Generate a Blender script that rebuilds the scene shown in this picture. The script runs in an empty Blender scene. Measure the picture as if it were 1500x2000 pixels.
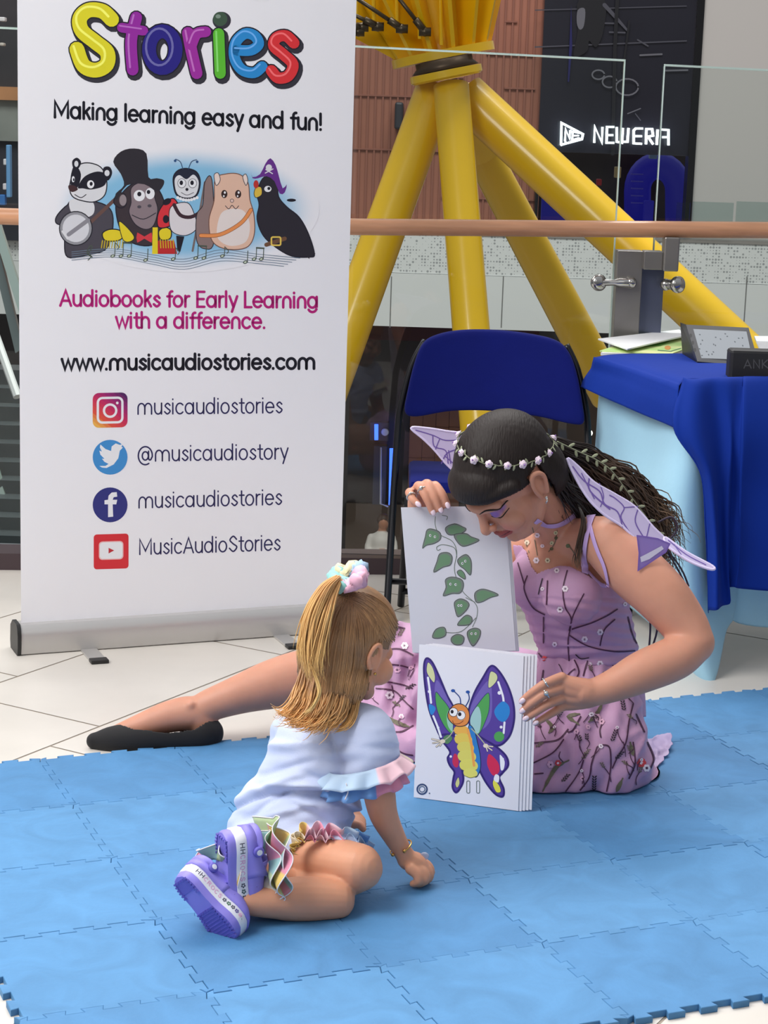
import bpy, bmesh, math, random
from math import sin, cos, pi, radians, sqrt
from mathutils import Vector, Matrix, noise
from mathutils.geometry import tessellate_polygon
from mathutils.bvhtree import BVHTree
random.seed(7)
SC = bpy.context.scene
COL = SC.collection

# ------------------------------------------------------------------ camera
F = 3782.0; PIT = .201; ROLL = .032; CAMZ = 1.378
FW = Vector((0, cos(PIT), -sin(PIT))); UPV = Vector((0, sin(PIT), cos(PIT))); RT = Vector((1, 0, 0))
R2 = RT * cos(ROLL) + UPV * sin(ROLL); U2 = -RT * sin(ROLL) + UPV * cos(ROLL)
C0 = Vector((0, 0, CAMZ))
cd = bpy.data.cameras.new('camera'); cam = bpy.data.objects.new('camera', cd); COL.objects.link(cam)
cd.sensor_fit = 'HORIZONTAL'; cd.sensor_width = 36; cd.lens = F / 1500 * 36; cd.clip_end = 200
m = Matrix((R2, U2, -FW)).transposed().to_4x4(); m.translation = C0
cam.matrix_world = m; SC.camera = cam

# ------------------------------------------------------------------ light
w = bpy.data.worlds.new('world'); SC.world = w; w.use_nodes = True
nt = w.node_tree; nt.nodes.clear()
wo = nt.nodes.new('ShaderNodeOutputWorld'); bg = nt.nodes.new('ShaderNodeBackground')
tc = nt.nodes.new('ShaderNodeTexCoord'); sx = nt.nodes.new('ShaderNodeSeparateXYZ'); cr = nt.nodes.new('ShaderNodeValToRGB')
nt.links.new(tc.outputs['Generated'], sx.inputs[0]); nt.links.new(sx.outputs['Z'], cr.inputs[0])
cr.color_ramp.elements[0].position = 0.0; cr.color_ramp.elements[0].color = (.30, .30, .31, 1)
cr.color_ramp.elements[1].position = .75; cr.color_ramp.elements[1].color = (.95, .98, 1.05, 1)
nt.links.new(cr.outputs[0], bg.inputs[0]); bg.inputs[1].default_value = 0.50
nt.links.new(bg.outputs[0], wo.inputs[0])

def area(name, loc, target, size, power, color=(1, 1, 1)):
    l = bpy.data.lights.new(name, 'AREA'); l.shape = 'RECTANGLE'; l.size, l.size_y = size; l.energy = power; l.color = color
    o = bpy.data.objects.new(name, l); COL.objects.link(o); o.location = loc
    o.rotation_euler = (Vector(target) - Vector(loc)).to_track_quat('-Z', 'Y').to_euler()
    return o
area('skylight', (-2.9, 2.5, 4.1), (.1, 4.2, .3), (2.6, 2.6), 262, (1, .985, .955))
area('atrium_skylight', (0, 14, 15.0), (0, 14, 0), (14, 9), 3500, (1, .98, .95))
area('gallery_light', (1.2, -1.5, 4.2), (.2, 4.6, .6), (3.5, 2), 22, (1, .98, .96))
SC.view_settings.view_transform = 'Standard'; SC.view_settings.look = 'None'
SC.view_settings.exposure = 0.0; SC.view_settings.gamma = 1.0; SC.view_settings.use_curve_mapping = False

# ------------------------------------------------------------------ points from the picture frame
def ray(x, y): return FW + R2 * ((x - 750) / F) - U2 * ((y - 1000) / F)
def Q(x, y, Y):
    d = ray(x, y); return C0 + d * (Y / d.y)
def Gz(x, y, z=0.0):
    d = ray(x, y); return C0 + d * ((z - CAMZ) / d.z)
def pscale(p): return F / ((Vector(p) - C0).dot(FW))
def onplane(x, y, p0, n):
    d = ray(x, y); return C0 + d * ((Vector(p0) - C0).dot(n) / d.dot(n))

# ------------------------------------------------------------------ colour and materials
def lin(c):
    c = c / 255.0
    return c / 12.92 if c <= .04045 else ((c + .055) / 1.055) ** 2.4
def C(r, g, b): return (lin(r), lin(g), lin(b), 1)
MATS = {}
def mat(name, col, rough=.6, metal=0.0, var=0.0, vscale=8.0, bump=0.0, bscale=60.0, spec=.5, sheen=0.0, sss=0.0,
        attr=False, emit=None, estr=1.0, stretch=None, col2=None, coat=0.0, alpha=1.0, detail=3.0):
    if name in MATS: return MATS[name]
    M = bpy.data.materials.new(name); M.use_nodes = True; n = M.node_tree; B = n.nodes['Principled BSDF']
    L = n.links.new
    B.inputs['Base Color'].default_value = col; B.inputs['Roughness'].default_value = rough
    B.inputs['Metallic'].default_value = metal; B.inputs['Specular IOR Level'].default_value = spec
    if coat: B.inputs['Coat Weight'].default_value = coat; B.inputs['Coat Roughness'].default_value = .1
    if sheen: B.inputs['Sheen Weight'].default_value = sheen; B.inputs['Sheen Roughness'].default_value = .5
    if sss:
        B.inputs['Subsurface Weight'].default_value = sss; B.inputs['Subsurface Radius'].default_value = (1, .35, .2)
        B.inputs['Subsurface Scale'].default_value = .006
    t = n.nodes.new('ShaderNodeTexCoord'); mp = n.nodes.new('ShaderNodeMapping'); L(t.outputs['Object'], mp.inputs[0])
    if stretch: mp.inputs['Scale'].default_value = stretch
    src = None
    if attr:
        a = n.nodes.new('ShaderNodeAttribute'); a.attribute_name = 'Col'; src = a.outputs['Color']
        L(src, B.inputs['Base Color'])
    if var or col2:
        nz = n.nodes.new('ShaderNodeTexNoise'); nz.inputs['Scale'].default_value = vscale; nz.inputs['Detail'].default_value = detail
        L(mp.outputs[0], nz.inputs[0])
        mx = n.nodes.new('ShaderNodeMix'); mx.data_type = 'RGBA'; mx.blend_type = 'MIX' if col2 else 'MULTIPLY'
        if col2:
            rp = n.nodes.new('ShaderNodeValToRGB'); rp.color_ramp.elements[0].position = .38; rp.color_ramp.elements[1].position = .64
            L(nz.outputs[0], rp.inputs[0]); L(rp.outputs[0], mx.inputs[0])
            mx.inputs[6].default_value = col; mx.inputs[7].default_value = col2
        else:
            rp = n.nodes.new('ShaderNodeMapRange'); rp.inputs[1].default_value = .3; rp.inputs[2].default_value = .7
            rp.inputs[3].default_value = 1 - var; rp.inputs[4].default_value = 1 + var * .4
            L(nz.outputs[0], rp.inputs[0]); mx.inputs[0].default_value = 1
            if src: L(src, mx.inputs[6])
            else: mx.inputs[6].default_value = col
            L(rp.outputs[0], mx.inputs[7])
        L(mx.outputs[2], B.inputs['Base Color'])
    if bump:
        nb = n.nodes.new('ShaderNodeTexNoise'); nb.inputs['Scale'].default_value = bscale; nb.inputs['Detail'].default_value = 3
        L(mp.outputs[0], nb.inputs[0]); bp = n.nodes.new('ShaderNodeBump'); bp.inputs['Strength'].default_value = 1
        bp.inputs['Distance'].default_value = bump; L(nb.outputs[0], bp.inputs['Height']); L(bp.outputs[0], B.inputs['Normal'])
    if emit: B.inputs['Emission Color'].default_value = emit; B.inputs['Emission Strength'].default_value = estr
    if alpha < 1:
        B.inputs['Alpha'].default_value = alpha
    MATS[name] = M
    return M
def glassmat(name, tint, refl=.05, rough=.0):
    M = bpy.data.materials.new(name); M.use_nodes = True; n = M.node_tree; n.nodes.clear(); L = n.links.new
    o = n.nodes.new('ShaderNodeOutputMaterial'); t = n.nodes.new('ShaderNodeBsdfTransparent'); g = n.nodes.new('ShaderNodeBsdfGlossy')
    x = n.nodes.new('ShaderNodeMixShader'); t.inputs[0].default_value = tint; g.inputs['Roughness'].default_value = rough
    g.inputs[0].default_value = (1, 1, 1, 1)
    fr = n.nodes.new('ShaderNodeFresnel'); fr.inputs[0].default_value = 1.3
    L(fr.outputs[0], x.inputs[0]); L(t.outputs[0], x.inputs[1]); L(g.outputs[0], x.inputs[2]); L(x.outputs[0], o.inputs[0])
    return M

# ------------------------------------------------------------------ object helpers
def obj(name, V, Fc, mats, parent=None, smooth=False, cols=None, mi=None, loc=None, M=None):
    me = bpy.data.meshes.new(name)
    me.from_pydata([tuple(v) for v in V], [], [tuple(f) for f in Fc])
    if not isinstance(mats, (list, tuple)): mats = [mats]
    for a in mats: me.materials.append(a)
    if mi: me.polygons.foreach_set('material_index', mi)
    if smooth: me.polygons.foreach_set('use_smooth', [True] * len(me.polygons))
    if cols is not None:       # one colour per vertex
        at = me.color_attributes.new('Col', 'FLOAT_COLOR', 'POINT')
        fl = []
        for c in cols: fl += [c[0], c[1], c[2], 1.0]
        at.data.foreach_set('color', fl)
    me.validate(); me.update()
    o = bpy.data.objects.new(name, me); COL.objects.link(o)
    if parent is not None: o.parent = parent
    if loc is not None: o.location = loc
    if M is not None: o.matrix_world = M
    return o
def tag(o, label=None, cat=None, group=None, kind=None):
    if label: o['label'] = label
    if cat: o['category'] = cat
    if group: o['group'] = group
    if kind: o['kind'] = kind
    return o
def empty(name, loc=(0, 0, 0), label=None, cat=None, group=None, M=None):
    o = bpy.data.objects.new(name, None); COL.objects.link(o); o.empty_display_size = .05
    if M is not None: o.matrix_world = M
    else: o.location = loc
    tag(o, label, cat, group); return o
def local(parent, V):
    """world points -> parent's own space (parent is an unparented Empty)"""
    if parent is None: return [Vector(v) for v in V]
    mi = parent.matrix_basis.inverted()
    return [mi @ Vector(v) for v in V]
def wobj(name, V, Fc, mats, parent=None, **k):
    """as obj(), with V in world space"""
    if parent is not None:
        ch = []
        p = parent
        while p is not None: ch.append(p); p = p.parent
        mm = Matrix.Identity(4)
        for q in reversed(ch): mm = mm @ q.matrix_basis
        mi = mm.inverted(); V = [mi @ Vector(v) for v in V]
    return obj(name, V, Fc, mats, parent, **k)
class MB:
    """collects shapes for ONE mesh object"""
    def __init__(s): s.V = []; s.F = []; s.c = []; s.mi = []; s.m = 0; s.col = (1, 1, 1)
    def add(s, V, Fc, col=None, T=None):
        b = len(s.V)
        for v in V: s.V.append(T @ Vector(v) if T is not None else Vector(v)); s.c.append(col or s.col)
        for f in Fc: s.F.append(tuple(i + b for i in f)); s.mi.append(s.m)
        return s
    def box(s, a, b, T=None, col=None, bev=0.0):
        x0, y0, z0 = a; x1, y1, z1 = b
        if bev > 0:
            bm = bmesh.new(); bmesh.ops.create_cube(bm, size=1)
            for v in bm.verts: v.co = Vector(((x0 + x1) / 2 + v.co.x * (x1 - x0), (y0 + y1) / 2 + v.co.y * (y1 - y0), (z0 + z1) / 2 + v.co.z * (z1 - z0)))
            bmesh.ops.bevel(bm, geom=bm.edges[:], offset=bev, segments=2, affect='EDGES', profile=.5)
            bm.verts.index_update()
            V = [v.co.copy() for v in bm.verts]; Fc = [[v.index for v in f.verts] for f in bm.faces]; bm.free()
            return s.add(V, Fc, col, T)
        V = [(x0, y0, z0), (x1, y0, z0), (x1, y1, z0), (x0, y1, z0), (x0, y0, z1), (x1, y0, z1), (x1, y1, z1), (x0, y1, z1)]
        return s.add(V, [(0, 3, 2, 1), (4, 5, 6, 7), (0, 1, 5, 4), (1, 2, 6, 5), (2, 3, 7, 6), (3, 0, 4, 7)], col, T)
    def tube(s, pts, r, seg=10, col=None, closed=False, flat=1.0, up=None, caps=True, T=None, cols=None):
        pts = [Vector(p) for p in pts]; n = len(pts)
        rr = r if isinstance(r, (list, tuple)) else [r] * n
        V = []; Fc = []; prev = None
        for i in range(n):
            a = pts[(i - 1) % n] if (closed or i > 0) else pts[i]; b = pts[(i + 1) % n] if (closed or i < n - 1) else pts[i]
            t = (b - a)
            t = t.normalized() if t.length > 1e-9 else Vector((0, 0, 1))
            if up is not None:
                u = Vector(up[i] if isinstance(up, list) else up); u = (u - t * u.dot(t))
                u = u.normalized() if u.length > 1e-6 else t.orthogonal().normalized()
            elif prev is None: u = t.orthogonal().normalized()
            else:
                u = (prev - t * prev.dot(t)); u = u.normalized() if u.length > 1e-6 else t.orthogonal().normalized()
            prev = u; v = t.cross(u)
            fl = flat[i] if isinstance(flat, (list, tuple)) else flat
            for k in range(seg):
                a2 = 2 * pi * k / seg
                V.append(pts[i] + u * (cos(a2) * rr[i] * fl) + v * (sin(a2) * rr[i]))
        m2 = n if closed else n - 1
        for i in range(m2):
            for k in range(seg):
                k2 = (k + 1) % seg; i2 = (i + 1) % n
                Fc.append((i * seg + k, i * seg + k2, i2 * seg + k2, i2 * seg + k))
        if caps and not closed:
            Fc.append(tuple(range(seg))[::-1]); Fc.append(tuple((n - 1) * seg + k for k in range(seg)))
        b = len(s.V); s.add(V, Fc, col, T)
        if cols:
            for i in range(n):
                for k in range(seg): s.c[b + i * seg + k] = cols[i]
        return s
    def ball(s, c, r, seg=14, rings=9, T=None, col=None, M=None):
        c = Vector(c); rx, ry, rz = r if isinstance(r, (list, tuple)) else (r, r, r)
        V = []
        for i in range(rings + 1):
            th = pi * i / rings
            for k in range(seg):
                a = 2 * pi * k / seg; p = Vector((sin(th) * cos(a) * rx, sin(th) * sin(a) * ry, cos(th) * rz))
                if M is not None: p = M @ p
                V.append(c + p)
        Fc = [(i * seg + k, (i + 1) * seg + k, (i + 1) * seg + (k + 1) % seg, i * seg + (k + 1) % seg) for i in range(rings) for k in range(seg)]
        return s.add(V, Fc, col, T)
    def prism(s, poly, d, T=None, col=None):
        """poly: 3D points of a planar outline, d: extrusion vector"""
        n = len(poly); d = Vector(d); V = [Vector(p) for p in poly]; W = [p + d for p in V]
        tris = tessellate_polygon([V])
        Fc = [tuple(t) for t in tris] + [tuple(i + n for i in reversed(t)) for t in tris]
        Fc += [(i, (i + 1) % n, (i + 1) % n + n, i + n) for i in range(n)]
        return s.add(V + W, Fc, col, T)
    def lathe(s, prof, c=(0, 0, 0), axis=(0, 0, 1), seg=24, T=None, col=None):
        """prof: (radius, height along axis)"""
        a = Vector(axis).normalized(); u = a.orthogonal().normalized(); v = a.cross(u); V = []
        for r, h in prof:
            for k in range(seg):
                t = 2 * pi * k / seg; V.append(Vector(c) + a * h + (u * cos(t) + v * sin(t)) * r)
        Fc = [(i * seg + k, i * seg + (k + 1) % seg, (i + 1) * seg + (k + 1) % seg, (i + 1) * seg + k) for i in range(len(prof) - 1) for k in range(seg)]
        return s.add(V, Fc, col, T)
    def build(s, name, mats, parent=None, smooth=False, cols=False, world=True, **k):
        f = wobj if world else obj
        return f(name, s.V, s.F, mats, parent, smooth=smooth, cols=s.c if cols else None, mi=s.mi, **k)
def fixn(o, ang=None):
    bm = bmesh.new(); bm.from_mesh(o.data); bmesh.ops.recalc_face_normals(bm, faces=bm.faces[:]); bm.to_mesh(o.data); bm.free()
    if ang is not None: autosmooth(o, ang)
    return o
def autosmooth(o, ang=40):
    me = o.data; me.polygons.foreach_set('use_smooth', [True] * len(me.polygons))
    bm = bmesh.new(); bm.from_mesh(me)
    for e in bm.edges:
        if len(e.link_faces) == 2 and e.calc_face_angle(0) > radians(ang): e.smooth = False
    bm.to_mesh(me); bm.free(); return o
def spl(pts, k=8, closed=False):
    """Catmull-Rom through pts of any dimension"""
    pts = [tuple(p) for p in pts]; n = len(pts); out = []
    m2 = n if closed else n - 1
    for i in range(m2):
        g = lambda j: pts[j % n] if closed else pts[min(max(j, 0), n - 1)]
        a, b, c, d = g(i - 1), g(i), g(i + 1), g(i + 2)
        for q in range(k):
            t = q / k
            out.append(tuple(.5 * (2 * b[x] + (c[x] - a[x]) * t + (2 * a[x] - 5 * b[x] + 4 * c[x] - d[x]) * t * t + (3 * b[x] - a[x] - 3 * c[x] + d[x]) * t ** 3) for x in range(len(b))))
    if not closed: out.append(pts[-1])
    return out
def limb(mb, pts, k=6, seg=18, flat=1.0, up=None):
    """pts: (point, radius) list -> rounded tapering solid added to mb"""
    raw = [(*Vector(p), r) for p, r in pts]; sp = spl(raw, k)
    P = [Vector(q[:3]) for q in sp]; R = [max(q[3], .001) for q in sp]
    t0 = (P[0] - P[1]).normalized(); t1 = (P[-1] - P[-2]).normalized(); a = []; b = []
    for j in range(4, 0, -1):
        th = pi / 2 * j / 4.3; a.append((P[0] + t0 * R[0] * sin(th), R[0] * cos(th)))
    for j in range(1, 5):
        th = pi / 2 * j / 4.3; b.append((P[-1] + t1 * R[-1] * sin(th), R[-1] * cos(th)))
    P = [x[0] for x in a] + P + [x[0] for x in b]; R = [x[1] for x in a] + R + [x[1] for x in b]
    mb.tube(P, R, seg, flat=flat, up=up)
def fuse(mb, voxel, smooth=4, fac=.5):
    """union of the collected closed shapes -> (verts, faces) of one continuous surface"""
    me = bpy.data.meshes.new('tmp'); me.from_pydata([tuple(v) for v in mb.V], [], mb.F); me.update()
    bm = bmesh.new(); bm.from_mesh(me); bmesh.ops.recalc_face_normals(bm, faces=bm.faces[:]); bm.to_mesh(me); bm.free()
    o = bpy.data.objects.new('tmp', me); COL.objects.link(o)
    r = o.modifiers.new('r', 'REMESH'); r.mode = 'VOXEL'; r.voxel_size = voxel
    if smooth:
        q = o.modifiers.new('s', 'SMOOTH'); q.iterations = smooth; q.factor = fac
    dg = bpy.context.evaluated_depsgraph_get(); dg.update()
    m2 = bpy.data.meshes.new_from_object(o.evaluated_get(dg))
    V = [v.co.copy() for v in m2.vertices]; Fc = [tuple(p.vertices) for p in m2.polygons]
    bpy.data.objects.remove(o); bpy.data.meshes.remove(me); bpy.data.meshes.remove(m2)
    return V, Fc
def relax(V, Fc, wt, it):
    """extra smoothing where wt[i] > 0"""
    import numpy as np
    A = np.array([tuple(v) for v in V]); E = set()
    for f in Fc:
        for i in range(len(f)): a, b_ = f[i], f[(i + 1) % len(f)]; E.add((a, b_) if a < b_ else (b_, a))
    E = np.array(list(E)); n = len(A); deg = np.bincount(E.ravel(), minlength=n).astype(float); w_ = np.array(wt)[:, None] * .6
    for _ in range(it):
        S = np.zeros_like(A)
        for k in range(3):
            S[:, k] = np.bincount(E[:, 0], A[E[:, 1], k], n) + np.bincount(E[:, 1], A[E[:, 0], k], n)
        A = A + (S / np.maximum(deg, 1)[:, None] - A) * w_
    return [Vector(a) for a in A]
def normals(V, Fc):
    N = [Vector((0, 0, 0)) for _ in V]
    for f in Fc:
        a, b, c = V[f[0]], V[f[1]], V[f[2]]; n = (b - a).cross(c - a)
        for i in f: N[i] += n
    return [n.normalized() for n in N]
def submesh(V, Fc, keep):
    """faces whose verts all satisfy keep[i]"""
    mp = {}; V2 = []; F2 = []; idx = []
    for f in Fc:
        if all(keep[i] for i in f):
            g = []
            for i in f:
                if i not in mp: mp[i] = len(V2); V2.append(V[i]); idx.append(i)
                g.append(mp[i])
            F2.append(tuple(g))
    return V2, F2, idx

# ------------------------------------------------------------------ flat printed artwork
class Art:
    """drawing in picture-frame coordinates laid onto a plane (p0, n) as thin ink layers"""
    def __init__(s, p0, n, ofs=None, surf=None):
        s.p0 = Vector(p0); s.n = Vector(n).normalized(); s.mb = MB(); s.k = 0
        s.base = ofs or .0002; s.step = 1.6e-6; s.hold = False; s.surf = surf; s.maxe = .02
    def pt(s, x, y, h):
        if s.surf:
            q = s.surf(x, y)
            return None if q is None else q[0] + q[1] * (s.base + h)
        return onplane(x, y, s.p0, s.n) + s.n * (s.base + h)
    def _h(s):
        if not s.hold: s.k += 1
        return s.k * s.step
    def _add(s, V, Fc, col):
        if s.surf:
            F2 = []
            for f in Fc:
                if any(V[i] is None for i in f): continue
                if max((V[f[k]] - V[f[k - 1]]).length for k in range(len(f))) > s.maxe: continue
                F2.append(f)
            Fc = F2; V = [Vector((0, 0, 0)) if v is None else v for v in V]
            used = sorted({i for f in Fc for i in f}); mp = {u: k for k, u in enumerate(used)}
            V = [V[u] for u in used]; Fc = [tuple(mp[i] for i in f) for f in Fc]
        if Fc: s.mb.add(V, Fc, col)
    def poly(s, pts, col, smooth=0, closed=True):
        if smooth: pts = spl(pts, smooth, True)
        h = s._h(); V = [s.pt(x, y, h) for x, y in pts]
        tr = tessellate_polygon([[Vector((x, y, 0)) for x, y in pts]])
        s._add(V, [tuple(t) for t in tr], col); return s
    def ell(s, x, y, rx, ry, col, rot=0, seg=26):
        c, q = cos(radians(rot)), sin(radians(rot))
        return s.poly([(x + rx * cos(2 * pi * i / seg) * c - ry * sin(2 * pi * i / seg) * q, y + rx * cos(2 * pi * i / seg) * q + ry * sin(2 * pi * i / seg) * c) for i in range(seg)], col)
    def stroke(s, pts, w, col, smooth=0, closed=False, round_=True):
        if smooth: pts = spl(pts, smooth, closed)
        P = []
        for p in pts:
            if not P or (abs(p[0] - P[-1][0]) + abs(p[1] - P[-1][1])) > .02: P.append(p)
        n = len(P); h = s._h()
        if n < 2: return s
        W = w if isinstance(w, (list, tuple)) else [w] * n
        if len(W) != n: W = [W[min(int(i * len(W) / n), len(W) - 1)] for i in range(n)]
        Lp = []; Rp = []
        for i in range(n):
            a = P[(i - 1) % n] if (closed or i) else None; b = P[(i + 1) % n] if (closed or i < n - 1) else None
            def dr(p, q):
                d = (q[0] - p[0], q[1] - p[1]); l = sqrt(d[0] ** 2 + d[1] ** 2) or 1; return (d[0] / l, d[1] / l)
            d1 = dr(a, P[i]) if a else None; d2 = dr(P[i], b) if b else None
            d1 = d1 or d2; d2 = d2 or d1
            tx, ty = d1[0] + d2[0], d1[1] + d2[1]; l = sqrt(tx * tx + ty * ty)
            if l < .3: tx, ty = d1; l = 1
            nx, ny = -ty / l, tx / l; cs = max(.45, nx * -d1[1] + ny * d1[0]); k = W[i] / 2 / cs
            Lp.append((P[i][0] + nx * k, P[i][1] + ny * k)); Rp.append((P[i][0] - nx * k, P[i][1] - ny * k))
        V = [s.pt(x, y, h) for x, y in Lp] + [s.pt(x, y, h) for x, y in Rp]
        m2 = n if closed else n - 1
        s._add(V, [(i, (i + 1) % n, (i + 1) % n + n, i + n) for i in range(m2)], col)
        if round_ and not closed:
            for e, q, ww in ((P[0], P[1], W[0]), (P[-1], P[-2], W[-1])):
                a0 = math.atan2(e[1] - q[1], e[0] - q[0])
                arc = [(e[0] + cos(a0 + t) * ww / 2, e[1] + sin(a0 + t) * ww / 2) for t in [pi * (j / 6 - .5) for j in range(7)]]
                s._add([s.pt(x, y, h) for x, y in arc], [tuple(range(7))], col)
        return s
    def build(s, name, mt, parent, **k): return s.mb.build(name, mt, parent, cols=True, **k)
def arcp(cx, cy, rx, ry, a0, a1, n=14): return [(cx + rx * cos(radians(a0 + (a1 - a0) * i / n)), cy + ry * sin(radians(a0 + (a1 - a0) * i / n))) for i in range(n + 1)]
_arch = lambda x: [(x, .0), (x, .55)] + arcp(x + .38, .55, .38, .42, 180, 0, 10) + [(x + .76, 0)]
GL = {'a': ([arcp(.47, .48, .44, .48, 0, 360, 22), [(.93, 0), (.93, .98)]], 1.24), 'b': ([arcp(.55, .48, .44, .48, 0, 360, 22), [(.09, 0), (.09, 1.42)]], 1.22),
 'c': ([arcp(.48, .48, .44, .48, 42, 318, 16)], 1.06), 'd': ([arcp(.47, .48, .44, .48, 0, 360, 22), [(.93, 0), (.93, 1.42)]], 1.24),
 'e': ([[(.05, .5), (.91, .5)], arcp(.48, .48, .44, .48, 0, 318, 18)], 1.14), 'f': ([[(.28, 0), (.28, 1.1)] + arcp(.52, 1.12, .24, .26, 180, 80, 6), [(.05, .92), (.56, .92)]], .68),
 'g': ([arcp(.47, .48, .44, .48, 0, 360, 22), [(.93, .98), (.93, 0)] + arcp(.48, .02, .45, .42, 0, -150, 12)], 1.24), 'h': ([[(.09, 0), (.09, 1.42)], _arch(.09)], 1.12),
 'i': ([[(.1, 0), (.1, .98)], [(.1, 1.3), (.1, 1.34)]], .42), 'k': ([[(.09, 0), (.09, 1.42)], [(.66, .96), (.12, .45)], [(.32, .62), (.7, 0)]], .92), 'l': ([[(.1, 0), (.1, 1.42)]], .42),
 'm': ([_arch(.09), _arch(.85)], 1.88), 'n': ([_arch(.09)], 1.12), 'o': ([arcp(.48, .48, .44, .48, 0, 360, 22)], 1.16),
 'r': ([[(.09, 0), (.09, .98)], [(.09, .5)] + arcp(.42, .55, .33, .4, 180, 90, 6) + [(.5, .95)]], .68),
 's': ([spl([(.68, .78), (.42, .96), (.14, .74), (.4, .5), (.7, .26), (.4, .0), (.08, .2)], 5)], .9), 't': ([[(.28, 1.3), (.28, .3)] + arcp(.5, .26, .22, .26, 180, 270, 5) + [(.58, 0)], [(.05, .92), (.56, .92)]], .72),
 'u': ([[(.09, .98), (.09, .42)] + arcp(.47, .42, .38, .42, 180, 360, 10) + [(.85, .98)], [(.85, .98), (.85, 0)]], 1.12), 'v': ([[(.04, .98), (.42, 0), (.8, .98)]], .96),
 'w': ([[(.04, .98), (.36, .02), (.68, .9), (1.0, .02), (1.32, .98)]], 1.48), 'y': ([[(.04, .98), (.44, .04)], [(.84, .98), (.3, -.42)]], 1.0), '.': ([[(.1, .02), (.1, .05)]], .4), '!': ([[(.12, 1.4), (.12, .45)], [(.12, .02), (.12, .05)]], .4),
 ' ': ([], .55), 'A': ([[(.04, 0), (.6, 1.38), (1.16, 0)], [(.25, .45), (.95, .45)]], 1.34), 'E': ([[(.85, 1.36), (.12, 1.36), (.12, 0), (.85, 0)], [(.12, .7), (.78, .7)]], 1.1), 'L': ([[(.12, 1.38), (.12, 0), (.78, 0)]], .96),
 'M': ([[(.12, 0), (.12, 1.38), (.78, .3), (1.44, 1.38), (1.44, 0)]], 1.72), 'S': ([spl([(.92, 1.1), (.55, 1.38), (.16, 1.05), (.5, .72), (.96, .4), (.55, 0), (.1, .3)], 5)], 1.18),
 '@': ([arcp(.9, .48, .34, .38, 0, 360, 18), [(1.26, .9), (1.26, .3)] + arcp(1.42, .3, .16, .2, 180, 350, 6) + arcp(.9, .5, .78, .82, -8, 300, 26)[0:]], 1.95),
 'N': ([[(.12, 0), (.12, 1.38), (.98, 0), (.98, 1.38)]], 1.24), 'K': ([[(.12, 0), (.12, 1.38)], [(.9, 1.38), (.14, .6)], [(.4, .86), (.95, 0)]], 1.16)}
def text(art, s, x0, y0, x1, y1, xh, w, col):
    """baseline from (x0,y0) to (x1,y1), x-height xh px"""
    tot = sum(GL[c][1] for c in s) - .12
    ux, uy = (x1 - x0) / tot, (y1 - y0) / tot
    p = 0.0; art._h(); art.hold = True
    for c in s:
        for st in GL[c][0]:
            art.stroke([(x0 + ux * (p + a), y0 + uy * (p + a) - b * xh) for a, b in st], w, col, closed=False)
        p += GL[c][1]
    art.hold = False
# ================================================================== SETTING
FZ = -.012                       # stone floor; the foam mat's top is z = 0
m_floor = mat('stone', C(212, 206, 198), rough=.28, var=.06, vscale=5, bump=.0002, bscale=30)
m_grout = mat('grout', C(150, 138, 125), rough=.9)
EDG = Vector((.566 + .089, 5.892 - 5.836, 0)).normalized(); EDN = Vector((-EDG.y, EDG.x, 0)); EP = Vector((-.089, 5.87, 0))
def clip(poly, p, n):
    out = []
    for i in range(len(poly)):
        a, b = poly[i], poly[(i + 1) % len(poly)]; da, db = (a - p).dot(n), (b - p).dot(n)
        if da >= 0: out.append(a)
        if (da >= 0) != (db >= 0): out.append(a + (b - a) * (da / (da - db)))
    return out
def make_floor():
    b = MB(); b.m = 1
    c = [Vector((-2.6, .6, FZ - .001)), Vector((2.6, .6, FZ - .001)), Vector((2.6, 6.6, FZ - .001)), Vector((-2.6, 6.6, FZ - .001))]
    c = clip(c, EP + EDN * .1, -EDN); b.prism(c, (0, 0, -.35))
    b.m = 0
    a = radians(59.6); u = Vector((cos(a), sin(a), 0)); v = Vector((-sin(a), cos(a), 0)); o = Vector((-.807, 3.962, FZ))
    g = .0028
    for r in range(-12, 13):
        off = {0: .56, 1: .19}.get(r % 2) if False else ((-r - 1) % 4) * .56
        for k in range(-9, 10):
            s0 = .163 + off + k * .753
            q = [o + u * (s0 + g) + v * (r * .415 + g), o + u * (s0 + .753 - g) + v * (r * .415 + g), o + u * (s0 + .753 - g) + v * ((r + 1) * .415 - g), o + u * (s0 + g) + v * ((r + 1) * .415 - g)]
            for p, n in ((EP + EDN * .1, -EDN), (Vector((-2.6, 0, 0)), Vector((1, 0, 0))), (Vector((2.6, 0, 0)), Vector((-1, 0, 0))), (Vector((0, .6, 0)), Vector((0, 1, 0)))):
                if len(q) > 2: q = clip(q, p, n)
            if len(q) > 2: b.add(q, [tuple(range(len(q)))])
    tag(b.build('floor', [m_floor, m_grout]), kind='structure')
make_floor()

# far side of the atrium ------------------------------------------------
YF = 28.0
def quadY(mb, x0, y0, x1, y1, Y, d=.3, col=None):
    """slab whose front face fills picture rectangle at depth Y; upright, axis-parallel"""
    xm = (max(x0, 0) + min(x1, 1500)) / 2 if x1 > 0 else 0
    if x0 < -500: xm = max(xm, 850)
    a = Vector((Q(x0, 500, Y).x, Y, Q(xm, y1, Y).z)); b = Vector((Q(x1, 500, Y).x, Y, Q(xm, y0, Y).z))
    mb.box((a.x, Y, a.z), (b.x, Y + d, b.z), col=col)
    return a, b
m_copper = mat('copper_cladding', C(176, 118, 98), rough=.45, metal=.25, var=.2, vscale=.8)
m_copd = mat('copper_joint', C(146, 94, 78), rough=.6)
m_dark = mat('dark_shopfront', C(38, 38, 48), rough=.25, var=.25, vscale=.6)
m_wallr = mat('pale_render', C(196, 192, 188), rough=.7)
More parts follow.
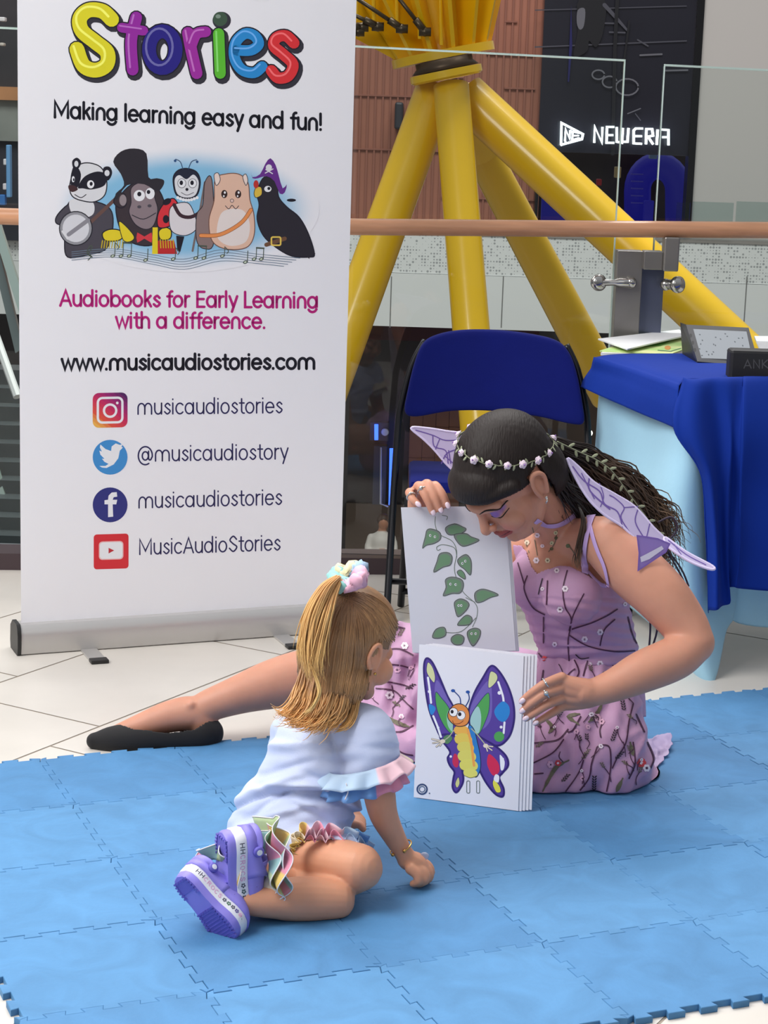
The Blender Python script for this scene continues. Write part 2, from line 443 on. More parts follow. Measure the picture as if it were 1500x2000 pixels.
m_para = mat('parapet_panel', C(226, 228, 226), rough=.5)
b = MB(); quadY(b, -1400, -160, 1047, 462, YF); b.m = 1
zt = Q(800, -120, YF).z; zb = Q(800, 462, YF).z
for k in range(26):
    x = Q(690 + k * 14.5, 200, YF).x
    b.box((x - .012, YF - .035, zb), (x + .012, YF + .01, zt))
for (x0, x1, yy) in ((690, 860, 185), (690, 860, 290), (862, 905, 150), (905, 950, 320), (950, 1045, 105), (985, 1010, 42), (985, 1045, 172), (862, 1045, 385), (950, 1045, 262)):
    p = Q(x0, yy, YF); q = Q(x1, yy, YF); b.box((p.x, YF - .04, p.z - .012), (q.x, YF, p.z + .012))
tag(b.build('wall_far', [m_copper, m_copd]), kind='structure')
b = MB(); quadY(b, 1338, -160, 3000, 470, YF - .25, .5)
tag(b.build('wall_right', m_wallr), kind='structure')
# parapet band of the opposite gallery, perforated along the top
def dotmat():
    M = mat('perforated_panel', C(214, 216, 214), rough=.5); n = M.node_tree; L = n.links.new; B = n.nodes['Principled BSDF']
    t = n.nodes.new('ShaderNodeTexCoord'); v = n.nodes.new('ShaderNodeTexVoronoi'); v.inputs['Scale'].default_value = 24; v.inputs['Randomness'].default_value = 0
    wn = n.nodes.new('ShaderNodeTexWhiteNoise'); ml = n.nodes.new('ShaderNodeMath'); ml.operation = 'MULTIPLY'; ml.inputs[1].default_value = .42
    lt = n.nodes.new('ShaderNodeMath'); lt.operation = 'LESS_THAN'; mx = n.nodes.new('ShaderNodeMix'); mx.data_type = 'RGBA'
    L(t.outputs['Object'], v.inputs['Vector']); L(v.outputs['Position'], wn.inputs['Vector']); L(wn.outputs['Value'], ml.inputs[0])
    L(v.outputs['Distance'], lt.inputs[0]); L(ml.outputs[0], lt.inputs[1]); L(lt.outputs[0], mx.inputs[0])
    mx.inputs[6].default_value = C(226, 228, 226); mx.inputs[7].default_value = C(165, 168, 168); L(mx.outputs[2], B.inputs['Base Color']); return M
m_perf = dotmat()
b = MB(); quadY(b, -1400, 536, 3000, 640, YF - .9, .9); b.m = 1; quadY(b, -1400, 456, 3000, 535, YF - .88, .86)
b.m = 2
for x in (766, 908, 985, 1090, 1212, 1345, 1462): quadY(b, x - 1, 540, x + 1, 640, YF - .905, .01)
tag(b.build('trim_1', [m_para, m_perf, mat('panel_joint', C(120, 120, 118))]), kind='structure')
b = MB(); b.box((-17, YF - .9, Q(900, 456, YF - .9).z - .02), (18, YF + 6, Q(900, 456, YF - .9).z + .02))
tag(b.build('floor', mat('gallery_floor', C(150, 145, 140), rough=.4)), kind='structure')
# lower level
m_lowd = mat('lower_shop_dark', C(74, 66, 68), rough=.2, var=.5, vscale=.35)
b = MB(); quadY(b, -1400, 600, 1060, 1210, 31, .3); b.m = 1; quadY(b, 1060, 600, 3000, 1210, 30.8, .3); b.m = 2
quadY(b, 680, 640, 1060, 668, 30.7, .2)
b.m = 3; quadY(b, 690, 985, 815, 1085, 30.9, .15)
tag(b.build('wall_lower', [m_lowd, mat('lower_shop_grey', C(92, 92, 94), rough=.3, var=.2, vscale=.5), mat('lower_fascia', C(84, 46, 52), rough=.5), mat('lower_counter', C(128, 108, 92), rough=.5, var=.2, vscale=1)]), kind='structure')
b = MB()
for i in range(4):
    for j in range(4):
        quadY(b, 812 + i * 26, 775 + j * 60, 812 + i * 26 + 25.2, 775 + j * 60 + 59.2, 30.6, .05)
o = b.build('wall_panelling', mat('timber_panel', C(152, 102, 80), rough=.5, var=.3, vscale=1.2)); tag(o, 'brown timber panelling on the lower level seen behind the blue chair', 'wall panelling')
b = MB(); quadY(b, 975, 770, 1190, 900, 30.6, .05)
b.build('display_window', mat('display_brown', C(104, 82, 70), rough=.3, var=.4, vscale=1)); o = bpy.data.objects['display_window']; tag(o, 'dim brown shop window on the lower level right of the yellow column', 'shop window')
b = MB(); b.box((-18, 7, -6.3), (20, 33, -6.0)); tag(b.build('floor', mat('lower_floor', C(140, 132, 124), rough=.3)), kind='structure')
# balustrade of the opposite gallery (glass upstand above the parapet)
m_gl = glassmat('gallery_glass', (.80, .87, .86, 1))
for k, (x0, x1) in enumerate(((1318, 1348), (1349.5, 1433), (1434.5, 1530))):
    b = MB(); a = Q(x0, 456, YF - .95); c = Q(x1, 396, YF - .95); b.box((a.x, YF - .97, a.z), (c.x, YF - .94, c.z))
    tag(b.build('glass_panel', m_gl), ['narrow glass upstand on the far gallery beside the dark shop edge', 'middle glass upstand on the far gallery under the pale wall', 'far gallery glass upstand running out at the right edge'][k], 'glass panel', 'glass upstands of the far gallery')
# dark shop unit with poster and sign
b = MB(); quadY(b, 1041, -80, 1345, 300, YF - .2, .3)
shop = empty('clothing_shop', (0, 0, 0), 'dark shop front with a lit white sign across the atrium', 'shop front')
b.build('fascia', m_dark, shop)
b = MB(); quadY(b, 1041, 300, 1338, 456, YF + 2.5, .1); b.build('back_wall', mat('shop_interior', C(60, 48, 46), rough=.4, var=.5, vscale=1.3), shop)
b = MB(); quadY(b, 1333, -80, 1346, 456, YF - .3, .3); b.build('frame', mat('black_frame', C(14, 14, 18), rough=.3), shop)
b = MB(); quadY(b, 1040, 300, 1046, 456, YF - .3, .3); b.build('frame', MATS['black_frame'], shop)
art = Art((0, YF - .2, 0), (0, -1, 0), ofs=.02); art.step = .002
g1, g2, g3 = C(76, 76, 86)[:3], C(24, 24, 30)[:3], C(104, 104, 112)[:3]
art.stroke([(1045, 20), (1340, 12)], 2, g1); art.stroke([(1045, 92), (1340, 80)], 2.5, g1); art.stroke([(1250, 108), (1292, 106)], 3.5, g3)
art.stroke([(1245, 78), (1265, 90)], 3, g1); art.stroke([(1165, 45), (1205, 46)], 3, g1); art.stroke([(1190, 63), (1220, 64)], 3, g1); art.stroke([(1300, 138), (1342, 137)], 3.5, g3)
art.poly([(1130, 0), (1180, 0), (1178, 60), (1164, 92), (1150, 80), (1146, 100), (1120, 110), (1128, 60)], g2, 4)
art.poly([(1128, 20), (1142, 18), (1140, 50), (1132, 58), (1126, 45)], g3, 4); art.stroke([(1180, 10), (1200, 32), (1225, 60)], [8, 7, 4], g1)
for e in ((1168, 146, 12, 9), (1190, 160, 14, 11), (1224, 170, 22, 16)):
    art.stroke([(e[0] + e[2] * cos(t * pi / 9), e[1] + e[3] * sin(t * pi / 9)) for t in range(19)], 3, g3)
art.stroke([(1228, 42), (1222, 90), (1215, 140)], 4, g2); art.stroke([(1205, -5), (1200, 95), (1196, 300)], 7, g2)
art.stroke([(1225, 222), (1250, 212)], 2, g3); art.stroke([(1240, 222), (1250, 235)], 2, g1)
art.poly([(1115, 10), (1117, 90), (1111, 160), (1108, 160)], C(30, 30, 90)[:3])
art.build('poster', mat('poster_print', (1, 1, 1, 1), rough=.4, attr=True), shop)
m_sign = mat('lit_sign', C(255, 255, 255), emit=(.82, .93, 1, 1), estr=2.2)
art = Art((0, YF - .35, 0), (0, -1, 0), ofs=.0); art.step = .0005; wh = (1, 1, 1)
art.stroke([(1096, 283), (1097, 240), (1139, 262), (1137, 272), (1096, 283)], 4, wh, closed=False)
art.stroke([(1104, 276), (1105, 252), (1113, 271), (1114, 255)], 3.5, wh); art.stroke([(1130, 260), (1119, 257), (1118, 273), (1131, 270)], 3, wh); art.stroke([(1118, 265), (1129, 265)], 3, wh)
for st in ([(1161, 279), (1162, 247), (1176, 279), (1177, 248)], [(1200, 248), (1186, 248), (1185, 279), (1200, 279)], [(1186, 264), (1198, 264)],
           [(1205, 248), (1205, 277), (1215, 279), (1217, 250)], [(1217, 277), (1226, 277), (1228, 250)],
           [(1256, 251), (1242, 251), (1238, 255), (1238, 280), (1254, 281)], [(1240, 266), (1254, 266)],
           [(1262, 282), (1263, 252), (1274, 252), (1276, 265), (1266, 267), (1276, 282)], [(1283, 283), (1285, 253)], [(1292, 253), (1306, 254), (1306, 284)], [(1294, 268), (1304, 268)]):
    art.stroke(st, 4.0, wh, round_=False)
o = art.build('sign', m_sign, shop); sm = o.modifiers.new('s', 'SOLIDIFY'); sm.thickness = .06
m_blue = mat('blue_light', C(16, 14, 90), emit=(.03, .03, .7, 1), estr=.14)
arch = empty('display_arch', Q(1280, 440, YF + 1.5), 'glowing blue arch display inside the dark shop', 'display')
b = MB(); arcpts = [Q(1285 + 40 * cos(t), 372 - 48 * sin(t), YF + 1.5) for t in [pi * k / 14 for k in range(15)]]
b.tube([Q(1325, 440, YF + 1.5)] + arcpts + [Q(1245, 440, YF + 1.5)], .2, 8); b.build('arch', m_blue, arch, smooth=True)
b = MB()
for k in range(5): a = Q(1240, 340 + k * 14, YF + 1.3); b.box((a.x - .06, YF + 1.25, a.z - .01), (a.x + .12, YF + 1.3, a.z + .01))
b.build('shelf', mat('blue_shelf', C(90, 90, 220)), arch)
for (x0, y0, x1, y1, cc, lb) in ((1256, 392, 1277, 440, m_blue, 'small bright blue plinth inside the dark shop'), (1268, 288, 1284, 310, mat('pale_label', C(130, 160, 200)), 'small pale ticket hanging under the lit sign'), (1200, 326, 1213, 347, mat('cream_label', C(200, 180, 130)), 'cream ticket hanging in the dark shop'), (1165, 350, 1175, 362, mat('red_item', C(190, 40, 50)), 'small red item on show in the dark shop')):
    b = MB(); a = Q(x0, y1, YF + 1.0); c = Q(x1, y0, YF + 1.0); b.box((a.x, YF + .95, a.z), (c.x, YF + 1.1, c.z), bev=.01)
    tag(b.build('display_item', cc), lb, 'shop display')
b = MB(); a = Q(1055, 440, YF + 2); c = Q(1130, 375, YF + 2); b.box((a.x, YF + 1.9, a.z), (c.x, YF + 2, c.z), bev=.02); tag(b.build('display_screen', m_blue), 'deep blue lit screen at the left inside the dark shop', 'screen')
b = MB(); a = Q(770, 252, YF - .2); c = Q(788, 200, YF - .2); b.box((a.x, YF - .5, a.z), (c.x, YF, c.z), bev=.03)
tag(b.build('wall_speaker', mat('dark_unit', C(48, 50, 56), rough=.5)), 'small dark box speaker fixed on the copper wall', 'speaker')
# lower-level lit things and a seated person
m_neon = mat('neon_blue', C(30, 60, 255), emit=(.04, .12, 1, 1), estr=3.0)
m_pan = mat('kiosk_grey', C(70, 70, 80), rough=.3)
k1 = empty('ticket_kiosk', Q(757, 990, 29.5), 'tall dark kiosk panel edged in blue neon on the lower level', 'kiosk')
b = MB(); quadY(b, 742, 872, 768, 986, 29.5, .2); b.build('panel', m_pan, k1)
b = MB(); b.tube([Q(744, 874, 29.4), Q(743, 984, 29.4), Q(758, 990, 29.4)], .015, 6); b.build('frame', mat('kiosk_edge', C(190, 190, 200)), k1)
b = MB(); b.tube([Q(765, 876, 29.35), Q(763, 986, 29.35)], .032, 8); b.build('neon_tube', m_neon, k1, smooth=True)
k2 = empty('ticket_kiosk', Q(752, 860, 29.5), 'small square kiosk screen with a blue neon end above the tall panel', 'kiosk')
b = MB(); quadY(b, 733, 826, 770, 861, 29.5, .2); b.build('panel', m_pan, k2)
b = MB(); b.tube([Q(735, 829, 29.35), Q(735, 859, 29.35)], .03, 8); b.build('neon_tube', m_neon, k2, smooth=True)
b = MB(); b.lathe([(0, .02), (.05, .02), (.06, 0), (.03, -.01)], Q(752, 844, 29.45), (0, -1, 0), 16); b.build('dial', mat('dial_white', C(220, 220, 225)), k2)
b = MB(); b.ball(Q(1151, 846, 29), .05); tag(b.build('ceiling_lamp', mat('lamp_white', C(255, 255, 250), emit=(1, .95, .85, 1), estr=5), smooth=True), 'small round white lamp on the lower level behind the light blue cloth', 'lamp')

lp = empty('person', Q(745, 1085, 28.6), 'distant seated person in a white top on the lower level', 'person')
b = MB(); c = Q(745, 1062, 28.6)
limb(b, [(c + Vector((0, 0, -.22)), .17), (c + Vector((0, 0, .08)), .17), (c + Vector((0, 0, .2)), .06)], up=(0, 1, 0)); limb(b, [(c + Vector((-.16, 0, .1)), .06), (c + Vector((-.2, -.1, -.1)), .05), (c + Vector((.02, -.25, -.12)), .04)])
limb(b, [(c + Vector((.16, 0, .1)), .06), (c + Vector((.2, -.1, -.1)), .05), (c + Vector((.0, -.25, -.1)), .04)]); b.ball(c + Vector((.02, 0, .32)), (.085, .09, .11))
V, Fc = fuse(b, .03, 2)
cz = c.z + .2
obj_ = wobj('body', V, Fc, mat('small_person', (1, 1, 1, 1), attr=True), lp, smooth=True, cols=[C(170, 120, 95)[:3] if v.z > cz or (v.y < 28.42 and v.z > c.z - .2) else C(205, 198, 190)[:3] for v in V])
b = MB(); b.ball(c + Vector((.02, .03, .36)), (.1, .1, .1)); b.build('hair', mat('brown_hair_far', C(70, 50, 40)), lp, smooth=True)

# left sliver: shop shelves and escalator
for (x0, y0, x1, y1, Y, cc, lb) in ((-60, -60, 60, 172, 27, C(64, 62, 66), 'dark shop unit at the far left edge above the handrail'), (-60, 170, 60, 196, 26.8, C(196, 140, 96), 'orange-brown shelf strip at the far left edge'), (-60, 196, 60, 276, 26.9, C(142, 146, 140), 'grey-green fascia at the far left edge'), (-60, 276, 60, 470, 27, C(48, 50, 60), 'dark shop bay at the far left edge just above the handrail')):
    b = MB(); quadY(b, x0, y0, x1, y1, Y, .3); tag(b.build('shop_bay', mat('bay_%d' % y0 if y0 >= 0 else 'bay_top', cc, rough=.5, var=.3, vscale=1.5)), lb, 'shop bay')
for (x0, y0, x1, y1, cc, lb) in ((15, 283, 22, 385, C(110, 165, 215), 'light blue garment on a rail at the far left edge'), (0, 380, 12, 400, C(60, 120, 190), 'mid blue garment low on the rail at the far left edge'), (9, 310, 15, 322, C(225, 225, 230), 'upper white trainer on the far left shop display'), (8, 358, 15, 370, C(225, 220, 225), 'lower white trainer on the far left shop display'), (1, 34, 12, 42, C(225, 225, 225), 'upper small white sign in the dark shop at the far left'), (2, 84, 10, 90, C(210, 200, 190), 'lower small white sign in the dark shop at the far left')):
    b = MB(); a = Q(x0, y1, 26.5); c = Q(x1, y0, 26.5); b.box((a.x, 26.4, a.z), (c.x, 26.55, c.z), bev=.012); tag(b.build('shop_item', mat('item_%d_%d' % (x0, y0), cc)), lb, 'shop display')
esc = empty('escalator', Q(10, 1100, 14), 'escalator with dark steps and greenish glass sides at the left edge', 'escalator')
for k in range(12):
    b = MB(); a = Q(-60, 720 + k * 36, 14 - k * .18); c = Q(45, 720 + k * 36, 14 - k * .18); b.box((a.x, a.y, a.z - .35), (c.x, a.y + .3, a.z)); b.build('step', mat('step_dark', C(70, 78, 80), rough=.4, metal=.3), esc)
b = MB(); b.tube([Q(-14, 640, 13.5), Q(34, 775, 13.2)], .03, 8); b.build('handrail_edge', mat('steel_bright', C(225, 228, 226), rough=.3), esc)
for (x0, y0, x1, y1, cc) in ((-20, 430, 40, 620, C(160, 175, 170)), (-30, 440, 30, 690, C(110, 120, 120)), (-20, 920, 34, 1120, C(150, 165, 158))):
    b = MB(); p = [Q(x0, y0, 13), Q(x0 + 14, y0 - 10, 13), Q(x1 + 14, y1 - 10, 12.6), Q(x1, y1, 12.6)]; b.prism(p, (0, .06, 0)); b.build('glass_side', mat('esc_glass_%d' % y0, cc, rough=.2), esc)

# ------------------------------------------------------------------ yellow tree column in the atrium
m_yel = mat('yellow_paint', C(246, 196, 20), rough=.3, coat=.3, var=.05, vscale=2)
yc = empty('steel_column', Q(870, 150, 12), 'yellow steel tree column with splayed tubular struts in the atrium', 'column')
def strut(p0, p1, y0, y1, r0, r1, name='strut'):
    b = MB(); a = Q(*p0, y0); c = Q(*p1, y1)
    b.tube([a, a.lerp(c, .5), c], [r0 / pscale(a), (r0 / pscale(a) + r1 / pscale(c)) / 2, r1 / pscale(c)], 40)
    return autosmooth(b.build(name, m_yel, yc))
strut((852, 172), (632, 780), 11.9, 11.4, 40, 42)
strut((881, 168), (946, 960), 11.72, 10.9, 35, 38)
strut((908, 186), (1610, 837), 12.0, 11.2, 44, 46)
strut((905, 230), (1190, 770), 12.6, 14.0, 34, 38)
strut((901, 196), (932, 285), 12.4, 12.7, 46, 50, 'sleeve')
ax = Vector((-.22, 0, .97)).normalized()
b = MB(); b.lathe([(.0, -.05), (.20, -.05), (.215, -.04), (.215, .0), (.0, .0)], Q(870, 138, 11.72), ax, 40); autosmooth(b.build('collar', m_yel, yc))
b = MB(); b.lathe([(.0, 0), (.2, .0), (.17, .03), (.17, .06), (.0, .06)], Q(870, 136, 11.72), ax, 40); b.build('bearing', mat('bearing_steel', C(84, 66, 50), rough=.4, metal=.6), yc, smooth=True)
b = MB(); cc = Q(865, 106, 11.9); b.lathe([(.0, -.03), (.31, -.03), (.31, .02), (.0, .02)], cc, ax, 48); autosmooth(b.build('base_plate', m_yel, yc))
u = ax.orthogonal().normalized(); v = ax.cross(u)
b = MB(); b.lathe([(.0, .0), (.17, .0), (.30, .75), (.0, .75)], cc, ax, 32); autosmooth(b.build('core', m_yel, yc))
for k in range(14):
    a = 2 * pi * k / 14 + .1; d = u * cos(a) + v * sin(a); t = ax.cross(d).normalized() * .012
    b = MB(); b.prism([cc + d * .12 - t, cc + d * .29 - t, cc + d * .62 + ax * .75 - t, cc + d * .18 + ax * .75 - t], t * 2); b.build('fin', m_yel, yc)
b = MB(); b.prism([Q(688, 72, 11.7), Q(770, 116, 11.8), Q(840, 105, 11.9), Q(800, -60, 11.9), Q(655, -60, 11.7)], (0, .03, 0)); b.build('gusset_plate', m_yel, yc)
for k, x in enumerate((698, 731, 776, 820, 862)):
    b = MB(); p = Q(x, 40 + k * 12, 11.6); q = Q(x - 3, -60, 11.6); b.tube([p, q], .012, 8); b.build('rib', m_yel, yc)
m_cab = mat('dark_steel', C(86, 76, 60), rough=.35, metal=.7)
for i, (x0, y0, x1, y1) in enumerate(((690, 28, 738, 52), (690, -8, 785, 56), (772, -12, 830, 62), (660, 50, 708, 53), (660, 60, 700, 62))):
    b = MB(); p = Q(x0, y0, 11.45); q = Q(x1, y1, 11.5); b.tube([p, q], .012, 8); b.tube([q - (q - p).normalized() * .09, q], .022, 8); b.ball(q, .028); b.tube([q + Vector((-.035, 0, 0)), q + Vector((.035, 0, 0))], .026, 10); b.build('tie_rod', m_cab, yc, smooth=True)

# ------------------------------------------------------------------ near balustrade
m_wood = mat('oak_rail', C(196, 142, 106), rough=.35, var=.18, vscale=6, stretch=(1, 8, 8), coat=.2)
b = MB(); pts = [Q(-700, 400, 5.6), Q(-40, 421, 5.74), Q(560, 440, 5.76), Q(700, 443, 5.76), Q(1100, 446.5, 5.79), Q(1700, 451, 5.83)]
b.tube(pts, .0245, 24); tag(autosmooth(b.build('handrail', m_wood), 50), 'long round oak handrail in front of the glass balustrade', 'handrail')
m_glass = glassmat('clear_glass', (.93, .96, .95, 1))
m_gedge = mat('glass_edge', C(205, 222, 216), rough=.2)
def gpanel(x0, x1, yt0, yt1, yb, lb):
    e = empty('glass_panel', Q((x0 + x1) / 2, yb, 5.88), lb, 'glass panel', 'glass balustrade panels')
    A, B_, = Q(x0, yt0, 5.87), Q(x1, yt1, 5.9)
    Cc = Vector((B_.x, B_.y, .04)); D = Vector((A.x, A.y, .04)); b = MB(); b.prism([A, B_, Cc, D], (0, .012, 0)); b.build('pane', m_glass, e)
    b = MB(); b.prism([A, B_, B_ + Vector((0, 0, -.006)), A + Vector((0, 0, -.006))], (0, .0125, 0)); b.build('top_edge', m_gedge, e)
    for P_, Qq in ((A, D), (B_, Cc)):
        b = MB(); s = .004 if P_ is A else -.004; b.prism([P_, Qq, Qq + Vector((s, 0, 0)), P_ + Vector((s, 0, 0))], (0, .0125, 0)); b.build('side_edge', m_gedge, e)
gpanel(-420, 1222, 30, 116, 1085, 'tall clear glass panel behind the blue chair and banner')
gpanel(1297, 1800, 125, 150, 1085, 'clear glass panel right of the steel post behind the table')
b = MB(); b.prism([EP + Vector((-2.4, -.03 - 2.4 * EDG.y, .04)), EP + Vector((2.4, -.03 + 2.4 * EDG.y, .04)), EP + Vector((2.4, .1 + 2.4 * EDG.y, .04)), EP + Vector((-2.4, .1 - 2.4 * EDG.y, .04))], (0, 0, -.06))
tag(b.build('trim_2', mat('channel_dark', C(64, 50, 54), rough=.4)), kind='structure')
m_ss = mat('brushed_steel', C(150, 146, 142), rough=.35, metal=.75, var=.12, vscale=5)
bp = empty('balustrade_post', Q(1240, 700, 5.85), 'brushed steel balustrade post holding the glass beside the table', 'post')
b = MB(); a = Q(1206, 489, 5.84); c = Q(1256, 489, 5.84); b.box((a.x, 5.83, -.012), (c.x, 5.90, a.z), bev=.002); b.build('post_plate', m_ss, bp)
b = MB(); a2 = Q(1302, 489, 5.84); b.box((c.x + .001, 5.86, -.012), (a2.x, 5.92, a.z - .005), bev=.002); b.build('post_plate', mat('steel_blue', C(104, 110, 132), rough=.3, metal=.6), bp)
b = MB(); c1 = Q(1258, 490, 5.8); c2 = Q(1322, 528, 5.8); b.box((c1.x, 5.79, c2.z), (c2.x - .045, 5.85, c1.z), bev=.002)
b.box((c2.x - .045, 5.77, c2.z - .002), (c2.x, 5.83, Q(1300, 462, 5.8).z), bev=.004); b.build('rail_bracket', m_ss, bp)
m_chr = mat('chrome', C(190, 188, 184), rough=.15, metal=.95)
for s, (x0, x1, yy) in enumerate(((1172, 1232, 552), (1326, 1300, 556))):
    b = MB(); p = Q(x0, yy, 5.8); q = Q(x1, yy, 5.82); d = (q - p); b.tube([p - d * .0, p + d * .45, p + d * .6, q], [.011, .009, .016, .014], 14)
    b.lathe([(0, -.016), (.02, -.014), (.025, -.004), (.025, .006), (.018, .012), (0, .014)], p + Vector((-.004, 0, 0)), (.6, -1, .1), 22); b.ball(q, .018)
    autosmooth(b.build('glass_clamp', m_chr, bp), 50)

# ------------------------------------------------------------------ foam mat of jigsaw tiles
YAW = .39746; GO = Vector((-1.0001, 3.8681, 0)); GU = Vector((cos(YAW), sin(YAW), 0)); GV = Vector((sin(YAW), -cos(YAW), 0)); TS = .3
def edge_curve():
    n = 5; d = .0065; p = []
    pit = TS / n
    for k in range(n):
        s = k * pit
        p += [(s + pit * .22, -d), (s + pit * .16, d), (s + pit * .62 + pit * .06, d), (s + pit * .62, -d)] if k else [(s + pit * .22, -d), (s + pit * .16, d), (s + pit * .68, d), (s + pit * .62, -d)]
    return p
def foam_mat():
    M = mat('blue_foam', C(78, 129, 175), rough=.62, bump=.0008, bscale=90, spec=.3); n = M.node_tree; L = n.links.new; B = n.nodes['Principled BSDF']
    oi = n.nodes.new('ShaderNodeObjectInfo'); hs = n.nodes.new('ShaderNodeMix'); hs.data_type = 'RGBA'; L(oi.outputs['Random'], hs.inputs[0])
    hs.inputs[6].default_value = C(74, 127, 175); hs.inputs[7].default_value = C(87, 140, 186)
    t = n.nodes.new('ShaderNodeTexCoord'); nz = n.nodes.new('ShaderNodeTexNoise'); nz.inputs['Scale'].default_value = 9; nz.inputs['Detail'].default_value = 5; nz.inputs['Distortion'].default_value = 1.2
    geo = n.nodes.new('ShaderNodeNewGeometry'); L(geo.outputs['Position'], nz.inputs['Vector']); mr = n.nodes.new('ShaderNodeMapRange'); mr.inputs[1].default_value = .3; mr.inputs[2].default_value = .75
    mr.inputs[3].default_value = .86; mr.inputs[4].default_value = 1.1; L(nz.outputs[0], mr.inputs[0]); mx = n.nodes.new('ShaderNodeMix'); mx.data_type = 'RGBA'; mx.blend_type = 'MULTIPLY'; mx.inputs[0].default_value = 1
    L(hs.outputs[2], mx.inputs[6]); L(mr.outputs[0], mx.inputs[7]); L(mx.outputs[2], B.inputs['Base Color']); return M
def foam_tiles():
    e = edge_curve(); P = []
    P += [(0, 0)] + [(s, -o) for s, o in e]                         # bottom  y=0 (tabs point -y)
    P += [(TS, 0)] + [(TS + o, s) for s, o in e]                    # right
    P += [(TS, TS)] + [(s, TS - o) for s, o in reversed(e)]          # top
    P += [(0, TS)] + [(o, s) for s, o in reversed(e)]               # left
    k = .9965; P = [(TS / 2 + (x - TS / 2) * k, TS / 2 + (y - TS / 2) * k) for x, y in P]
    bm = bmesh.new(); vs = [bm.verts.new((x, y, 0)) for x, y in P]; f = bm.faces.new(vs); f.normal_update()
    if f.normal.z < 0: f.normal_flip()
    r = bmesh.ops.extrude_face_region(bm, geom=[f]); 
    for v in [g for g in r['geom'] if isinstance(g, bmesh.types.BMVert)]: v.co.z -= .0115
    bmesh.ops.recalc_face_normals(bm, faces=bm.faces[:])
    te = [ed for ed in bm.edges if all(abs(v.co.z) < 1e-6 for v in ed.verts)]
    bmesh.ops.bevel(bm, geom=te, offset=.0009, segments=1, affect='EDGES')
    tf = [f for f in bm.faces if len(f.verts) > 8]; bmesh.ops.triangulate(bm, faces=tf)
    me = bpy.data.meshes.new('foam_tile'); bm.to_mesh(me); bm.free(); me.materials.append(foam_mat())
    spots = [(i, j) for j in range(0, 6) for i in range(0, 9)]
    WHERE = {(0, 0): 'at the back edge near the black shoe', (4, 0): 'at the back edge behind the lilac skirt'}
    rnd = random.Random(3)
    rown = ['back row', 'second row', 'middle row', 'fourth row', 'front row']; 
    for (i, j) in spots:
        if j > 4: continue
        c = GO + GU * ((i + .5) * TS) + GV * ((j + .5) * TS)
        d = c - C0; z = d.dot(FW); px = 750 + F * d.dot(R2) / z; py = 1000 - F * d.dot(U2) / z
        if px < -190 or px > 2150 or py > 2110: continue
        o = bpy.data.objects.new('foam_tile', me); COL.objects.link(o)
        p = GO + GU * (i * TS) + GV * ((j + 1) * TS)
        o.location = p; o.rotation_euler = (0, 0, YAW)
        o.location.z = rnd.choice([0, -.0003, -.0008])
        tag(o, 'blue interlocking foam tile, %s of the mat, %s' % (rown[j], ['leftmost column', 'second column from the left', 'third column from the left', 'fourth column from the left', 'fifth column from the left', 'sixth column from the left', 'seventh column from the left', 'eighth column from the left', 'ninth column from the left'][i]), 'foam tile', 'blue jigsaw foam tiles of the play mat')
foam_tiles()
# ================================================================== PULL-UP BANNER
m_alu = mat('satin_aluminium', C(200, 198, 196), rough=.35, metal=.55, var=.05, vscale=3)
m_blk = mat('black_plastic', C(28, 28, 28), rough=.45)
m_ink = mat('ink', (1, 1, 1, 1), rough=.42, attr=True)
BL = Gz(38, 1281, FZ); BR = Gz(600, 1240, FZ); bu = (BR - BL); bu.z = 0; bu.normalize(); bn = Vector((bu.y, -bu.x, 0))     # bn faces the camera
BW = .905
ban = empty('pullup_banner', BL + bu * (BW / 2), 'white pull-up advertising banner with colourful lettering standing on the stone floor', 'banner')
Z3 = Vector((0, 0, 1))
def bpt(u, d, z): return BL + bu * u + bn * d + Z3 * (z)
base_prof = [(-.005, 0), (.0, .003), (.004, .02), (.006, .05), (.0, .07), (-.01, .078), (-.06, .078), (-.085, .06), (-.09, .02), (-.085, 0)]
b = MB(); n = len(base_prof)
b.prism([bpt(.004, d, z) for d, z in base_prof], bu * (BW - .008)); fixn(b.build('base', m_alu, ban), 35)
for uu in (-.006, BW - .004):
    b = MB(); b.prism([bpt(uu, d * 1.06 + .003, z * 1.05) for d, z in base_prof], bu * .01); fixn(b.build('end_cap', m_blk, ban), 35)
PP0 = bpt(0, -.035, .07); lean = -.012
PN = (bn + Z3 * lean * 0).normalized()
for uu, px in ((.16, 195), (.69, 572)):
    f0 = bpt(uu - .02, -.04, .004)
    b = MB(); b.box((0, 0, 0), (.042, .17, .005), T=Matrix.Translation(bpt(uu, -.045, .001)) @ Matrix((bu, bn, Z3)).transposed().to_4x4()); ft = b.build('foot', m_alu, ban)
    b = MB(); b.box((-.002, .145, -.001), (.044, .175, .009), T=Matrix.Translation(bpt(uu, -.045, .001)) @ Matrix((bu, bn, Z3)).transposed().to_4x4(), bev=.002); b.build('foot_tip', m_blk, ft)
m_vinyl = mat('white_vinyl', C(240, 239, 244), rough=.42)
HT = 1.98
b = MB(); uL, uR = .012, BW - .012
e_L = onplane(30, 1200, PP0, PN); e_R = onplane(684, 1100, PP0, PN)
NB = 24; V = []; Fc = []
for side in (0, 1):
    for i in range(NB + 1):
        uu = uL + (uR - uL) * i / NB
        for z in (.07, HT): V.append(bpt(uu, -.035 - side * .0012, z))
for i in range(NB):
    Fc.append((2 * i, 2 * i + 2, 2 * i + 3, 2 * i + 1)); o2 = 2 * (NB + 1); Fc.append((o2 + 2 * i, o2 + 2 * i + 1, o2 + 2 * i + 3, o2 + 2 * i + 2))
b.add(V, Fc); panel = b.build('panel', m_vinyl, ban)
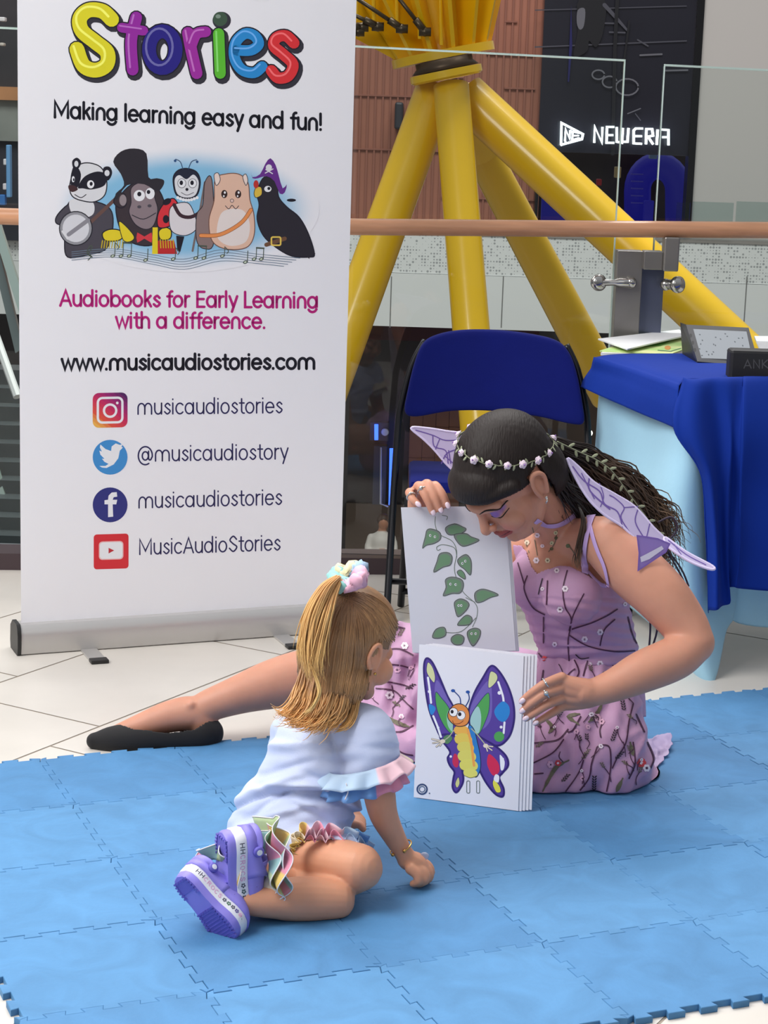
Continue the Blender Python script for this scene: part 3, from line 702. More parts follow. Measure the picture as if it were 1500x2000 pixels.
b = MB(); b.tube([bpt(.0, -.036, HT), bpt(BW, -.036, HT)], .012, 14); b.build('top_bar', m_alu, ban, smooth=True)
b = MB(); b.tube([bpt(BW / 2, -.06, .06), bpt(BW / 2, -.06, HT)], .008, 10); b.build('pole', m_alu, ban, smooth=True)

art = Art(PP0, PN); K = C(26, 24, 38)[:3]; W = C(236, 236, 240)[:3]
# --- word of balloon letters
def balloon(st, w, col, hi, closed=False):
    art.stroke([(x + 4, y + 6) for x, y in st], w + 10, K, closed=closed)
for pas in range(3):
    for st, w, col, cl in (
        (spl([(218, 38), (200, 22), (173, 20), (156, 36), (160, 60), (186, 82), (209, 102), (208, 126), (187, 137), (163, 128), (150, 96)], 6), 29, C(226, 216, 40)[:3], False),
        (spl([(266, 34), (256, 80), (259, 136)], 5), 23, C(150, 40, 160)[:3], False), ([(238, 54), (280, 60)], 19, C(150, 40, 160)[:3], False),
        (arcp(317, 97, 26, 36, 0, 348, 22), 27, C(38, 30, 130)[:3], True),
        (spl([(367, 64), (374, 100), (384, 143)], 5), 23, C(160, 44, 160)[:3], False), (spl([(374, 88), (384, 66), (402, 62)], 4), 21, C(160, 44, 160)[:3], False),
        ([(427, 66), (430, 143)], 22, C(92, 190, 50)[:3], False),
        (spl([(463, 98), (490, 98), (505, 86), (497, 70), (478, 66), (460, 84), (458, 112), (472, 136), (496, 142), (512, 130)], 5), 21, C(40, 140, 210)[:3], False),
        (spl([(574, 84), (558, 70), (540, 74), (535, 90), (553, 106), (572, 126), (563, 148), (543, 152), (530, 138)], 5), 22, C(222, 50, 56)[:3], False)):
        if pas == 0: art.stroke([(x + 4, y + 6) for x, y in st], w + 9, C(52, 50, 60)[:3], closed=cl)
        elif pas == 1: art.stroke(st, w + 5, K, closed=cl)
        else:
            art.stroke(st, w, col, closed=cl)
            art.stroke([(x - w * .22, y - w * .2) for x, y in st], w * .16, tuple(min(1, c * 1.25 + .14) for c in col), closed=cl)
    if pas == 0: art.ell(433, 40, 18, 17, C(52, 50, 60)[:3])
    if pas == 2: art.ell(430, 37, 14, 14, C(64, 88, 70)[:3]); art.ell(426, 32, 5, 4, C(130, 150, 136)[:3])
art.ell(510, -8, 22, 10, C(240, 240, 244)[:3])
navy = C(40, 38, 88)[:3]; mag = C(186, 24, 122)[:3]; blk = C(16, 16, 30)[:3]
text(art, 'Making learning easy and fun!', 105, 229, 629, 254, 22.5, 5.4, blk)
text(art, 'Audiobooks for Early Learning', 117, 597, 622, 601, 21.5, 5.0, mag)
text(art, 'with a difference.', 226, 640, 519, 641, 21.5, 5.0, mag)
text(art, 'www.musicaudiostories.com', 120, 722, 616, 720, 21, 5.6, blk)
text(art, 'musicaudiostories', 268, 809, 552, 806, 21.5, 2.9, navy)
text(art, '@musicaudiostory', 268, 901, 563, 896, 21.5, 2.9, navy)
text(art, 'musicaudiostories', 270, 992, 551, 985, 21.5, 2.9, navy)
text(art, 'MusicAudioStories', 271, 1083, 548, 1074, 21.5, 2.9, navy)
# --- social icons
def rrect(cx, cy, hx, hy, r, n=5, sk=0):
    p = []
    for (sx_, sy_, a) in ((1, -1, -90), (1, 1, 0), (-1, 1, 90), (-1, -1, 180)): p += arcp(cx + sx_ * (hx - r), cy + sy_ * (hy - r), r, r, a, a + 90, n)
    return [(x, y + sk * (x - cx)) for x, y in p]
ig = [C(60, 30, 90), C(150, 30, 110), C(205, 40, 90), C(225, 80, 60), C(240, 190, 80)]
R_ = rrect(215, 801, 34, 34, 12, 5, -.02)
def band(poly, f, n, cols):
    """slice an outline into colour bands by the function f"""
    lo = min(f(*p) for p in poly); hi = max(f(*p) for p in poly); h = art._h()
    for k in range(n):
        a0, a1 = lo + (hi - lo) * k / n, lo + (hi - lo) * (k + 1) / n; q = poly
        for (v, s) in ((a0, 1), (a1, -1)):
            out = []
            for i in range(len(q)):
                a, c = q[i], q[(i + 1) % len(q)]; da, dc = s * (f(*a) - v), s * (f(*c) - v)
                if da >= 0: out.append(a)
                if (da >= 0) != (dc >= 0): t = da / (da - dc); out.append((a[0] + (c[0] - a[0]) * t, a[1] + (c[1] - a[1]) * t))
            q = out
            if len(q) < 3: break
        if len(q) >= 3:
            t = (k + .5) / n * (len(cols) - 1); i = min(int(t), len(cols) - 2); u_ = t - i
            col = tuple(cols[i][j] * (1 - u_) + cols[i + 1][j] * u_ for j in range(3))
            art.mb.add([art.pt(x, y, h) for x, y in q], [tuple(range(len(q)))], col)
band(R_, lambda x, y: y * .8 - x * .6, 14, ig)
art.stroke(rrect(215, 801, 24, 24, 9, 5, -.02), 4.5, W, closed=True); art.stroke(arcp(215, 802, 12, 12, 0, 348, 20), 4.5, W, closed=True); art.ell(229, 787, 2.6, 2.6, W)
art.ell(215, 893, 34, 34, C(62, 142, 208)[:3], seg=40)
art.poly([(194, 910), (206, 910), (212, 906), (204, 902), (199, 896), (204, 896), (196, 888), (194, 880), (199, 882), (195, 874), (196, 868), (206, 877), (217, 881), (218, 872), (226, 866), (234, 869), (240, 867), (237, 873), (240, 874), (234, 880), (231, 895), (222, 907), (208, 914), (199, 913)], W)
art.ell(215, 986, 34, 34, C(44, 48, 124)[:3], seg=40)
art.poly([(211, 1010), (211, 985), (204, 985), (204, 977), (211, 976), (212, 968), (218, 962), (228, 961), (229, 970), (222, 971), (220, 976), (229, 976), (227, 985), (220, 985), (221, 1009)], W)
art.poly(rrect(217, 1077, 34, 34, 6, 4, -.03), C(214, 42, 52)[:3]); art.poly(rrect(217, 1075, 24, 18, 7, 4, -.03), C(232, 190, 190)[:3]); art.poly(rrect(217, 1075, 22, 16, 6, 4, -.03), W); art.poly([(212, 1070), (223, 1075), (212, 1081)], C(190, 40, 50)[:3])
# --- painted scene of animals: sky-blue vignette, staff, five plain animals
cen = (362, 402)
for k in range(26):
    t = k / 25; f = 1 - t; bg0 = C(240, 239, 244); bg1 = C(134, 190, 224); e = t * t * (3 - 2 * t)
    art.ell(cen[0], cen[1] + 6, 262 - 90 * t, 124 - 48 * t, tuple(bg0[j] * (1 - e) + bg1[j] * e for j in range(3)), seg=48)
# badger
g3_, wf = C(74, 70, 80)[:3], C(222, 222, 226)[:3]
def blob(p, col, ol=2.2, oc=K):
    p = spl(p, 5, True); art.poly(p, col)
    if ol: art.stroke(p, ol, oc, closed=True)
blob([(135, 395), (170, 392), (205, 400), (220, 420), (218, 460), (205, 488), (170, 498), (132, 502), (126, 470), (130, 430)], g3_)
blob([(136, 398), (112, 420), (110, 436), (130, 440), (148, 432), (150, 410)], g3_)
blob([(136, 392), (160, 388), (182, 396), (182, 418), (160, 426), (140, 416)], wf, 0)
blob([(140, 345), (150, 325), (170, 318), (196, 326), (208, 350), (205, 380), (185, 394), (160, 392), (142, 384), (136, 368)], wf)
blob([(146, 322), (158, 340), (152, 365), (140, 368), (138, 345)], K, 0); blob([(152, 366), (165, 345), (190, 335), (208, 342), (204, 362), (180, 370), (162, 368)], K, 0)
blob([(141, 315), (150, 308), (158, 316), (154, 328), (144, 330)], K, 0); art.ell(149, 320, 4, 6, wf); blob([(202, 328), (214, 326), (219, 338), (212, 352), (202, 348)], K, 0); art.ell(209, 338, 5, 6, wf)
art.ell(177, 360, 7, 8, W); art.ell(178, 359, 3, 4, K); art.ell(143, 350, 3, 6, W); art.ell(144, 351, 1.6, 3, K); blob([(134, 362), (146, 363), (152, 370), (142, 375), (135, 371)], C(66, 40, 44)[:3], 0)
art.stroke(spl([(146, 380), (158, 386), (168, 380)], 4), 1.6, K)
art.stroke([(160, 450), (226, 388)], 7, C(104, 76, 70)[:3]); art.ell(148, 446, 33, 34, K); art.ell(148, 446, 31, 32, C(150, 150, 156)[:3]); art.ell(148, 446, 26, 27, C(216, 216, 222)[:3])
art.stroke([(134, 458), (172, 430)], 8, C(140, 138, 146)[:3]); art.stroke([(122, 452), (132, 466)], 4, wf)
# gorilla in a top hat
blob([(236, 380), (226, 400), (232, 440), (250, 470), (290, 480), (320, 460), (322, 400), (300, 360), (262, 358)], C(58, 48, 54)[:3])
blob([(222, 395), (230, 378), (244, 380), (246, 400), (234, 406)], C(58, 48, 54)[:3]); art.ell(240, 391, 7, 11, C(150, 138, 142)[:3])
blob([(256, 368), (275, 356), (300, 360), (302, 385), (308, 410), (300, 440), (284, 448), (264, 438), (252, 415), (256, 395)], C(138, 122, 128)[:3], 1.6)
art.ell(272, 382, 11, 11, W); art.ell(293, 378, 9, 11, W); art.ell(272, 379, 4, 4.5, K); art.ell(290, 375, 3.5, 4, K); art.ell(272, 404, 4, 3, g3_); art.ell(292, 402, 4, 3, g3_)
art.stroke(spl([(258, 420), (280, 428), (304, 416)], 4), 1.6, K)
art.poly([(221, 316), (236, 296), (262, 290), (286, 300), (290, 346), (306, 348), (320, 352), (318, 364), (306, 374), (282, 360), (248, 362), (228, 390), (226, 378), (242, 362), (236, 340)], C(44, 40, 48)[:3], 3)
ye = C(228, 206, 40)[:3]
blob([(200, 456), (214, 448), (234, 450), (240, 462), (230, 470), (206, 470)], ye); blob([(232, 434), (244, 440), (262, 462), (254, 472), (240, 468)], ye, 1.5)
for k in range(9): art.stroke([(200 + k * 5, 470), (198 + k * 5, 484)], 2, C(200, 176, 30)[:3])
art.poly([(308, 470), (340, 470), (346, 496), (308, 496)], C(190, 40, 44)[:3]); art.poly([(298, 444), (308, 444), (308, 496), (297, 496)], ye)
blob([(310, 452), (322, 444), (334, 450), (332, 466), (314, 468)], ye)
for k in range(6): art.stroke([(313 + k * 5, 468), (314 + k * 5, 484)], 2, C(200, 176, 30)[:3])
art.poly([(268, 454), (282, 462), (296, 454), (296, 474), (282, 466), (268, 474)], C(214, 60, 70)[:3], 2)
# ladybird
blob([(340, 388), (320, 398), (308, 420), (310, 444), (334, 440), (352, 416)], C(214, 50, 60)[:3]); art.ell(326, 394, 9, 6, K, -30); art.ell(324, 428, 6, 8, K)
blob([(336, 402), (366, 396), (380, 420), (384, 446), (362, 460), (336, 452), (330, 424)], C(222, 216, 220)[:3], 1.5)
art.stroke(spl([(340, 400), (352, 420), (372, 424), (392, 414)], 4), 7, C(60, 36, 46)[:3]); art.poly([(344, 460), (360, 462), (352, 492), (346, 490)], K)
blob([(338, 350), (346, 334), (364, 329), (384, 336), (391, 356), (384, 382), (364, 388), (344, 380)], C(30, 36, 56)[:3]); blob([(341, 352), (350, 342), (364, 350), (378, 341), (388, 356), (382, 380), (364, 386), (346, 378)], wf, 0)
for x in (355, 376): art.ell(x, 358, 8, 9, W); art.stroke(arcp(x, 358, 8, 9, 0, 348, 14), 1, g3_, closed=True); art.ell(x - 1, 357, 3.4, 4.5, K)
art.ell(365, 370, 3, 3, K); art.stroke(spl([(354, 376), (365, 381), (378, 376)], 4), 1.2, g3_)
for p in ([(357, 330), (352, 316), (343, 311)], [(368, 330), (374, 316), (384, 312)]): art.stroke(spl(p, 4), 1.6, C(40, 70, 110)[:3])
art.ell(342, 314, 2.6, 2.6, C(40, 80, 130)[:3]); art.ell(385, 316, 2.6, 2.6, C(40, 80, 130)[:3])
for k in range(8): art.ell(347 + k * 5.4, 386 + 5 * sin(pi * k / 7), 3, 3, W)
art.stroke([(400, 356), (388, 426), (376, 490)], 4, C(120, 106, 104)[:3])
# hamster
blob([(400, 356), (414, 352), (418, 470), (400, 486), (384, 470), (384, 420), (396, 400)], C(140, 118, 116)[:3], 1.5)
blob([(420, 350), (440, 340), (466, 340), (484, 356), (488, 390), (496, 420), (496, 460), (480, 484), (440, 486), (414, 470), (408, 430), (418, 392)], C(226, 186, 164)[:3], 1.8, C(120, 80, 66)[:3])
for p in ([(418, 342), (426, 338), (430, 352), (422, 362)], [(474, 346), (480, 340), (484, 352), (480, 362)]): blob(p, C(236, 216, 206)[:3], 1.4, g3_)
blob([(430, 420), (450, 408), (476, 412), (488, 440), (480, 472), (448, 480), (424, 462)], C(230, 218, 214)[:3], 0)
for x in (438, 465): art.ell(x, 379, 6, 8, C(50, 28, 26)[:3]); art.ell(x + 1, 376, 2, 2.4, W); art.ell(x - 1, 383, 1.6, 2, W)
art.ell(453, 392, 3.4, 3.4, C(226, 196, 186)[:3]); art.stroke(arcp(453, 392, 3.4, 3.4, 0, 340, 10), 1, K, closed=True); art.stroke(spl([(440, 402), (447, 408), (453, 401), (460, 408), (466, 402)], 4), 1.3, K)
art.stroke(spl([(392, 460), (430, 458), (470, 436), (490, 410)], 6), 8, C(150, 84, 50)[:3]); art.stroke(spl([(392, 460), (430, 458), (470, 436), (490, 410)], 6), 6, C(232, 146, 84)[:3])
# crow in a hat
blob([(502, 376), (516, 346), (540, 356), (544, 384), (560, 404), (584, 424), (602, 456), (614, 496), (604, 502), (570, 500), (540, 484), (514, 460), (502, 428), (506, 400)], C(40, 36, 46)[:3])
art.poly([(602, 470), (616, 496), (606, 492), (604, 506), (592, 494)], C(40, 36, 46)[:3])
blob([(496, 378), (500, 366), (510, 366), (511, 380), (500, 386)], C(220, 186, 70)[:3], 1.2); art.ell(500, 360, 5, 8, C(190, 50, 44)[:3]); art.ell(523, 369, 7, 6, W); art.ell(525, 368, 3, 3, K)
art.poly([(490, 334), (493, 346), (508, 340), (518, 320), (528, 309), (538, 322), (544, 342), (552, 368), (560, 360), (556, 376), (546, 378), (536, 354), (520, 344), (504, 348), (493, 348)], C(104, 46, 140)[:3], 2)
art.ell(525, 327, 6, 6, wf); art.stroke([(518, 338), (533, 330)], 2, wf); art.stroke([(519, 331), (532, 339)], 2, wf)
art.stroke([(520, 478), (556, 466)], 8, C(112, 78, 56)[:3]); art.stroke(rrect(539, 471, 9, 8, 3), 3, C(232, 200, 90)[:3], closed=True)
art.ell(569, 391, 9, 3, K)
# music staff
for k in range(5):
    art.stroke(spl([(140, 492 + k * 4), (220, 486 + k * 4), (300, 498 + k * 4.6), (360, 506 + k * 5), (430, 488 + k * 5.5), (500, 496 + k * 4.6), (586 - k * 8, 504 + k * 4)], 6), 1.1, C(110, 130, 150)[:3])
def note(x, y, st=22, fl=0, pair=0):
    nc = C(74, 86, 74)[:3]
    art.ell(x, y, 4.5, 3.2, nc, -20); art.ell(x, y, 2.6, 1.6, C(210, 220, 200)[:3], -20); art.stroke([(x + 4, y), (x + 5, y - st)], 1.5, nc)
    if pair: art.ell(x + pair, y, 4.5, 3.2, nc, -20); art.ell(x + pair, y, 2.6, 1.6, C(210, 220, 200)[:3], -20); art.stroke([(x + pair + 4, y), (x + pair + 5, y - st)], 1.5, nc); art.stroke([(x + 5, y - st), (x + pair + 5, y - st + 1)], 3, nc)
    if fl: art.stroke(spl([(x + 5, y - st), (x + 12, y - st + 8), (x + 9, y - st + 13)], 3), 1.6, nc)
note(220, 500, 26, 1); note(236, 500, 26, 0, 16); note(284, 508); note(338, 506, 22, 1); note(382, 504, 24, 0, 16); note(434, 500, 18, 1); note(479, 512, 22); note(496, 506, 22, 0, 14)
art.stroke(spl([(172, 508), (178, 500), (170, 494), (176, 480), (180, 484), (172, 496), (180, 502)], 5), 1.8, C(74, 86, 74)[:3])
art.build('printed_artwork', m_ink, ban)

# ================================================================== FOLDING CHAIR
m_tube = mat('black_tube', C(34, 34, 38), rough=.3, metal=.5)
m_bfab = mat('royal_blue_fabric', C(8, 20, 100), rough=.9, spec=.2, sheen=.03, bump=.0003, bscale=400, var=.06, vscale=12)
chair = empty('folding_chair', (.30, 5.38, FZ), 'blue padded folding chair with black metal frame behind the seated woman', 'chair')
def cp(x, y, z): return Vector((.302 + x, y, z))
# back pad: curved, from pixel outline at the plane of the uprights
def yb(z): return 5.28 + (z - 0) * .30 if z < .5 else 5.43 + (z - .5) * .22
outl = [(-.252, .578), (-.22, .565), (-.12, .582), (0, .585), (.12, .575), (.22, .558), (.252, .566), (.246, .62), (.228, .70), (.205, .755), (.17, .785), (.10, .80), (0, .808), (-.10, .805), (-.17, .79), (-.208, .765), (-.23, .71), (-.247, .63)]
O = spl(outl, 5, True); cx_, cz_ = 0, .69
b = MB(); V = []; Fc = []; RG = [(1.0, .0), (1.0, .010), (.985, .018), (.95, .022), (.85, .024), (.5, .025), (0, .0255)]
n = len(O)
for sgn in (-1, 1):
    o0 = len(V)
    for (k, h) in RG:
        for (x, z) in O:
            xx = cx_ + (x - cx_) * k; zz = cz_ + (z - cz_) * k; V.append(cp(xx, yb(zz) - .02 + sgn * h * .8 + .9 * xx * xx * -.35, zz - .01))
    for r in range(len(RG) - 1):
        for i in range(n): Fc.append((o0 + r * n + i, o0 + r * n + (i + 1) % n, o0 + (r + 1) * n + (i + 1) % n, o0 + (r + 1) * n + i))
b.add(V, Fc); fixn(b.build('backrest', m_bfab, chair, smooth=True))
for s in (-1, 1):
    b = MB(); b.tube(spl([cp(s * .20, yb(.75) + .01, .76), cp(s * .235, yb(.70) + .005, .69), cp(s * .262, yb(.6), .58), cp(s * .27, yb(.5), .50), cp(s * .277, 5.36, .3), cp(s * .286, 5.24, FZ + .01)], 5), .0105, 12); b.build('upright', m_tube, chair, smooth=True)
    b = MB(); b.tube([cp(s * .235, 5.28, .36), cp(s * .24, 5.36, .18), cp(s * .245, 5.43, FZ + .01)], .0105, 12); b.build('leg', m_tube, chair, smooth=True)
b = MB(); b.box((.302 - .235, 5.22, .37), (.302 + .235, 5.55, .405), bev=.014); b.build('seat', m_bfab, chair, smooth=False); autosmooth(bpy.data.objects['seat'], 40)
for (y, z, w_) in ((5.30, .10, .28), (5.41, .045, .245), (5.35, .2, .24)):
    b = MB(); b.tube([cp(-w_, y, z), cp(w_, y, z)], .009, 10); b.build('crossbar', m_tube, chair, smooth=True)

# ================================================================== TABLE with two cloths
TZ = .735
TFL = Gz(1338, 748, TZ); tang = radians(14); tu = Vector((cos(tang), sin(tang), 0)); tv = Vector((-sin(tang), cos(tang), 0)); TW, TD = .92, .56
tbl = empty('trestle_table', TFL + tu * .45 + tv * .3 - Vector((0, 0, TZ - FZ)), 'trestle table under two cloths at the right edge', 'table')
def tp(a, c, z): return TFL + tu * a + tv * c + Vector((0, 0, z - TZ))
b = MB(); b.prism([tp(.01, .01, TZ - .008), tp(TW, .01, TZ - .008), tp(TW, TD, TZ - .008), tp(.01, TD, TZ - .008)], (0, 0, -.025)); b.build('tabletop', mat('table_board', C(120, 110, 100)), tbl)
for (a, c) in ((.06, .04), (.08, TD - .06), (TW - .06, .04), (TW - .06, TD - .06)):
    b = MB(); b.tube([tp(a, c, TZ - .03), tp(a, c, FZ + .0)], .011, 12); b.build('leg', m_tube, tbl, smooth=True)
def sheet(name, grid, mt, lb, cat, th=.0016):
    """grid[i][j] of points -> cloth with thickness"""
    n, m_ = len(grid), len(grid[0]); V = [p for r in grid for p in r]
    Fc = [(i * m_ + j, i * m_ + j + 1, (i + 1) * m_ + j + 1, (i + 1) * m_ + j) for i in range(n - 1) for j in range(m_ - 1)]
    e = wobj(name, V, Fc, mt, smooth=True); s = e.modifiers.new('s', 'SOLIDIFY'); s.thickness = th; s.offset = -1
    if lb: tag(e, lb, cat)
    return e
def lerpn(rows, j, kk=8):
    return rows
def surf_grid(rows, nu=10, nv=8, nz=.0, f=6.0):
    """rows: list of lists of control points (same length) -> smooth grid"""
    A = [spl([tuple(p) for p in r], nv) for r in rows]; m_ = len(A[0]); cols = []
    for j in range(m_): cols.append(spl([A[i][j] for i in range(len(A))], nu))
    g = [[Vector(cols[j][i]) for j in range(m_)] for i in range(len(cols[0]))]
    if nz:
        for r in g:
            for p in r: p += Vector((noise.noise(p * f), noise.noise(p * f + Vector((9, 3, 1))), 0)) * nz
    return g
m_lb = mat('light_blue_cloth', C(160, 206, 228), rough=.8, sheen=.1, bump=.0004, bscale=60)
m_rb = mat('royal_blue_cloth', C(8, 46, 140), rough=.85, spec=.2, bump=.0004, bscale=60, var=.06, vscale=5)
# light blue under-cloth: table end + front, hanging close to the floor
top = [Q(1182, 698, 5.43), Q(1250, 718, 5.24), Q(1338, 750, 4.93), Q(1420, 750, 4.97), Q(1520, 750, 5.02), Q(2080, 762, 5.18)]
r1 = [Q(1164, 800, 5.47), Q(1240, 840, 5.2), Q(1335, 880, 4.86), Q(1425, 880, 4.93), Q(1520, 880, 4.98), Q(2080, 892, 5.14)]
r2 = [Q(1160, 930, 5.5), Q(1225, 980, 5.18), Q(1320, 1040, 4.82), Q(1428, 1060, 4.93), Q(1520, 1050, 4.96), Q(2080, 1062, 5.14)]
r3 = [Q(1175, 1050, 5.5), Q(1235, 1130, 5.14), Q(1335, 1190, 4.80), Q(1430, 1150, 4.93), Q(1520, 1160, 4.97), Q(2080, 1172, 5.14)]
r4 = [Q(1190, 1150, 5.5), Q(1290, 1235, 5.1), Q(1385, 1345, 4.79), Q(1424, 1220, 4.93), Q(1510, 1226, 4.98), Q(2080, 1247, 5.14)]
g = surf_grid([top, r1, r2, r3, r4], 9, 9, .012, 5)
sheet('tablecloth', g, m_lb, 'pale blue under-cloth hanging from the table almost to the floor', 'tablecloth')
# royal blue over-cloth: top, flap over the end, long drape at the front corner
a0 = [Q(2080, 700, 5.6), Q(1500, 688, 5.46), Q(1340, 690, 5.42), Q(1180, 694, 5.42), Q(1152, 722, 5.45), Q(1130, 754, 5.47)]
a1 = [Q(2080, 728, 5.3), Q(1500, 716, 5.18), Q(1370, 716, 5.15), Q(1255, 716, 5.17), Q(1225, 748, 5.18), Q(1206, 788, 5.2)]
a2 = [Q(2080, 754, 5.1), Q(1500, 740, 4.98), Q(1400, 741, 4.95), Q(1334, 744, 4.9), Q(1322, 790, 4.86), Q(1318, 836, 4.86)]
g = surf_grid([a0, a1, a2], 9, 8, .003, 7)
for r in g:
    for p in r[:-13]: p.z = max(p.z, TZ + .001)
oc = sheet('tablecloth', g, m_rb, 'royal blue over-cloth covering the table top with a long front drape', 'tablecloth')
fz = [Q(1334, 743, 4.905), Q(1350, 742.5, 4.91), Q(1400, 741, 4.945), Q(1450, 740, 4.96), Q(1520, 739.5, 4.975), Q(2080, 753, 5.095)]
f0 = [Q(1334, 744, 4.9), Q(1350, 752, 4.87), Q(1400, 747, 4.89), Q(1450, 747, 4.91), Q(1520, 747, 4.93), Q(2080, 761, 5.08)]
f1 = [Q(1316, 835, 4.84), Q(1350, 850, 4.80), Q(1410, 850, 4.85), Q(1440, 850, 4.84), Q(1520, 850, 4.86), Q(2080, 862, 5)]
f2 = [Q(1368, 930, 4.83), Q(1385, 940, 4.79), Q(1415, 950, 4.82), Q(1440, 960, 4.83), Q(1520, 960, 4.85), Q(2080, 972, 5)]
f3 = [Q(1376, 1060, 4.82), Q(1395, 1070, 4.78), Q(1415, 1080, 4.82), Q(1442, 1070, 4.82), Q(1520, 1060, 4.84), Q(2080, 1082, 5)]
f4 = [Q(1382, 1196, 4.82), Q(1400, 1190, 4.77), Q(1424, 1178, 4.82), Q(1430, 1146, 4.82), Q(1520, 1156, 4.84), Q(2080, 1172, 5)]
g = surf_grid([fz, f0, f1, f2, f3, f4], 9, 9, .006, 6)
for i_, r in enumerate(g):
    for j_, p in enumerate(r): p += Vector((.1, -1, 0)) * (.010 * sin(j_ * .62 + i_ * .05) * min(1, i_ / 22))
o = sheet('drape', g, m_rb, None, None); o.parent = oc

# things on the table ----------------------------------------------------
def slabT(name, px, z0, h, mt, lb, cat, parent=None, bev=0):
    """flat object: outline in picture coordinates lying at height z0"""
    b = MB(); b.prism([Gz(x, y, z0) for x, y in px], (0, 0, h)); o = fixn(b.build(name, mt, parent))
    if lb: tag(o, lb, cat)
    return o
CZ = TZ + .006
m_paper = mat('white_paper', C(236, 236, 238), rough=.6)
m_grn = mat('green_cover', C(176, 214, 128), rough=.45, col2=C(222, 226, 160), vscale=9)
bk = empty('picture_book', Gz(1250, 690, CZ), 'thin green picture book lying flat on the blue cloth', 'book')
slabT('pages', [(1173, 694), (1308, 698), (1352, 684), (1345, 668), (1262, 662)], CZ, .008, m_paper, None, None, bk)
slabT('cover', [(1171, 687), (1308, 694), (1352, 678), (1345, 662), (1262, 657)], CZ + .008, .003, m_grn, None, None, bk)
art = Art(Gz(1300, 680, CZ + .0115), (0, 0, 1)); art.poly([(1235, 677), (1262, 665), (1312, 664), (1290, 676)], C(130, 190, 90)[:3]); art.ell(1304, 679, 6, 4, C(220, 150, 70)[:3]); art.stroke([(1285, 684), (1310, 686), (1330, 680)], 1.5, C(90, 130, 90)[:3]); art.build('cover_picture', m_ink, bk)
slabT('paper_sheet', [(1168, 664), (1326, 646), (1345, 656), (1225, 684)], CZ + .02, .004, m_paper, 'loose white sheets lying over the back of the green book', 'paper')
dev = empty('tablet', Gz(1400, 700, CZ), 'dark tablet in a folding case standing on the table with a grey screen', 'tablet')
A_, B2, C2, D2 = Q(1340, 634, 5.33), Q(1462, 640, 5.31), Q(1484, 716, 5.2), Q(1362, 706, 5.22)
nn = (B2 - A_).cross(D2 - A_).normalized(); nn = nn if nn.y < 0 else -nn
m_dev = mat('charcoal_case', C(62, 62, 66), rough=.5)
b = MB(); b.prism([A_, B2, C2, D2], -nn * .02); b.build('case', m_dev, dev)
b = MB(); b.prism([Q(1340, 634, 5.33), Q(1329, 630, 5.42), Q(1334, 706, 5.4), Q(1362, 706, 5.22)], (0, .004, 0)); b.build('case_side', m_blk, dev)
pc = (A_ + B2 + C2 + D2) / 4
art = Art(pc, nn, ofs=.001); art.poly([(1354, 643), (1458, 648), (1470, 704), (1370, 700)], C(138, 144, 150)[:3])
rr_ = random.Random(5)
for k in range(26): x = 1366 + rr_.random() * 88; y = 652 + rr_.random() * 44; art.ell(x, y, 1.8, 1.2, C(70, 76, 84)[:3], rr_.random() * 90)
art.build('screen', m_ink, dev); 
art = Art(pc, nn, ofs=.001)
for k in range(3): art.ell(1349 + k * 4, 656 + k * 14, 2.5, 4, C(20, 20, 22)[:3])
art.build('button', m_ink, dev)
spk = empty('portable_speaker', Gz(1480, 740, CZ), 'black rectangular portable speaker at the table front by the right edge', 'speaker')
a, c = Q(1421, 738, 4.99), Q(1600, 686, 5.0); b = MB(); b.box((a.x, 4.97, CZ), (c.x, 5.03, c.z), bev=.008); fixn(b.build('body', mat('speaker_black', C(22, 22, 26), rough=.6), spk))
art = Art((0, 4.97, 0), (0, -1, 0), ofs=.0006); lt_ = C(74, 74, 78)[:3]
for st in ([(1453, 719), (1460, 703), (1467, 719)], [(1456, 714), (1464, 714)], [(1472, 719), (1472, 703), (1483, 719), (1483, 703)], [(1489, 719), (1489, 703)], [(1499, 703), (1490, 711), (1500, 719)], [(1517, 703), (1506, 703), (1506, 719), (1517, 719)], [(1507, 711), (1516, 711)], [(1523, 719), (1523, 703), (1532, 704), (1531, 711), (1524, 711), (1533, 719)]): art.stroke(st, 2.2, lt_)
art.build('lettering', m_ink, spk)
m_lil = mat('lilac_felt', C(196, 166, 214), rough=.8)
b = MB(); b.prism([Gz(x, y, CZ) for x, y in spl([(1325, 708), (1330, 698), (1348, 694), (1362, 700), (1376, 702), (1400, 706), (1422, 708), (1420, 716), (1396, 718), (1370, 722), (1340, 716)], 4, True)], (0, 0, .004)); msk = fixn(b.build('party_mask', m_lil)); tag(msk, 'lilac party mask lying at the front edge of the blue cloth', 'mask')
b = MB(); p = Gz(1360, 708, CZ + .008); b.ball(p, (.012, .01, .004)); b.ball(Gz(1345, 709, CZ + .008), (.014, .01, .004)); b.build('mask_eye', mat('purple_gem', C(130, 70, 160), rough=.3), msk, smooth=True)
slabT('white_card', [(1370, 727), (1422, 720), (1424, 723), (1374, 730)], CZ, .002, m_paper, 'thin white stick lying beside the lilac mask', 'stick')
slabT('pink_paper', [(1462, 738), (1500, 734), (1600, 736), (1600, 744), (1480, 742)], CZ - .002, .002, mat('pink_paper', C(226, 158, 180)), 'pink paper slip lying under the black speaker', 'paper')
slabT('white_paper', [(1473, 660), (1500, 660), (1640, 664), (1640, 690), (1484, 686)], CZ, .006, m_paper, 'white papers stacked at the right edge behind the tablet', 'paper')
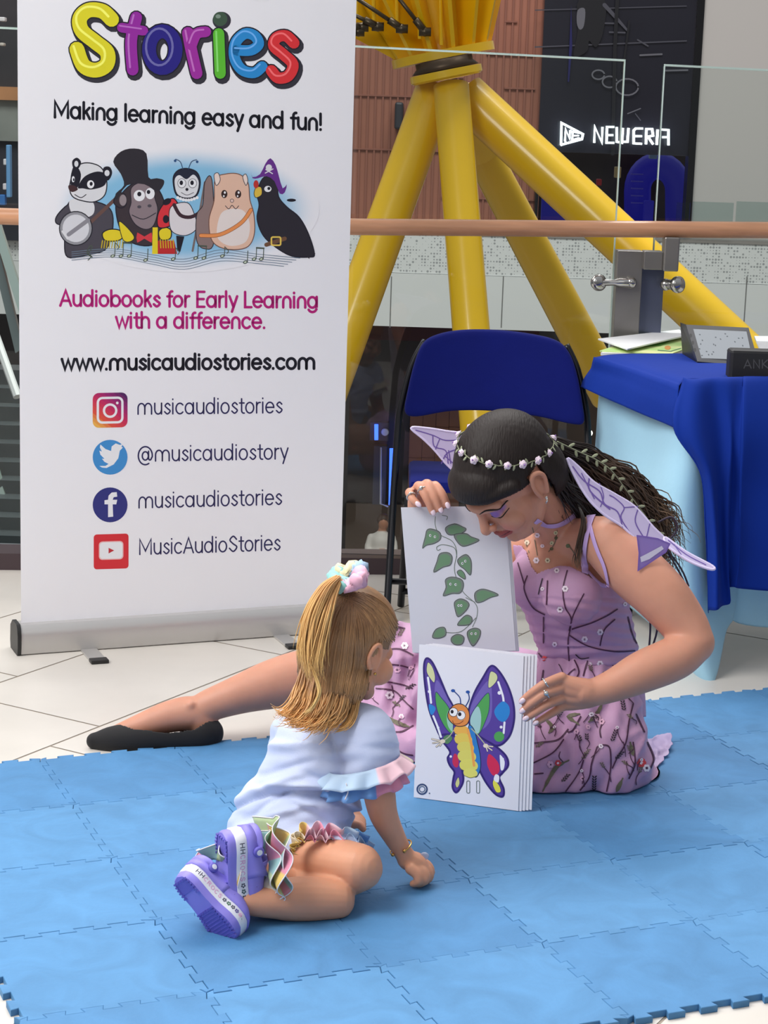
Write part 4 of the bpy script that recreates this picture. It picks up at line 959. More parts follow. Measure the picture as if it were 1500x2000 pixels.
# ================================================================== STORYTELLER
def proj(p):
    d = Vector(p) - C0; z = d.dot(FW); return (750 + F * d.dot(R2) / z, 1000 - F * d.dot(U2) / z)
def interp(tab, x):
    if x <= tab[0][0]: return tab[0][1]
    for (a, b), (c, d) in zip(tab, tab[1:]):
        if x <= c: return b + (d - b) * (x - a) / (c - a)
    return tab[-1][1]
m_skin = mat('skin', (1, 1, 1, 1), rough=.5, attr=True, sss=.25, spec=.35, var=.05, vscale=30)
SK = C(204, 146, 122)[:3]
def QL(l): return [(Q(x, y, Y), r) for x, y, Y, r in l]
wp = empty('person', Q(1160, 1480, 4.05) * 1.0, 'woman in lilac embroidered dress and fairy wings sitting on the mat, holding cards', 'person')
wp.location.z = 0
lat = Vector((.66, -.75, 0)).normalized(); fwdw = Vector((-.75, -.66, 0)).normalized()
# head frame
ha, hb = radians(35), radians(47); hs = 1.08
hf = Vector((-cos(ha) * cos(hb), -sin(ha) * cos(hb), -sin(hb))); hr = Vector((-sin(ha), cos(ha), 0)); hu = hr.cross(hf)
roll_ = Matrix.Rotation(radians(0), 3, hf); hr = roll_ @ hr; hu = roll_ @ hu
HO = Q(993, 937, 3.90)
HM = Matrix((hr, hf, hu)).transposed().to_4x4() @ Matrix.Diagonal((hs, hs, hs, 1)); HM.translation = HO
HMI = HM.inverted()
def headparts(b, M, child=False):
    R3 = M.to_3x3(); s_ = R3.col[0].length
    def ball(c, r): b.ball(M @ Vector(c), r if isinstance(r, (tuple, list)) else (r, r, r), 20, 14, M=R3)
    def lm(pts, up=None, flat=1): limb(b, [(M @ Vector(p[:3]), p[3] * s_) for p in pts], 5, 14)
    if not child:
        ball((0, -.012, .035), (.074, .094, .085)); ball((0, .028, -.025), (.061, .056, .080))
        for s in (-1, 1):
            lm([(s * .052, .0, -.040, .022), (s * .04, .033, -.074, .018), (s * .012, .056, -.089, .015)])
            ball((s * .034, .057, -.032), .027); ball((s * .031, .070, .002), (.0145, .0135, .0125)); ball((s * .0115, .092, -.031), .0072)
            ball((s * .076, -.01, -.004), (.006, .016, .028)); lm([(s * .079, .004, -.028, .0045), (s * .084, .006, .0, .004), (s * .087, -.004, .024, .005), (s * .09, -.018, .022, .005), (s * .089, -.024, .004, .0045), (s * .081, -.012, -.026, .006)])
        ball((0, .062, -.087), .0175); lm([(-.042, .066, .02, .011), (-.015, .083, .02, .011), (.015, .083, .02, .011), (.042, .066, .02, .011)])
        lm([(0, .082, .01, .0085), (0, .094, -.012, .0085), (0, .102, -.027, .0098), (0, .100, -.030, .0095)])
        ball((0, .068, -.054), (.028, .018, .022)); lm([(-.026, .070, -.053, .003), (-.008, .085, -.0545, .0056), (0, .086, -.0555, .0054), (.008, .085, -.0545, .0056), (.026, .070, -.053, .003)])
        lm([(-.022, .072, -.059, .003), (0, .084, -.0655, .0066), (.022, .072, -.059, .003)])
    else:
        ball((0, -.008, .028), (.072, .086, .078)); ball((0, .022, -.02), (.058, .052, .066))
        for s in (-1, 1):
            ball((s * .036, .048, -.032), .027); ball((s * .028, .062, .0), .014); ball((s * .009, .078, -.028), .006)
            ball((s * .072, -.004, -.004), (.006, .014, .024)); lm([(s * .074, .006, -.024, .004), (s * .08, .006, .0, .004), (s * .083, -.004, .02, .0045), (s * .084, -.016, .016, .0045), (s * .08, -.02, -.004, .004), (s * .076, -.01, -.022, .005)])
            lm([(s * .045, .01, -.05, .018), (s * .02, .045, -.076, .015)])
        ball((0, .056, -.076), .016); lm([(0, .068, .0, .008), (0, .080, -.024, .009)]); ball((0, .062, -.048), (.02, .014, .016)); lm([(-.016, .064, -.05, .003), (0, .076, -.047, .005), (.016, .064, -.05, .003)]); lm([(-.013, .064, -.055, .003), (0, .073, -.057, .005), (.013, .064, -.055, .003)])
b = MB()
limb(b, QL([(1150, 1440, 4.1, .10), (1150, 1350, 4.1, .098), (1148, 1275, 4.09, .088), (1126, 1190, 4.06, .092), (1102, 1120, 4.03, .092), (1096, 1065, 4.03, .062), (1088, 1035, 4.03, .045)]), 6, 28, flat=[1.35] * 99 if False else 1.36, up=lat)
for (x, y, Y, r) in ((1118, 1158, 3.945, .060), (1044, 1136, 4.02, .056)): b.ball(Q(x, y, Y), (r, r, r * 1.05), 20, 14)
limb(b, QL([(1092, 1060, 4.04, .05), (1078, 1010, 3.99, .046), (1052, 975, 3.95, .046), (1030, 955, 3.93, .05)]), 5, 18)
limb(b, QL([(1100, 1070, 4.02, .05), (1150, 1055, 3.96, .05), (1192, 1060, 3.91, .055)]))
limb(b, QL([(1188, 1062, 3.91, .056), (1235, 1110, 3.88, .060), (1290, 1162, 3.85, .057), (1335, 1218, 3.83, .049), (1356, 1256, 3.81, .042)]), 6, 22)
limb(b, QL([(1358, 1254, 3.81, .040), (1320, 1284, 3.79, .045), (1255, 1312, 3.77, .043), (1200, 1338, 3.755, .034), (1160, 1352, 3.745, .0285), (1140, 1352, 3.74, .028)]), 6, 22)
limb(b, QL([(1060, 1070, 4.08, .045), (1015, 1080, 4.14, .047), (985, 1130, 4.13, .045), (930, 1200, 4.12, .042), (900, 1235, 4.11, .036)]))
limb(b, QL([(900, 1235, 4.11, .036), (872, 1150, 4.08, .036), (835, 1060, 4.03, .028), (818, 1015, 4.0, .024)]))
# left hand round the card edge
for pts in ([(1150, 1350, 3.74, .0255), (1115, 1338, 3.735, .019), (1096, 1326, 3.732, .0125)], [(1150, 1352, 3.74, .024), (1120, 1350, 3.733, .018), (1100, 1345, 3.73, .0125)],
            [(1150, 1356, 3.74, .024), (1122, 1362, 3.735, .018), (1100, 1362, 3.732, .0122)], [(1150, 1362, 3.745, .023), (1125, 1372, 3.74, .016), (1100, 1378, 3.735, .011)],
            [(1097, 1323, 3.73, .0112), (1066, 1335, 3.712, .0098), (1040, 1352, 3.709, .0086), (1020, 1369, 3.714, .0074)],
            [(1101, 1343, 3.73, .0112), (1066, 1355, 3.708, .0100), (1042, 1371, 3.706, .0088), (1021, 1388, 3.713, .0074)],
            [(1101, 1362, 3.73, .0108), (1070, 1376, 3.71, .0094), (1046, 1391, 3.709, .0084), (1027, 1403, 3.714, .0072)],
            [(1101, 1379, 3.735, .0100), (1078, 1393, 3.72, .0084), (1060, 1404, 3.715, .0074), (1046, 1412, 3.716, .0066)],
            [(1145, 1345, 3.76, .016), (1112, 1345, 3.79, .0125), (1080, 1358, 3.806, .0105), (1056, 1368, 3.808, .009)]):
    limb(b, QL(pts), 5, 14)
# right hand over the top of the upper card
for pts in ([(818, 1015, 4.0, .022), (815, 985, 3.99, .021), (812, 962, 3.975, .015)], [(820, 1010, 4.0, .02), (828, 975, 3.985, .017), (832, 952, 3.965, .012)], [(824, 1015, 4.0, .02), (842, 985, 3.985, .016), (846, 958, 3.965, .011)],
            [(806, 966, 3.97, .0112), (800, 962, 3.945, .0098), (806, 975, 3.925, .0086), (817, 985, 3.917, .0072)],
            [(814, 960, 3.965, .0116), (819, 949, 3.94, .0104), (833, 972, 3.918, .0092), (845, 1000, 3.914, .0074)],
            [(829, 956, 3.965, .0116), (835, 945, 3.94, .0104), (849, 969, 3.918, .0090), (860, 995, 3.914, .0074)],
            [(845, 958, 3.965, .0108), (850, 948, 3.94, .0096), (864, 965, 3.92, .0084), (874, 987, 3.916, .0072)],
            [(815, 1005, 4.0, .014), (845, 1005, 3.995, .0115), (866, 1015, 3.985, .0095)]):
    limb(b, QL(pts), 5, 14)
# legs
limb(b, QL([(1110, 1400, 4.18, .10), (950, 1345, 4.3, .085), (820, 1300, 4.32, .07), (735, 1296, 4.31, .06)]), 6, 24)
limb(b, QL([(740, 1298, 4.31, .06), (680, 1308, 4.28, .060), (600, 1322, 4.24, .064), (530, 1337, 4.21, .056), (460, 1359, 4.18, .043), (400, 1382, 4.165, .036), (385, 1400, 4.16, .036)]), 6, 26)
limb(b, QL([(400, 1420, 4.155, .032), (378, 1395, 4.16, .040), (330, 1400, 4.15, .036), (270, 1420, 4.13, .028), (215, 1437, 4.115, .018), (190, 1442, 4.11, .012)]), 6, 20)
b.ball(Q(372, 1378, 4.137), .013)
limb(b, QL([(1170, 1430, 4.08, .10), (1100, 1470, 4.0, .085), (1040, 1500, 3.97, .068)]), 6, 22)
headparts(b, HM)
WV, WF = fuse(b, .0024, 3, .5)
HL, HR = Q(1075, 1360, 3.73), Q(835, 970, 3.95)
WV = relax(WV, WF, [0 if (v - HO).length < .15 or (v - HL).length < .085 or (v - HR).length < .07 else 1 for v in WV], 14)
ear_c = HM @ Vector((-.085, -.01, 0))
def skin_cols(V, MI, child=False, nails=()):
    out = []
    for v in V:
        c = SK if not child else C(222, 160, 128)[:3]
        l = MI @ v
        if l.length < .18 and l.z > -.14 and l.y > .03:
            def mixc(a, b_, t): return tuple(a[i] * (1 - t) + b_[i] * t for i in range(3))
            if not child:
                ax_ = abs(l.x)
                d = ((ax_ - .036) / .022) ** 2 + ((l.z + .038) / .02) ** 2
                if d < 1: c = mixc(c, C(214, 112, 96)[:3], (1 - d) * .55)
                # lips
                zz = l.z + .0595 - 5.5 * l.x * l.x; w_ = max(0, 1 - (l.x / .0275) ** 2)
                if l.y > .064 and w_ > 0 and (-.0145 * sqrt(w_)) < zz < (.0105 * sqrt(w_)): c = C(172, 84, 78)[:3]
                if l.y > .062 and abs(l.x) < .025 and abs(zz + .0003) < .0016: c = C(110, 44, 42)[:3]
                # eyeshadow
                d = ((ax_ - .033) / .0175) ** 2 + ((l.z - .0045) / .011) ** 2
                if d < 1 and l.y > .055: c = mixc(c, C(146, 108, 176)[:3], min(1, (1 - d) * 1.4))
                # nostrils
                if (ax_ - .0075) ** 2 + (l.z + .0375) ** 2 < .003 ** 2 and l.y > .084: c = C(90, 40, 36)[:3]
            else:
                if abs(l.x) < .018 and abs(l.z + .052) < .007 and l.y > .06: c = C(206, 108, 100)[:3]
        out.append(c)
    return out
wcol = skin_cols(WV, HMI)
wbody = wobj('body', WV, WF, m_skin, wp, smooth=True, cols=wcol)
WN = normals(WV, WF)
BVW = BVHTree.FromPolygons([tuple(v) for v in WV], WF)
def castsurf(bvh):
    def f(x, y):
        h, n, i, d = bvh.ray_cast(C0, ray(x, y).normalized())
        if h is None: return None
        return h, (-n if n.dot(ray(x, y)) > 0 else n)
    return f
# eyebrows, lashes
m_dhair = mat('dark_brown_hair', C(34, 26, 24), rough=.6, bump=.0015, bscale=60, stretch=(5, 1, 1), spec=.3)
def facecurve(pts, r, name, mt, flat=1):
    P = []
    for (x, z) in spl(pts, 5):
        o = HM @ Vector((x, .2, z)); h, n, i, d = BVW.ray_cast(o, -hf)
        if h is not None: P.append(h + n * .0006)
    b = MB(); n_ = len(P); b.tube(P, [r * (.35 + .65 * sin(pi * (.12 + .88 * (1 - k / (n_ - 1))))) for k in range(n_)], 8); return b.build(name, mt, wp, smooth=True)
for s in (-1, 1):
    facecurve([(s * .014, .017), (s * .03, .023), (s * .044, .019), (s * .052, .011)], .0020, 'eyebrow', m_dhair)
    facecurve([(s * .016, -.006), (s * .026, -.0105), (s * .038, -.0105), (s * .050, -.003)], .0012, 'eyelashes', m_dhair)
# nails and rings
m_nail = mat('nail_varnish', C(232, 208, 220), rough=.25, coat=.4)
def nail(p, q, Y1, Y2, r):
    a, c = Q(*p, Y1), Q(*q, Y2); d = (c - a).normalized(); n = (C0 - c).normalized(); n = (n - d * n.dot(d)).normalized(); sd = d.cross(n)
    b = MB(); b.ball(c + n * r * .55 - d * .001, 1, 12, 8, M=Matrix((sd * r * .72, d * r * 1.15, n * r * .42)).transposed()); b.build('fingernail', m_nail, wp, smooth=True)
for p, q, r in (((1040, 1352), (1020, 1369), .0074), ((1042, 1371), (1021, 1388), .0074), ((1046, 1391), (1027, 1403), .0072), ((1060, 1404), (1046, 1412), .0062)): nail(p, q, 3.709, 3.711, r)
for p, q, r in (((806, 975), (818, 986), .0070), ((833, 972), (846, 1001), .0074), ((849, 969), (861, 996), .0074), ((864, 965), (875, 988), .0072)): nail(p, q, 3.918, 3.913, r)
m_sil = mat('silver', C(214, 212, 208), rough=.2, metal=.9)
def ring(p, d, r, name, stone=None):
    d = d.normalized(); u = d.orthogonal().normalized(); v = d.cross(u); b = MB()
    b.tube([p + (u * cos(t) + v * sin(t)) * r for t in [2 * pi * k / 20 for k in range(20)]], .0016, 8, closed=True); o = b.build(name, m_sil, wp, smooth=True)
    if stone:
        b = MB(); n = (C0 - p).normalized(); n = (n - d * n.dot(d)).normalized(); b.ball(p + n * r, stone); b.build('ring_stone', m_sil, o, smooth=True)
ring(Q(1066, 1334, 3.712), Q(1040, 1352, 3.709) - Q(1066, 1335, 3.712), .0105, 'ring', .003)
ring(Q(1067, 1354, 3.708), Q(1042, 1371, 3.706) - Q(1066, 1355, 3.708), .0108, 'ring', .0055)
ring(Q(825, 958, 3.93), Q(833, 972, 3.918) - Q(819, 949, 3.94), .0108, 'ring', .0048)
ring(Q(804, 970, 3.93), Q(806, 975, 3.925) - Q(800, 962, 3.945), .0100, 'ring', .003)
b = MB(); e0 = HM @ Vector((-.088, .0, -.03)); b.ball(e0, .003); b.tube([e0 + hr * -.002, e0 - hr * .003 + Vector((0, 0, -.006)), e0 + Vector((0, 0, -.012))], .0016, 8); b.build('earring', m_sil, wp, smooth=True)

# ---- hair: cap with thick fringe, then long waves down the back
def hairkeep(l):
    # l in head-local metres
    ax_ = abs(l.x)
    if l.y > .0: zl = .048 - .030 * min(1, ax_ / .075) ** 2 - max(0, .035 - l.y) * .15   # fringe line
    elif l.y > -.035: zl = .028
    else: zl = -.095
    return l.z > zl
b = MB(); R3 = HM.to_3x3()
b.ball(HM @ Vector((0, -.016, .038)), (.084, .103, .095), 30, 20, M=R3)
b.ball(HM @ Vector((0, .052, .056)), (.067, .046, .046), 24, 16, M=R3)
b.ball(HM @ Vector((0, -.055, -.02)), (.074, .06, .085), 24, 16, M=R3)
limb(b, [(HM @ Vector((x, y, z)), r) for x, y, z, r in ((-.074, .03, .038, .015), (-.045, .070, .052, .017), (0, .083, .056, .018), (.045, .070, .052, .017), (.074, .03, .038, .015))], 6, 14)
V, Fc = fuse(b, .003, 6, .6)
keep = [hairkeep(HMI @ v) for v in V]
V2, F2, _ = submesh(V, Fc, keep)
wh_ = wobj('hair', V2, F2, m_dhair, wp, smooth=True); sm = wh_.modifiers.new('s', 'SOLIDIFY'); sm.thickness = .009; sm.offset = -1
def strands(name, paths, n, spread, r, mt, parent, seed=1, wave=.006, k=6, colf=None, seg=5, wl=22):
    rnd = random.Random(seed); b = MB()
    for i in range(n):
        base = paths[rnd.randrange(len(paths))]; sp = spl([(*Vector(p),) for p in base], k); ph = rnd.random() * 6; a0 = rnd.random() * 2 * pi; q = sqrt(rnd.random())
        off = Vector((cos(a0), sin(a0), rnd.uniform(-.6, .6))) * spread * q; end = rnd.uniform(.78, 1.0); m_ = max(4, int(len(sp) * end)); P = []; R = []
        am = wave * rnd.uniform(.5, 1.3); off2 = Vector((rnd.gauss(0, 1), rnd.gauss(0, 1), rnd.gauss(0, 1))) * spread * .5
        for j in range(m_):
            t = j / (m_ - 1); p = Vector(sp[j]); g = .35 + .65 * min(1, t * 2.5)
            P.append(p + off * g + off2 * t * t + Vector((sin(ph + t * wl), cos(ph * 1.7 + t * wl * .8), sin(ph * .6 + t * wl * 1.1))) * am * min(1, t * 2))
            R.append(r * (.6 + .4 * sin(pi * min(1, t * 1.3))) * (1 - .75 * max(0, (t - .75) / .25)))
        c = colf(rnd, i) if colf else None
        if c and isinstance(c, list): b.tube(P, R, seg, cols=[c[min(int(j * len(c) / m_), len(c) - 1)] for j in range(m_)])
        else: b.tube(P, R, seg, col=c)
    return b.build(name, mt, parent, smooth=True, cols=bool(colf))
m_hst = mat('hair_strands', (1, 1, 1, 1), rough=.4, attr=True, spec=.45)
def wcf(rnd, i):
    f = rnd.uniform(.75, 1.25); A = C(40, 30, 27)[:3]; B2_ = C(76, 58, 46)[:3]; C3 = C(112, 88, 68)[:3]
    return [tuple(x * f for x in A)] * 2 + [tuple(x * f for x in B2_)] * 3 + [tuple(x * f for x in C3)] * 2
long1 = [Q(1075, 868, 4.0), Q(1120, 890, 4.03), Q(1180, 930, 4.06), Q(1235, 985, 4.08), Q(1272, 1040, 4.1), Q(1290, 1082, 4.10), Q(1294, 1120, 4.09)]
long2 = [Q(1070, 880, 3.98), Q(1110, 920, 4.02), Q(1160, 965, 4.06), Q(1215, 1030, 4.1), Q(1250, 1090, 4.14), Q(1270, 1160, 4.16)]
long3 = [Q(1078, 858, 4.02), Q(1140, 885, 4.06), Q(1210, 930, 4.1), Q(1270, 985, 4.12), Q(1300, 1030, 4.13), Q(1312, 1075, 4.14)]
under = [Q(1080, 900, 3.99), Q(1100, 940, 4.02), Q(1130, 985, 4.04), Q(1160, 1020, 4.05), Q(1180, 1080, 4.08)]
strands('long_hair', [long1, long2, long3], 700, .030, .0018, m_hst, wp, 3, .006, colf=wcf)
def dcf(rnd, i): f = rnd.uniform(.7, 1.3); return tuple(x * f for x in C(34, 26, 24)[:3])
strands('back_hair', [under, [Q(1068, 895, 3.925), Q(1082, 935, 3.935), Q(1102, 970, 3.95), Q(1128, 998, 3.96)], [Q(1070, 880, 3.97), Q(1092, 930, 3.99), Q(1110, 985, 4.0), Q(1125, 1030, 4.02)], [Q(1090, 880, 4.02), Q(1125, 930, 4.04), Q(1165, 980, 4.06), Q(1195, 1030, 4.1)]], 420, .028, .0022, m_hst, wp, 4, .002, colf=dcf, wl=6)
front = [Q(1128, 985, 3.94), Q(1140, 1020, 3.90), Q(1134, 1060, 3.895), Q(1128, 1095, 3.895), Q(1134, 1116, 3.89)]
strands('loose_lock', [front], 30, .006, .0011, m_hst, wp, 5, .001, colf=wcf, wl=6)
# ---- flower crown
m_wire = mat('crown_stem', C(120, 124, 96), rough=.6); m_flo = mat('crown_rose', C(226, 208, 222), rough=.6); m_leaf = mat('crown_leaf', C(150, 156, 128), rough=.6); m_lilc = mat('crown_heart', C(150, 110, 180), rough=.6)
BVH_H = BVHTree.FromPolygons([tuple(v) for v in V], Fc)
_h = [BVH_H.ray_cast(C0, ray(*p).normalized())[0] for p in ((898, 877), (990, 909), (1076, 876))]
cr_n = (_h[1] - _h[0]).cross(_h[2] - _h[0]).normalized(); cr_n = cr_n if cr_n.z > 0 else -cr_n
cr_c = HM @ Vector((0, -.012, .045)); cr_c = cr_c - cr_n * (cr_c - _h[0]).dot(cr_n)
cr_f = (_h[0] - cr_c).normalized(); cr_f = (cr_f - cr_n * cr_f.dot(cr_n)).normalized(); cr_s = cr_f.cross(cr_n)
def crownpt(t):     # t: angle around the head, 0 = over the brow
    d = cr_f * cos(t) + cr_s * sin(t); h, n, i, dd = BVH_H.ray_cast(cr_c + d * .4, -d)
    return (h + n * .003, n) if h is not None else (cr_c + d * .1, d)
crown = empty('flower_crown', HO); crown.parent = wp; crown.matrix_basis = wp.matrix_basis.inverted() @ Matrix.Translation(HO)
b = MB(); ring_ = [crownpt(2 * pi * k / 60)[0] + cr_n * .0015 * sin(k * 1.9) for k in range(60)]; b.tube(ring_, .0013, 6, closed=True); b.build('stem', m_wire, crown, smooth=True)
def rose(p, n, r, parent, name='rose', heart=True):
    u = n.orthogonal().normalized(); v = n.cross(u); b = MB()
    for lay, (rr, h) in enumerate(((1, .0), (.68, .35), (.38, .6))):
        for k in range(5):
            a = 2 * pi * k / 5 + lay * .6; d = u * cos(a) + v * sin(a); t_ = n.cross(d)
            b.ball(p + d * r * rr * .5 + n * r * h * .7, 1, 8, 6, M=Matrix((d * r * .5 * rr ** .3, t_ * r * .5, n * r * .2)).transposed())
    o = b.build(name, m_flo, parent, smooth=True)
    if heart: b = MB(); b.ball(p + n * r * .75, r * .2, 8, 6); b.build('rose_heart', m_lilc, o, smooth=True)
rc = random.Random(8)
for k, deg in enumerate((-100, -78, -54, -34, -12, 12, 38, 66, 100, 140, 178, -150, -125)):
    p, n = crownpt(radians(deg)); rose(p + n * .003, n, .0085 if k % 3 else .0095, crown)
b = MB()
for k in range(44):
    t = 2 * pi * k / 44 + rc.uniform(-.05, .05); p, n = crownpt(t); p2, _ = crownpt(t + .03); tn = (p2 - p).normalized(); sd = n.cross(tn) * rc.choice((-1, 1))
    d = (tn * rc.uniform(.3, 1) + sd).normalized(); b.ball(p + d * .006 + n * .001, 1, 8, 5, M=Matrix((d * .0062, n.cross(d) * .0026, n * .0008)).transposed())
b.build('leaves', m_leaf, crown, smooth=True)
b = MB(); tail = [Q(1088, 862, 3.98), Q(1130, 882, 3.99), Q(1165, 898, 4.0), Q(1195, 920, 4.01), Q(1225, 960, 4.03), Q(1262, 1010, 4.05), Q(1290, 1050, 4.06)]; tp_ = [Vector(q) for q in spl(tail, 7)]
b.tube(tp_, .0012, 6)
for k in range(2, len(tp_) - 1, 2):
    d0 = (tp_[k + 1] - tp_[k]).normalized(); n = (C0 - tp_[k]).normalized(); sd = d0.cross(n).normalized() * (1 if k % 4 else -1); d = (d0 * .8 + sd).normalized(); b.ball(tp_[k] + d * .008, 1, 8, 5, M=Matrix((d * .0085, n.cross(d) * .0035, n * .001)).transposed())
b.build('trailing_leaves', m_leaf, crown, smooth=True)
# ---- dress
m_dress = mat('lilac_dress', C(192, 148, 182), rough=.6, sheen=.1, bump=.0003, bscale=200, var=.05, vscale=20)
m_band = mat('lilac_band', C(188, 158, 212), rough=.6, sheen=.1)
NECK = [(960, 1050), (1004, 1064), (1022, 1066), (1031, 1080), (1040, 1108), (1052, 1120), (1070, 1112), (1091, 1107), (1113, 1109), (1138, 1121), (1168, 1139), (1203, 1147), (1300, 1150)]
armL = [Vector(q[:3]) for q in spl([tuple(Q(*p)) for p in ((1188, 1062, 3.91), (1235, 1110, 3.88), (1290, 1162, 3.85), (1335, 1218, 3.83), (1356, 1256, 3.81))], 4)]
fore = [Vector(q[:3]) for q in spl([tuple(Q(*p)) for p in ((1358, 1254, 3.81), (1255, 1312, 3.77), (1160, 1352, 3.745), (1090, 1350, 3.73), (1020, 1390, 3.71))], 5)]
armR = [Vector(q[:3]) for q in spl([tuple(Q(*p)) for p in ((1015, 1080, 4.14), (985, 1130, 4.13), (930, 1200, 4.12), (900, 1235, 4.11), (872, 1150, 4.08), (818, 1015, 4.0))], 4)]
def near(p, L, r): return any((p - q).length < r for q in L)
keep = []
for v in WV:
    x, y = proj(v); ok = y > interp(NECK, x) and 985 < x < 1300 and y < 1400 and v.y > 3.84
    if ok and (near(v, armL, .072) or near(v, fore, .05) or near(v, armR, .058)): ok = False
    keep.append(ok)
V2, F2, idx = submesh(WV, WF, keep)
lw = 1.0
for k, i in enumerate(idx):
    x, y = proj(WV[i]); cr_ = .0
    if 1255 < y < 1330: cr_ = .0025 * sin(y * .26 + x * .02)
    if 1165 < y < 1260: cr_ = .0012 * sin(y * .33 - x * .05)
    V2[k] = WV[i] + WN[i] * (.0050 + cr_)
bod = wobj('bodice', V2, F2, m_dress, wp, smooth=True); sm = bod.modifiers.new('s', 'SOLIDIFY'); sm.thickness = .003; sm.offset = -1
BVB = BVHTree.FromPolygons([tuple(v) for v in V2], F2)
# skirt
b = MB()
limb(b, QL([(1150, 1255, 4.09, .092), (1150, 1300, 4.08, .104), (1145, 1360, 4.05, .112), (1148, 1430, 4.01, .118), (1160, 1480, 3.99, .125)]), 6, 30, flat=1.12, up=lat)
limb(b, QL([(1150, 1450, 4.0, .10), (1080, 1480, 3.95, .08), (1020, 1500, 3.94, .075), (960, 1500, 3.98, .07)]), 6, 24)
limb(b, QL([(1272, 1500, 4.06, .024), (1245, 1510, 4.01, .05), (1200, 1522, 3.95, .05), (1120, 1530, 3.91, .045), (1040, 1530, 3.89, .045)]), 6, 20)
limb(b, QL([(1100, 1380, 4.16, .11), (950, 1340, 4.28, .105), (830, 1300, 4.3, .100), (768, 1290, 4.28, .088)]), 6, 26)
limb(b, QL([(768, 1290, 4.28, .09), (755, 1370, 4.22, .088), (770, 1440, 4.14, .08), (785, 1480, 4.08, .058)]), 6, 24)
limb(b, QL([(800, 1470, 4.1, .07), (900, 1480, 4.05, .075), (1000, 1490, 4.0, .08)]), 6, 22)
limb(b, QL([(860, 1360, 4.2, .09), (960, 1400, 4.12, .1), (1060, 1400, 4.05, .1)]), 6, 22)
SV, SF = fuse(b, .006, 14, .6)
SN = normals(SV, SF)
for i, v in enumerate(SV):
    x, y = proj(v); n = SN[i]
    f = max(0, min(1, (y - 1290) / 90)); d1 = noise.noise(Vector(((x * .9 + y * .55) * .026, (y * .9 - x * .5) * .006, v.y * 3))); d2 = noise.noise(Vector(((x * .8 - y * .35) * .05, y * .009, 5 + v.y * 4)))
    gath = .004 * sin(x * .22 + 2 * noise.noise(v * 9)) * max(0, min(1, (y - 1268) / 25)) * max(0, 1 - (y - 1300) / 130)
    if x < 830: f = 1
    v += n * ((-.016 * abs(d1) * 1.6 + .008 * d2 + .004) * f + gath)
    if v.z < .004: v.z = .004
    SV[i] = v
skirt = wobj('skirt', SV, SF, m_dress, wp, smooth=True)
BVS = BVHTree.FromPolygons([tuple(v) for v in SV], SF)
# sheer hem pooled on the mat behind her
rows = [[Q(1248, 1400, 4.12), Q(1270, 1412, 4.17), Q(1290, 1418, 4.22), Q(1312, 1420, 4.26)], [Q(1255, 1450, 4.08), Q(1278, 1455, 4.12), Q(1296, 1456, 4.15), Q(1312, 1452, 4.18)], [Q(1240, 1510, 4.0), Q(1266, 1500, 4.05), Q(1290, 1492, 4.1), Q(1302, 1480, 4.12)], [Q(1226, 1542, 3.93), Q(1250, 1540, 3.95), Q(1272, 1530, 3.99), Q(1284, 1508, 4.04)]]
g = surf_grid(rows, 7, 7, .008, 30)
for r in g:
    for p in r: p.z = max(.004, p.z * .35 + .004 + .008 * abs(noise.noise(p * 45)))
hem = sheet('skirt_hem', g, mat('sheer_lilac', C(206, 184, 222), rough=.5, alpha=.72), None, None, .001); hem.parent = wp; hem.matrix_parent_inverse = wp.matrix_basis.inverted()
# straps and neck band
def strap(name, pts, w, surf, mt, off=.002, closed=False):
    P = []; U = []
    for x, y in spl(pts, 6):
        q = surf(x, y)
        if q is None: continue
        P.append(q[0] + q[1] * off); U.append(q[1].copy())
    for _ in range(4): P = [P[0]] + [(P[i - 1] + P[i] * 2 + P[i + 1]) / 4 for i in range(1, len(P) - 1)] + [P[-1]]; U = [U[0]] + [(U[i - 1] + U[i] + U[i + 1]) for i in range(1, len(U) - 1)] + [U[-1]]
    b = MB(); b.tube(P, w, 12, up=U, flat=.18); return b.build(name, mt, wp, smooth=True)
cw = castsurf(BVW)
strap('neck_band', [(1046, 1016), (1062, 1024), (1085, 1026), (1108, 1016), (1130, 998)], .0065, cw, m_band, .003)
strap('strap', [(1141, 1122), (1143, 1085), (1148, 1050), (1156, 1015), (1166, 988)], .0075, cw, m_band, .004)
strap('strap', [(1150, 1010), (1158, 1044), (1168, 1075), (1182, 1106), (1190, 1140)], .0045, cw, m_band, .004)
strap('strap', [(1190, 1142), (1175, 1144), (1160, 1134), (1146, 1118)], .0045, cw, m_band, .005)
# embroidery
stem_c = C(78, 36, 66)[:3]; olive = C(104, 98, 76)[:3]; blk2 = C(48, 34, 44)[:3]; pinkc = C(226, 176, 200)[:3]; redc = C(206, 58, 66)[:3]; whc = C(238, 222, 232)[:3]
m_emb = mat('embroidery_thread', (1, 1, 1, 1), rough=.6, attr=True)
def fl(a, x, y, r=5, c=whc, k=stem_c):
    for q in range(6): a.ell(x + cos(q * pi / 3) * r * .6, y + sin(q * pi / 3) * r * .6, r * .45, r * .45, c, seg=8)
    a.ell(x, y, r * .4, r * .4, k, seg=8)
def leafs(a, x, y, s=6, n=4, c=olive, ang=-60):
    for q in range(n):
        for sd in (-1, 1): a.ell(x + cos(radians(ang)) * q * s * .8 + sd * s * .4, y + sin(radians(ang)) * q * s * .8, s * .5, s * .22, c, ang + sd * 40, seg=8)
A1 = Art((0, 0, 0), (0, 0, 1), ofs=.0012, surf=castsurf(BVB)); A1.step = 4e-6
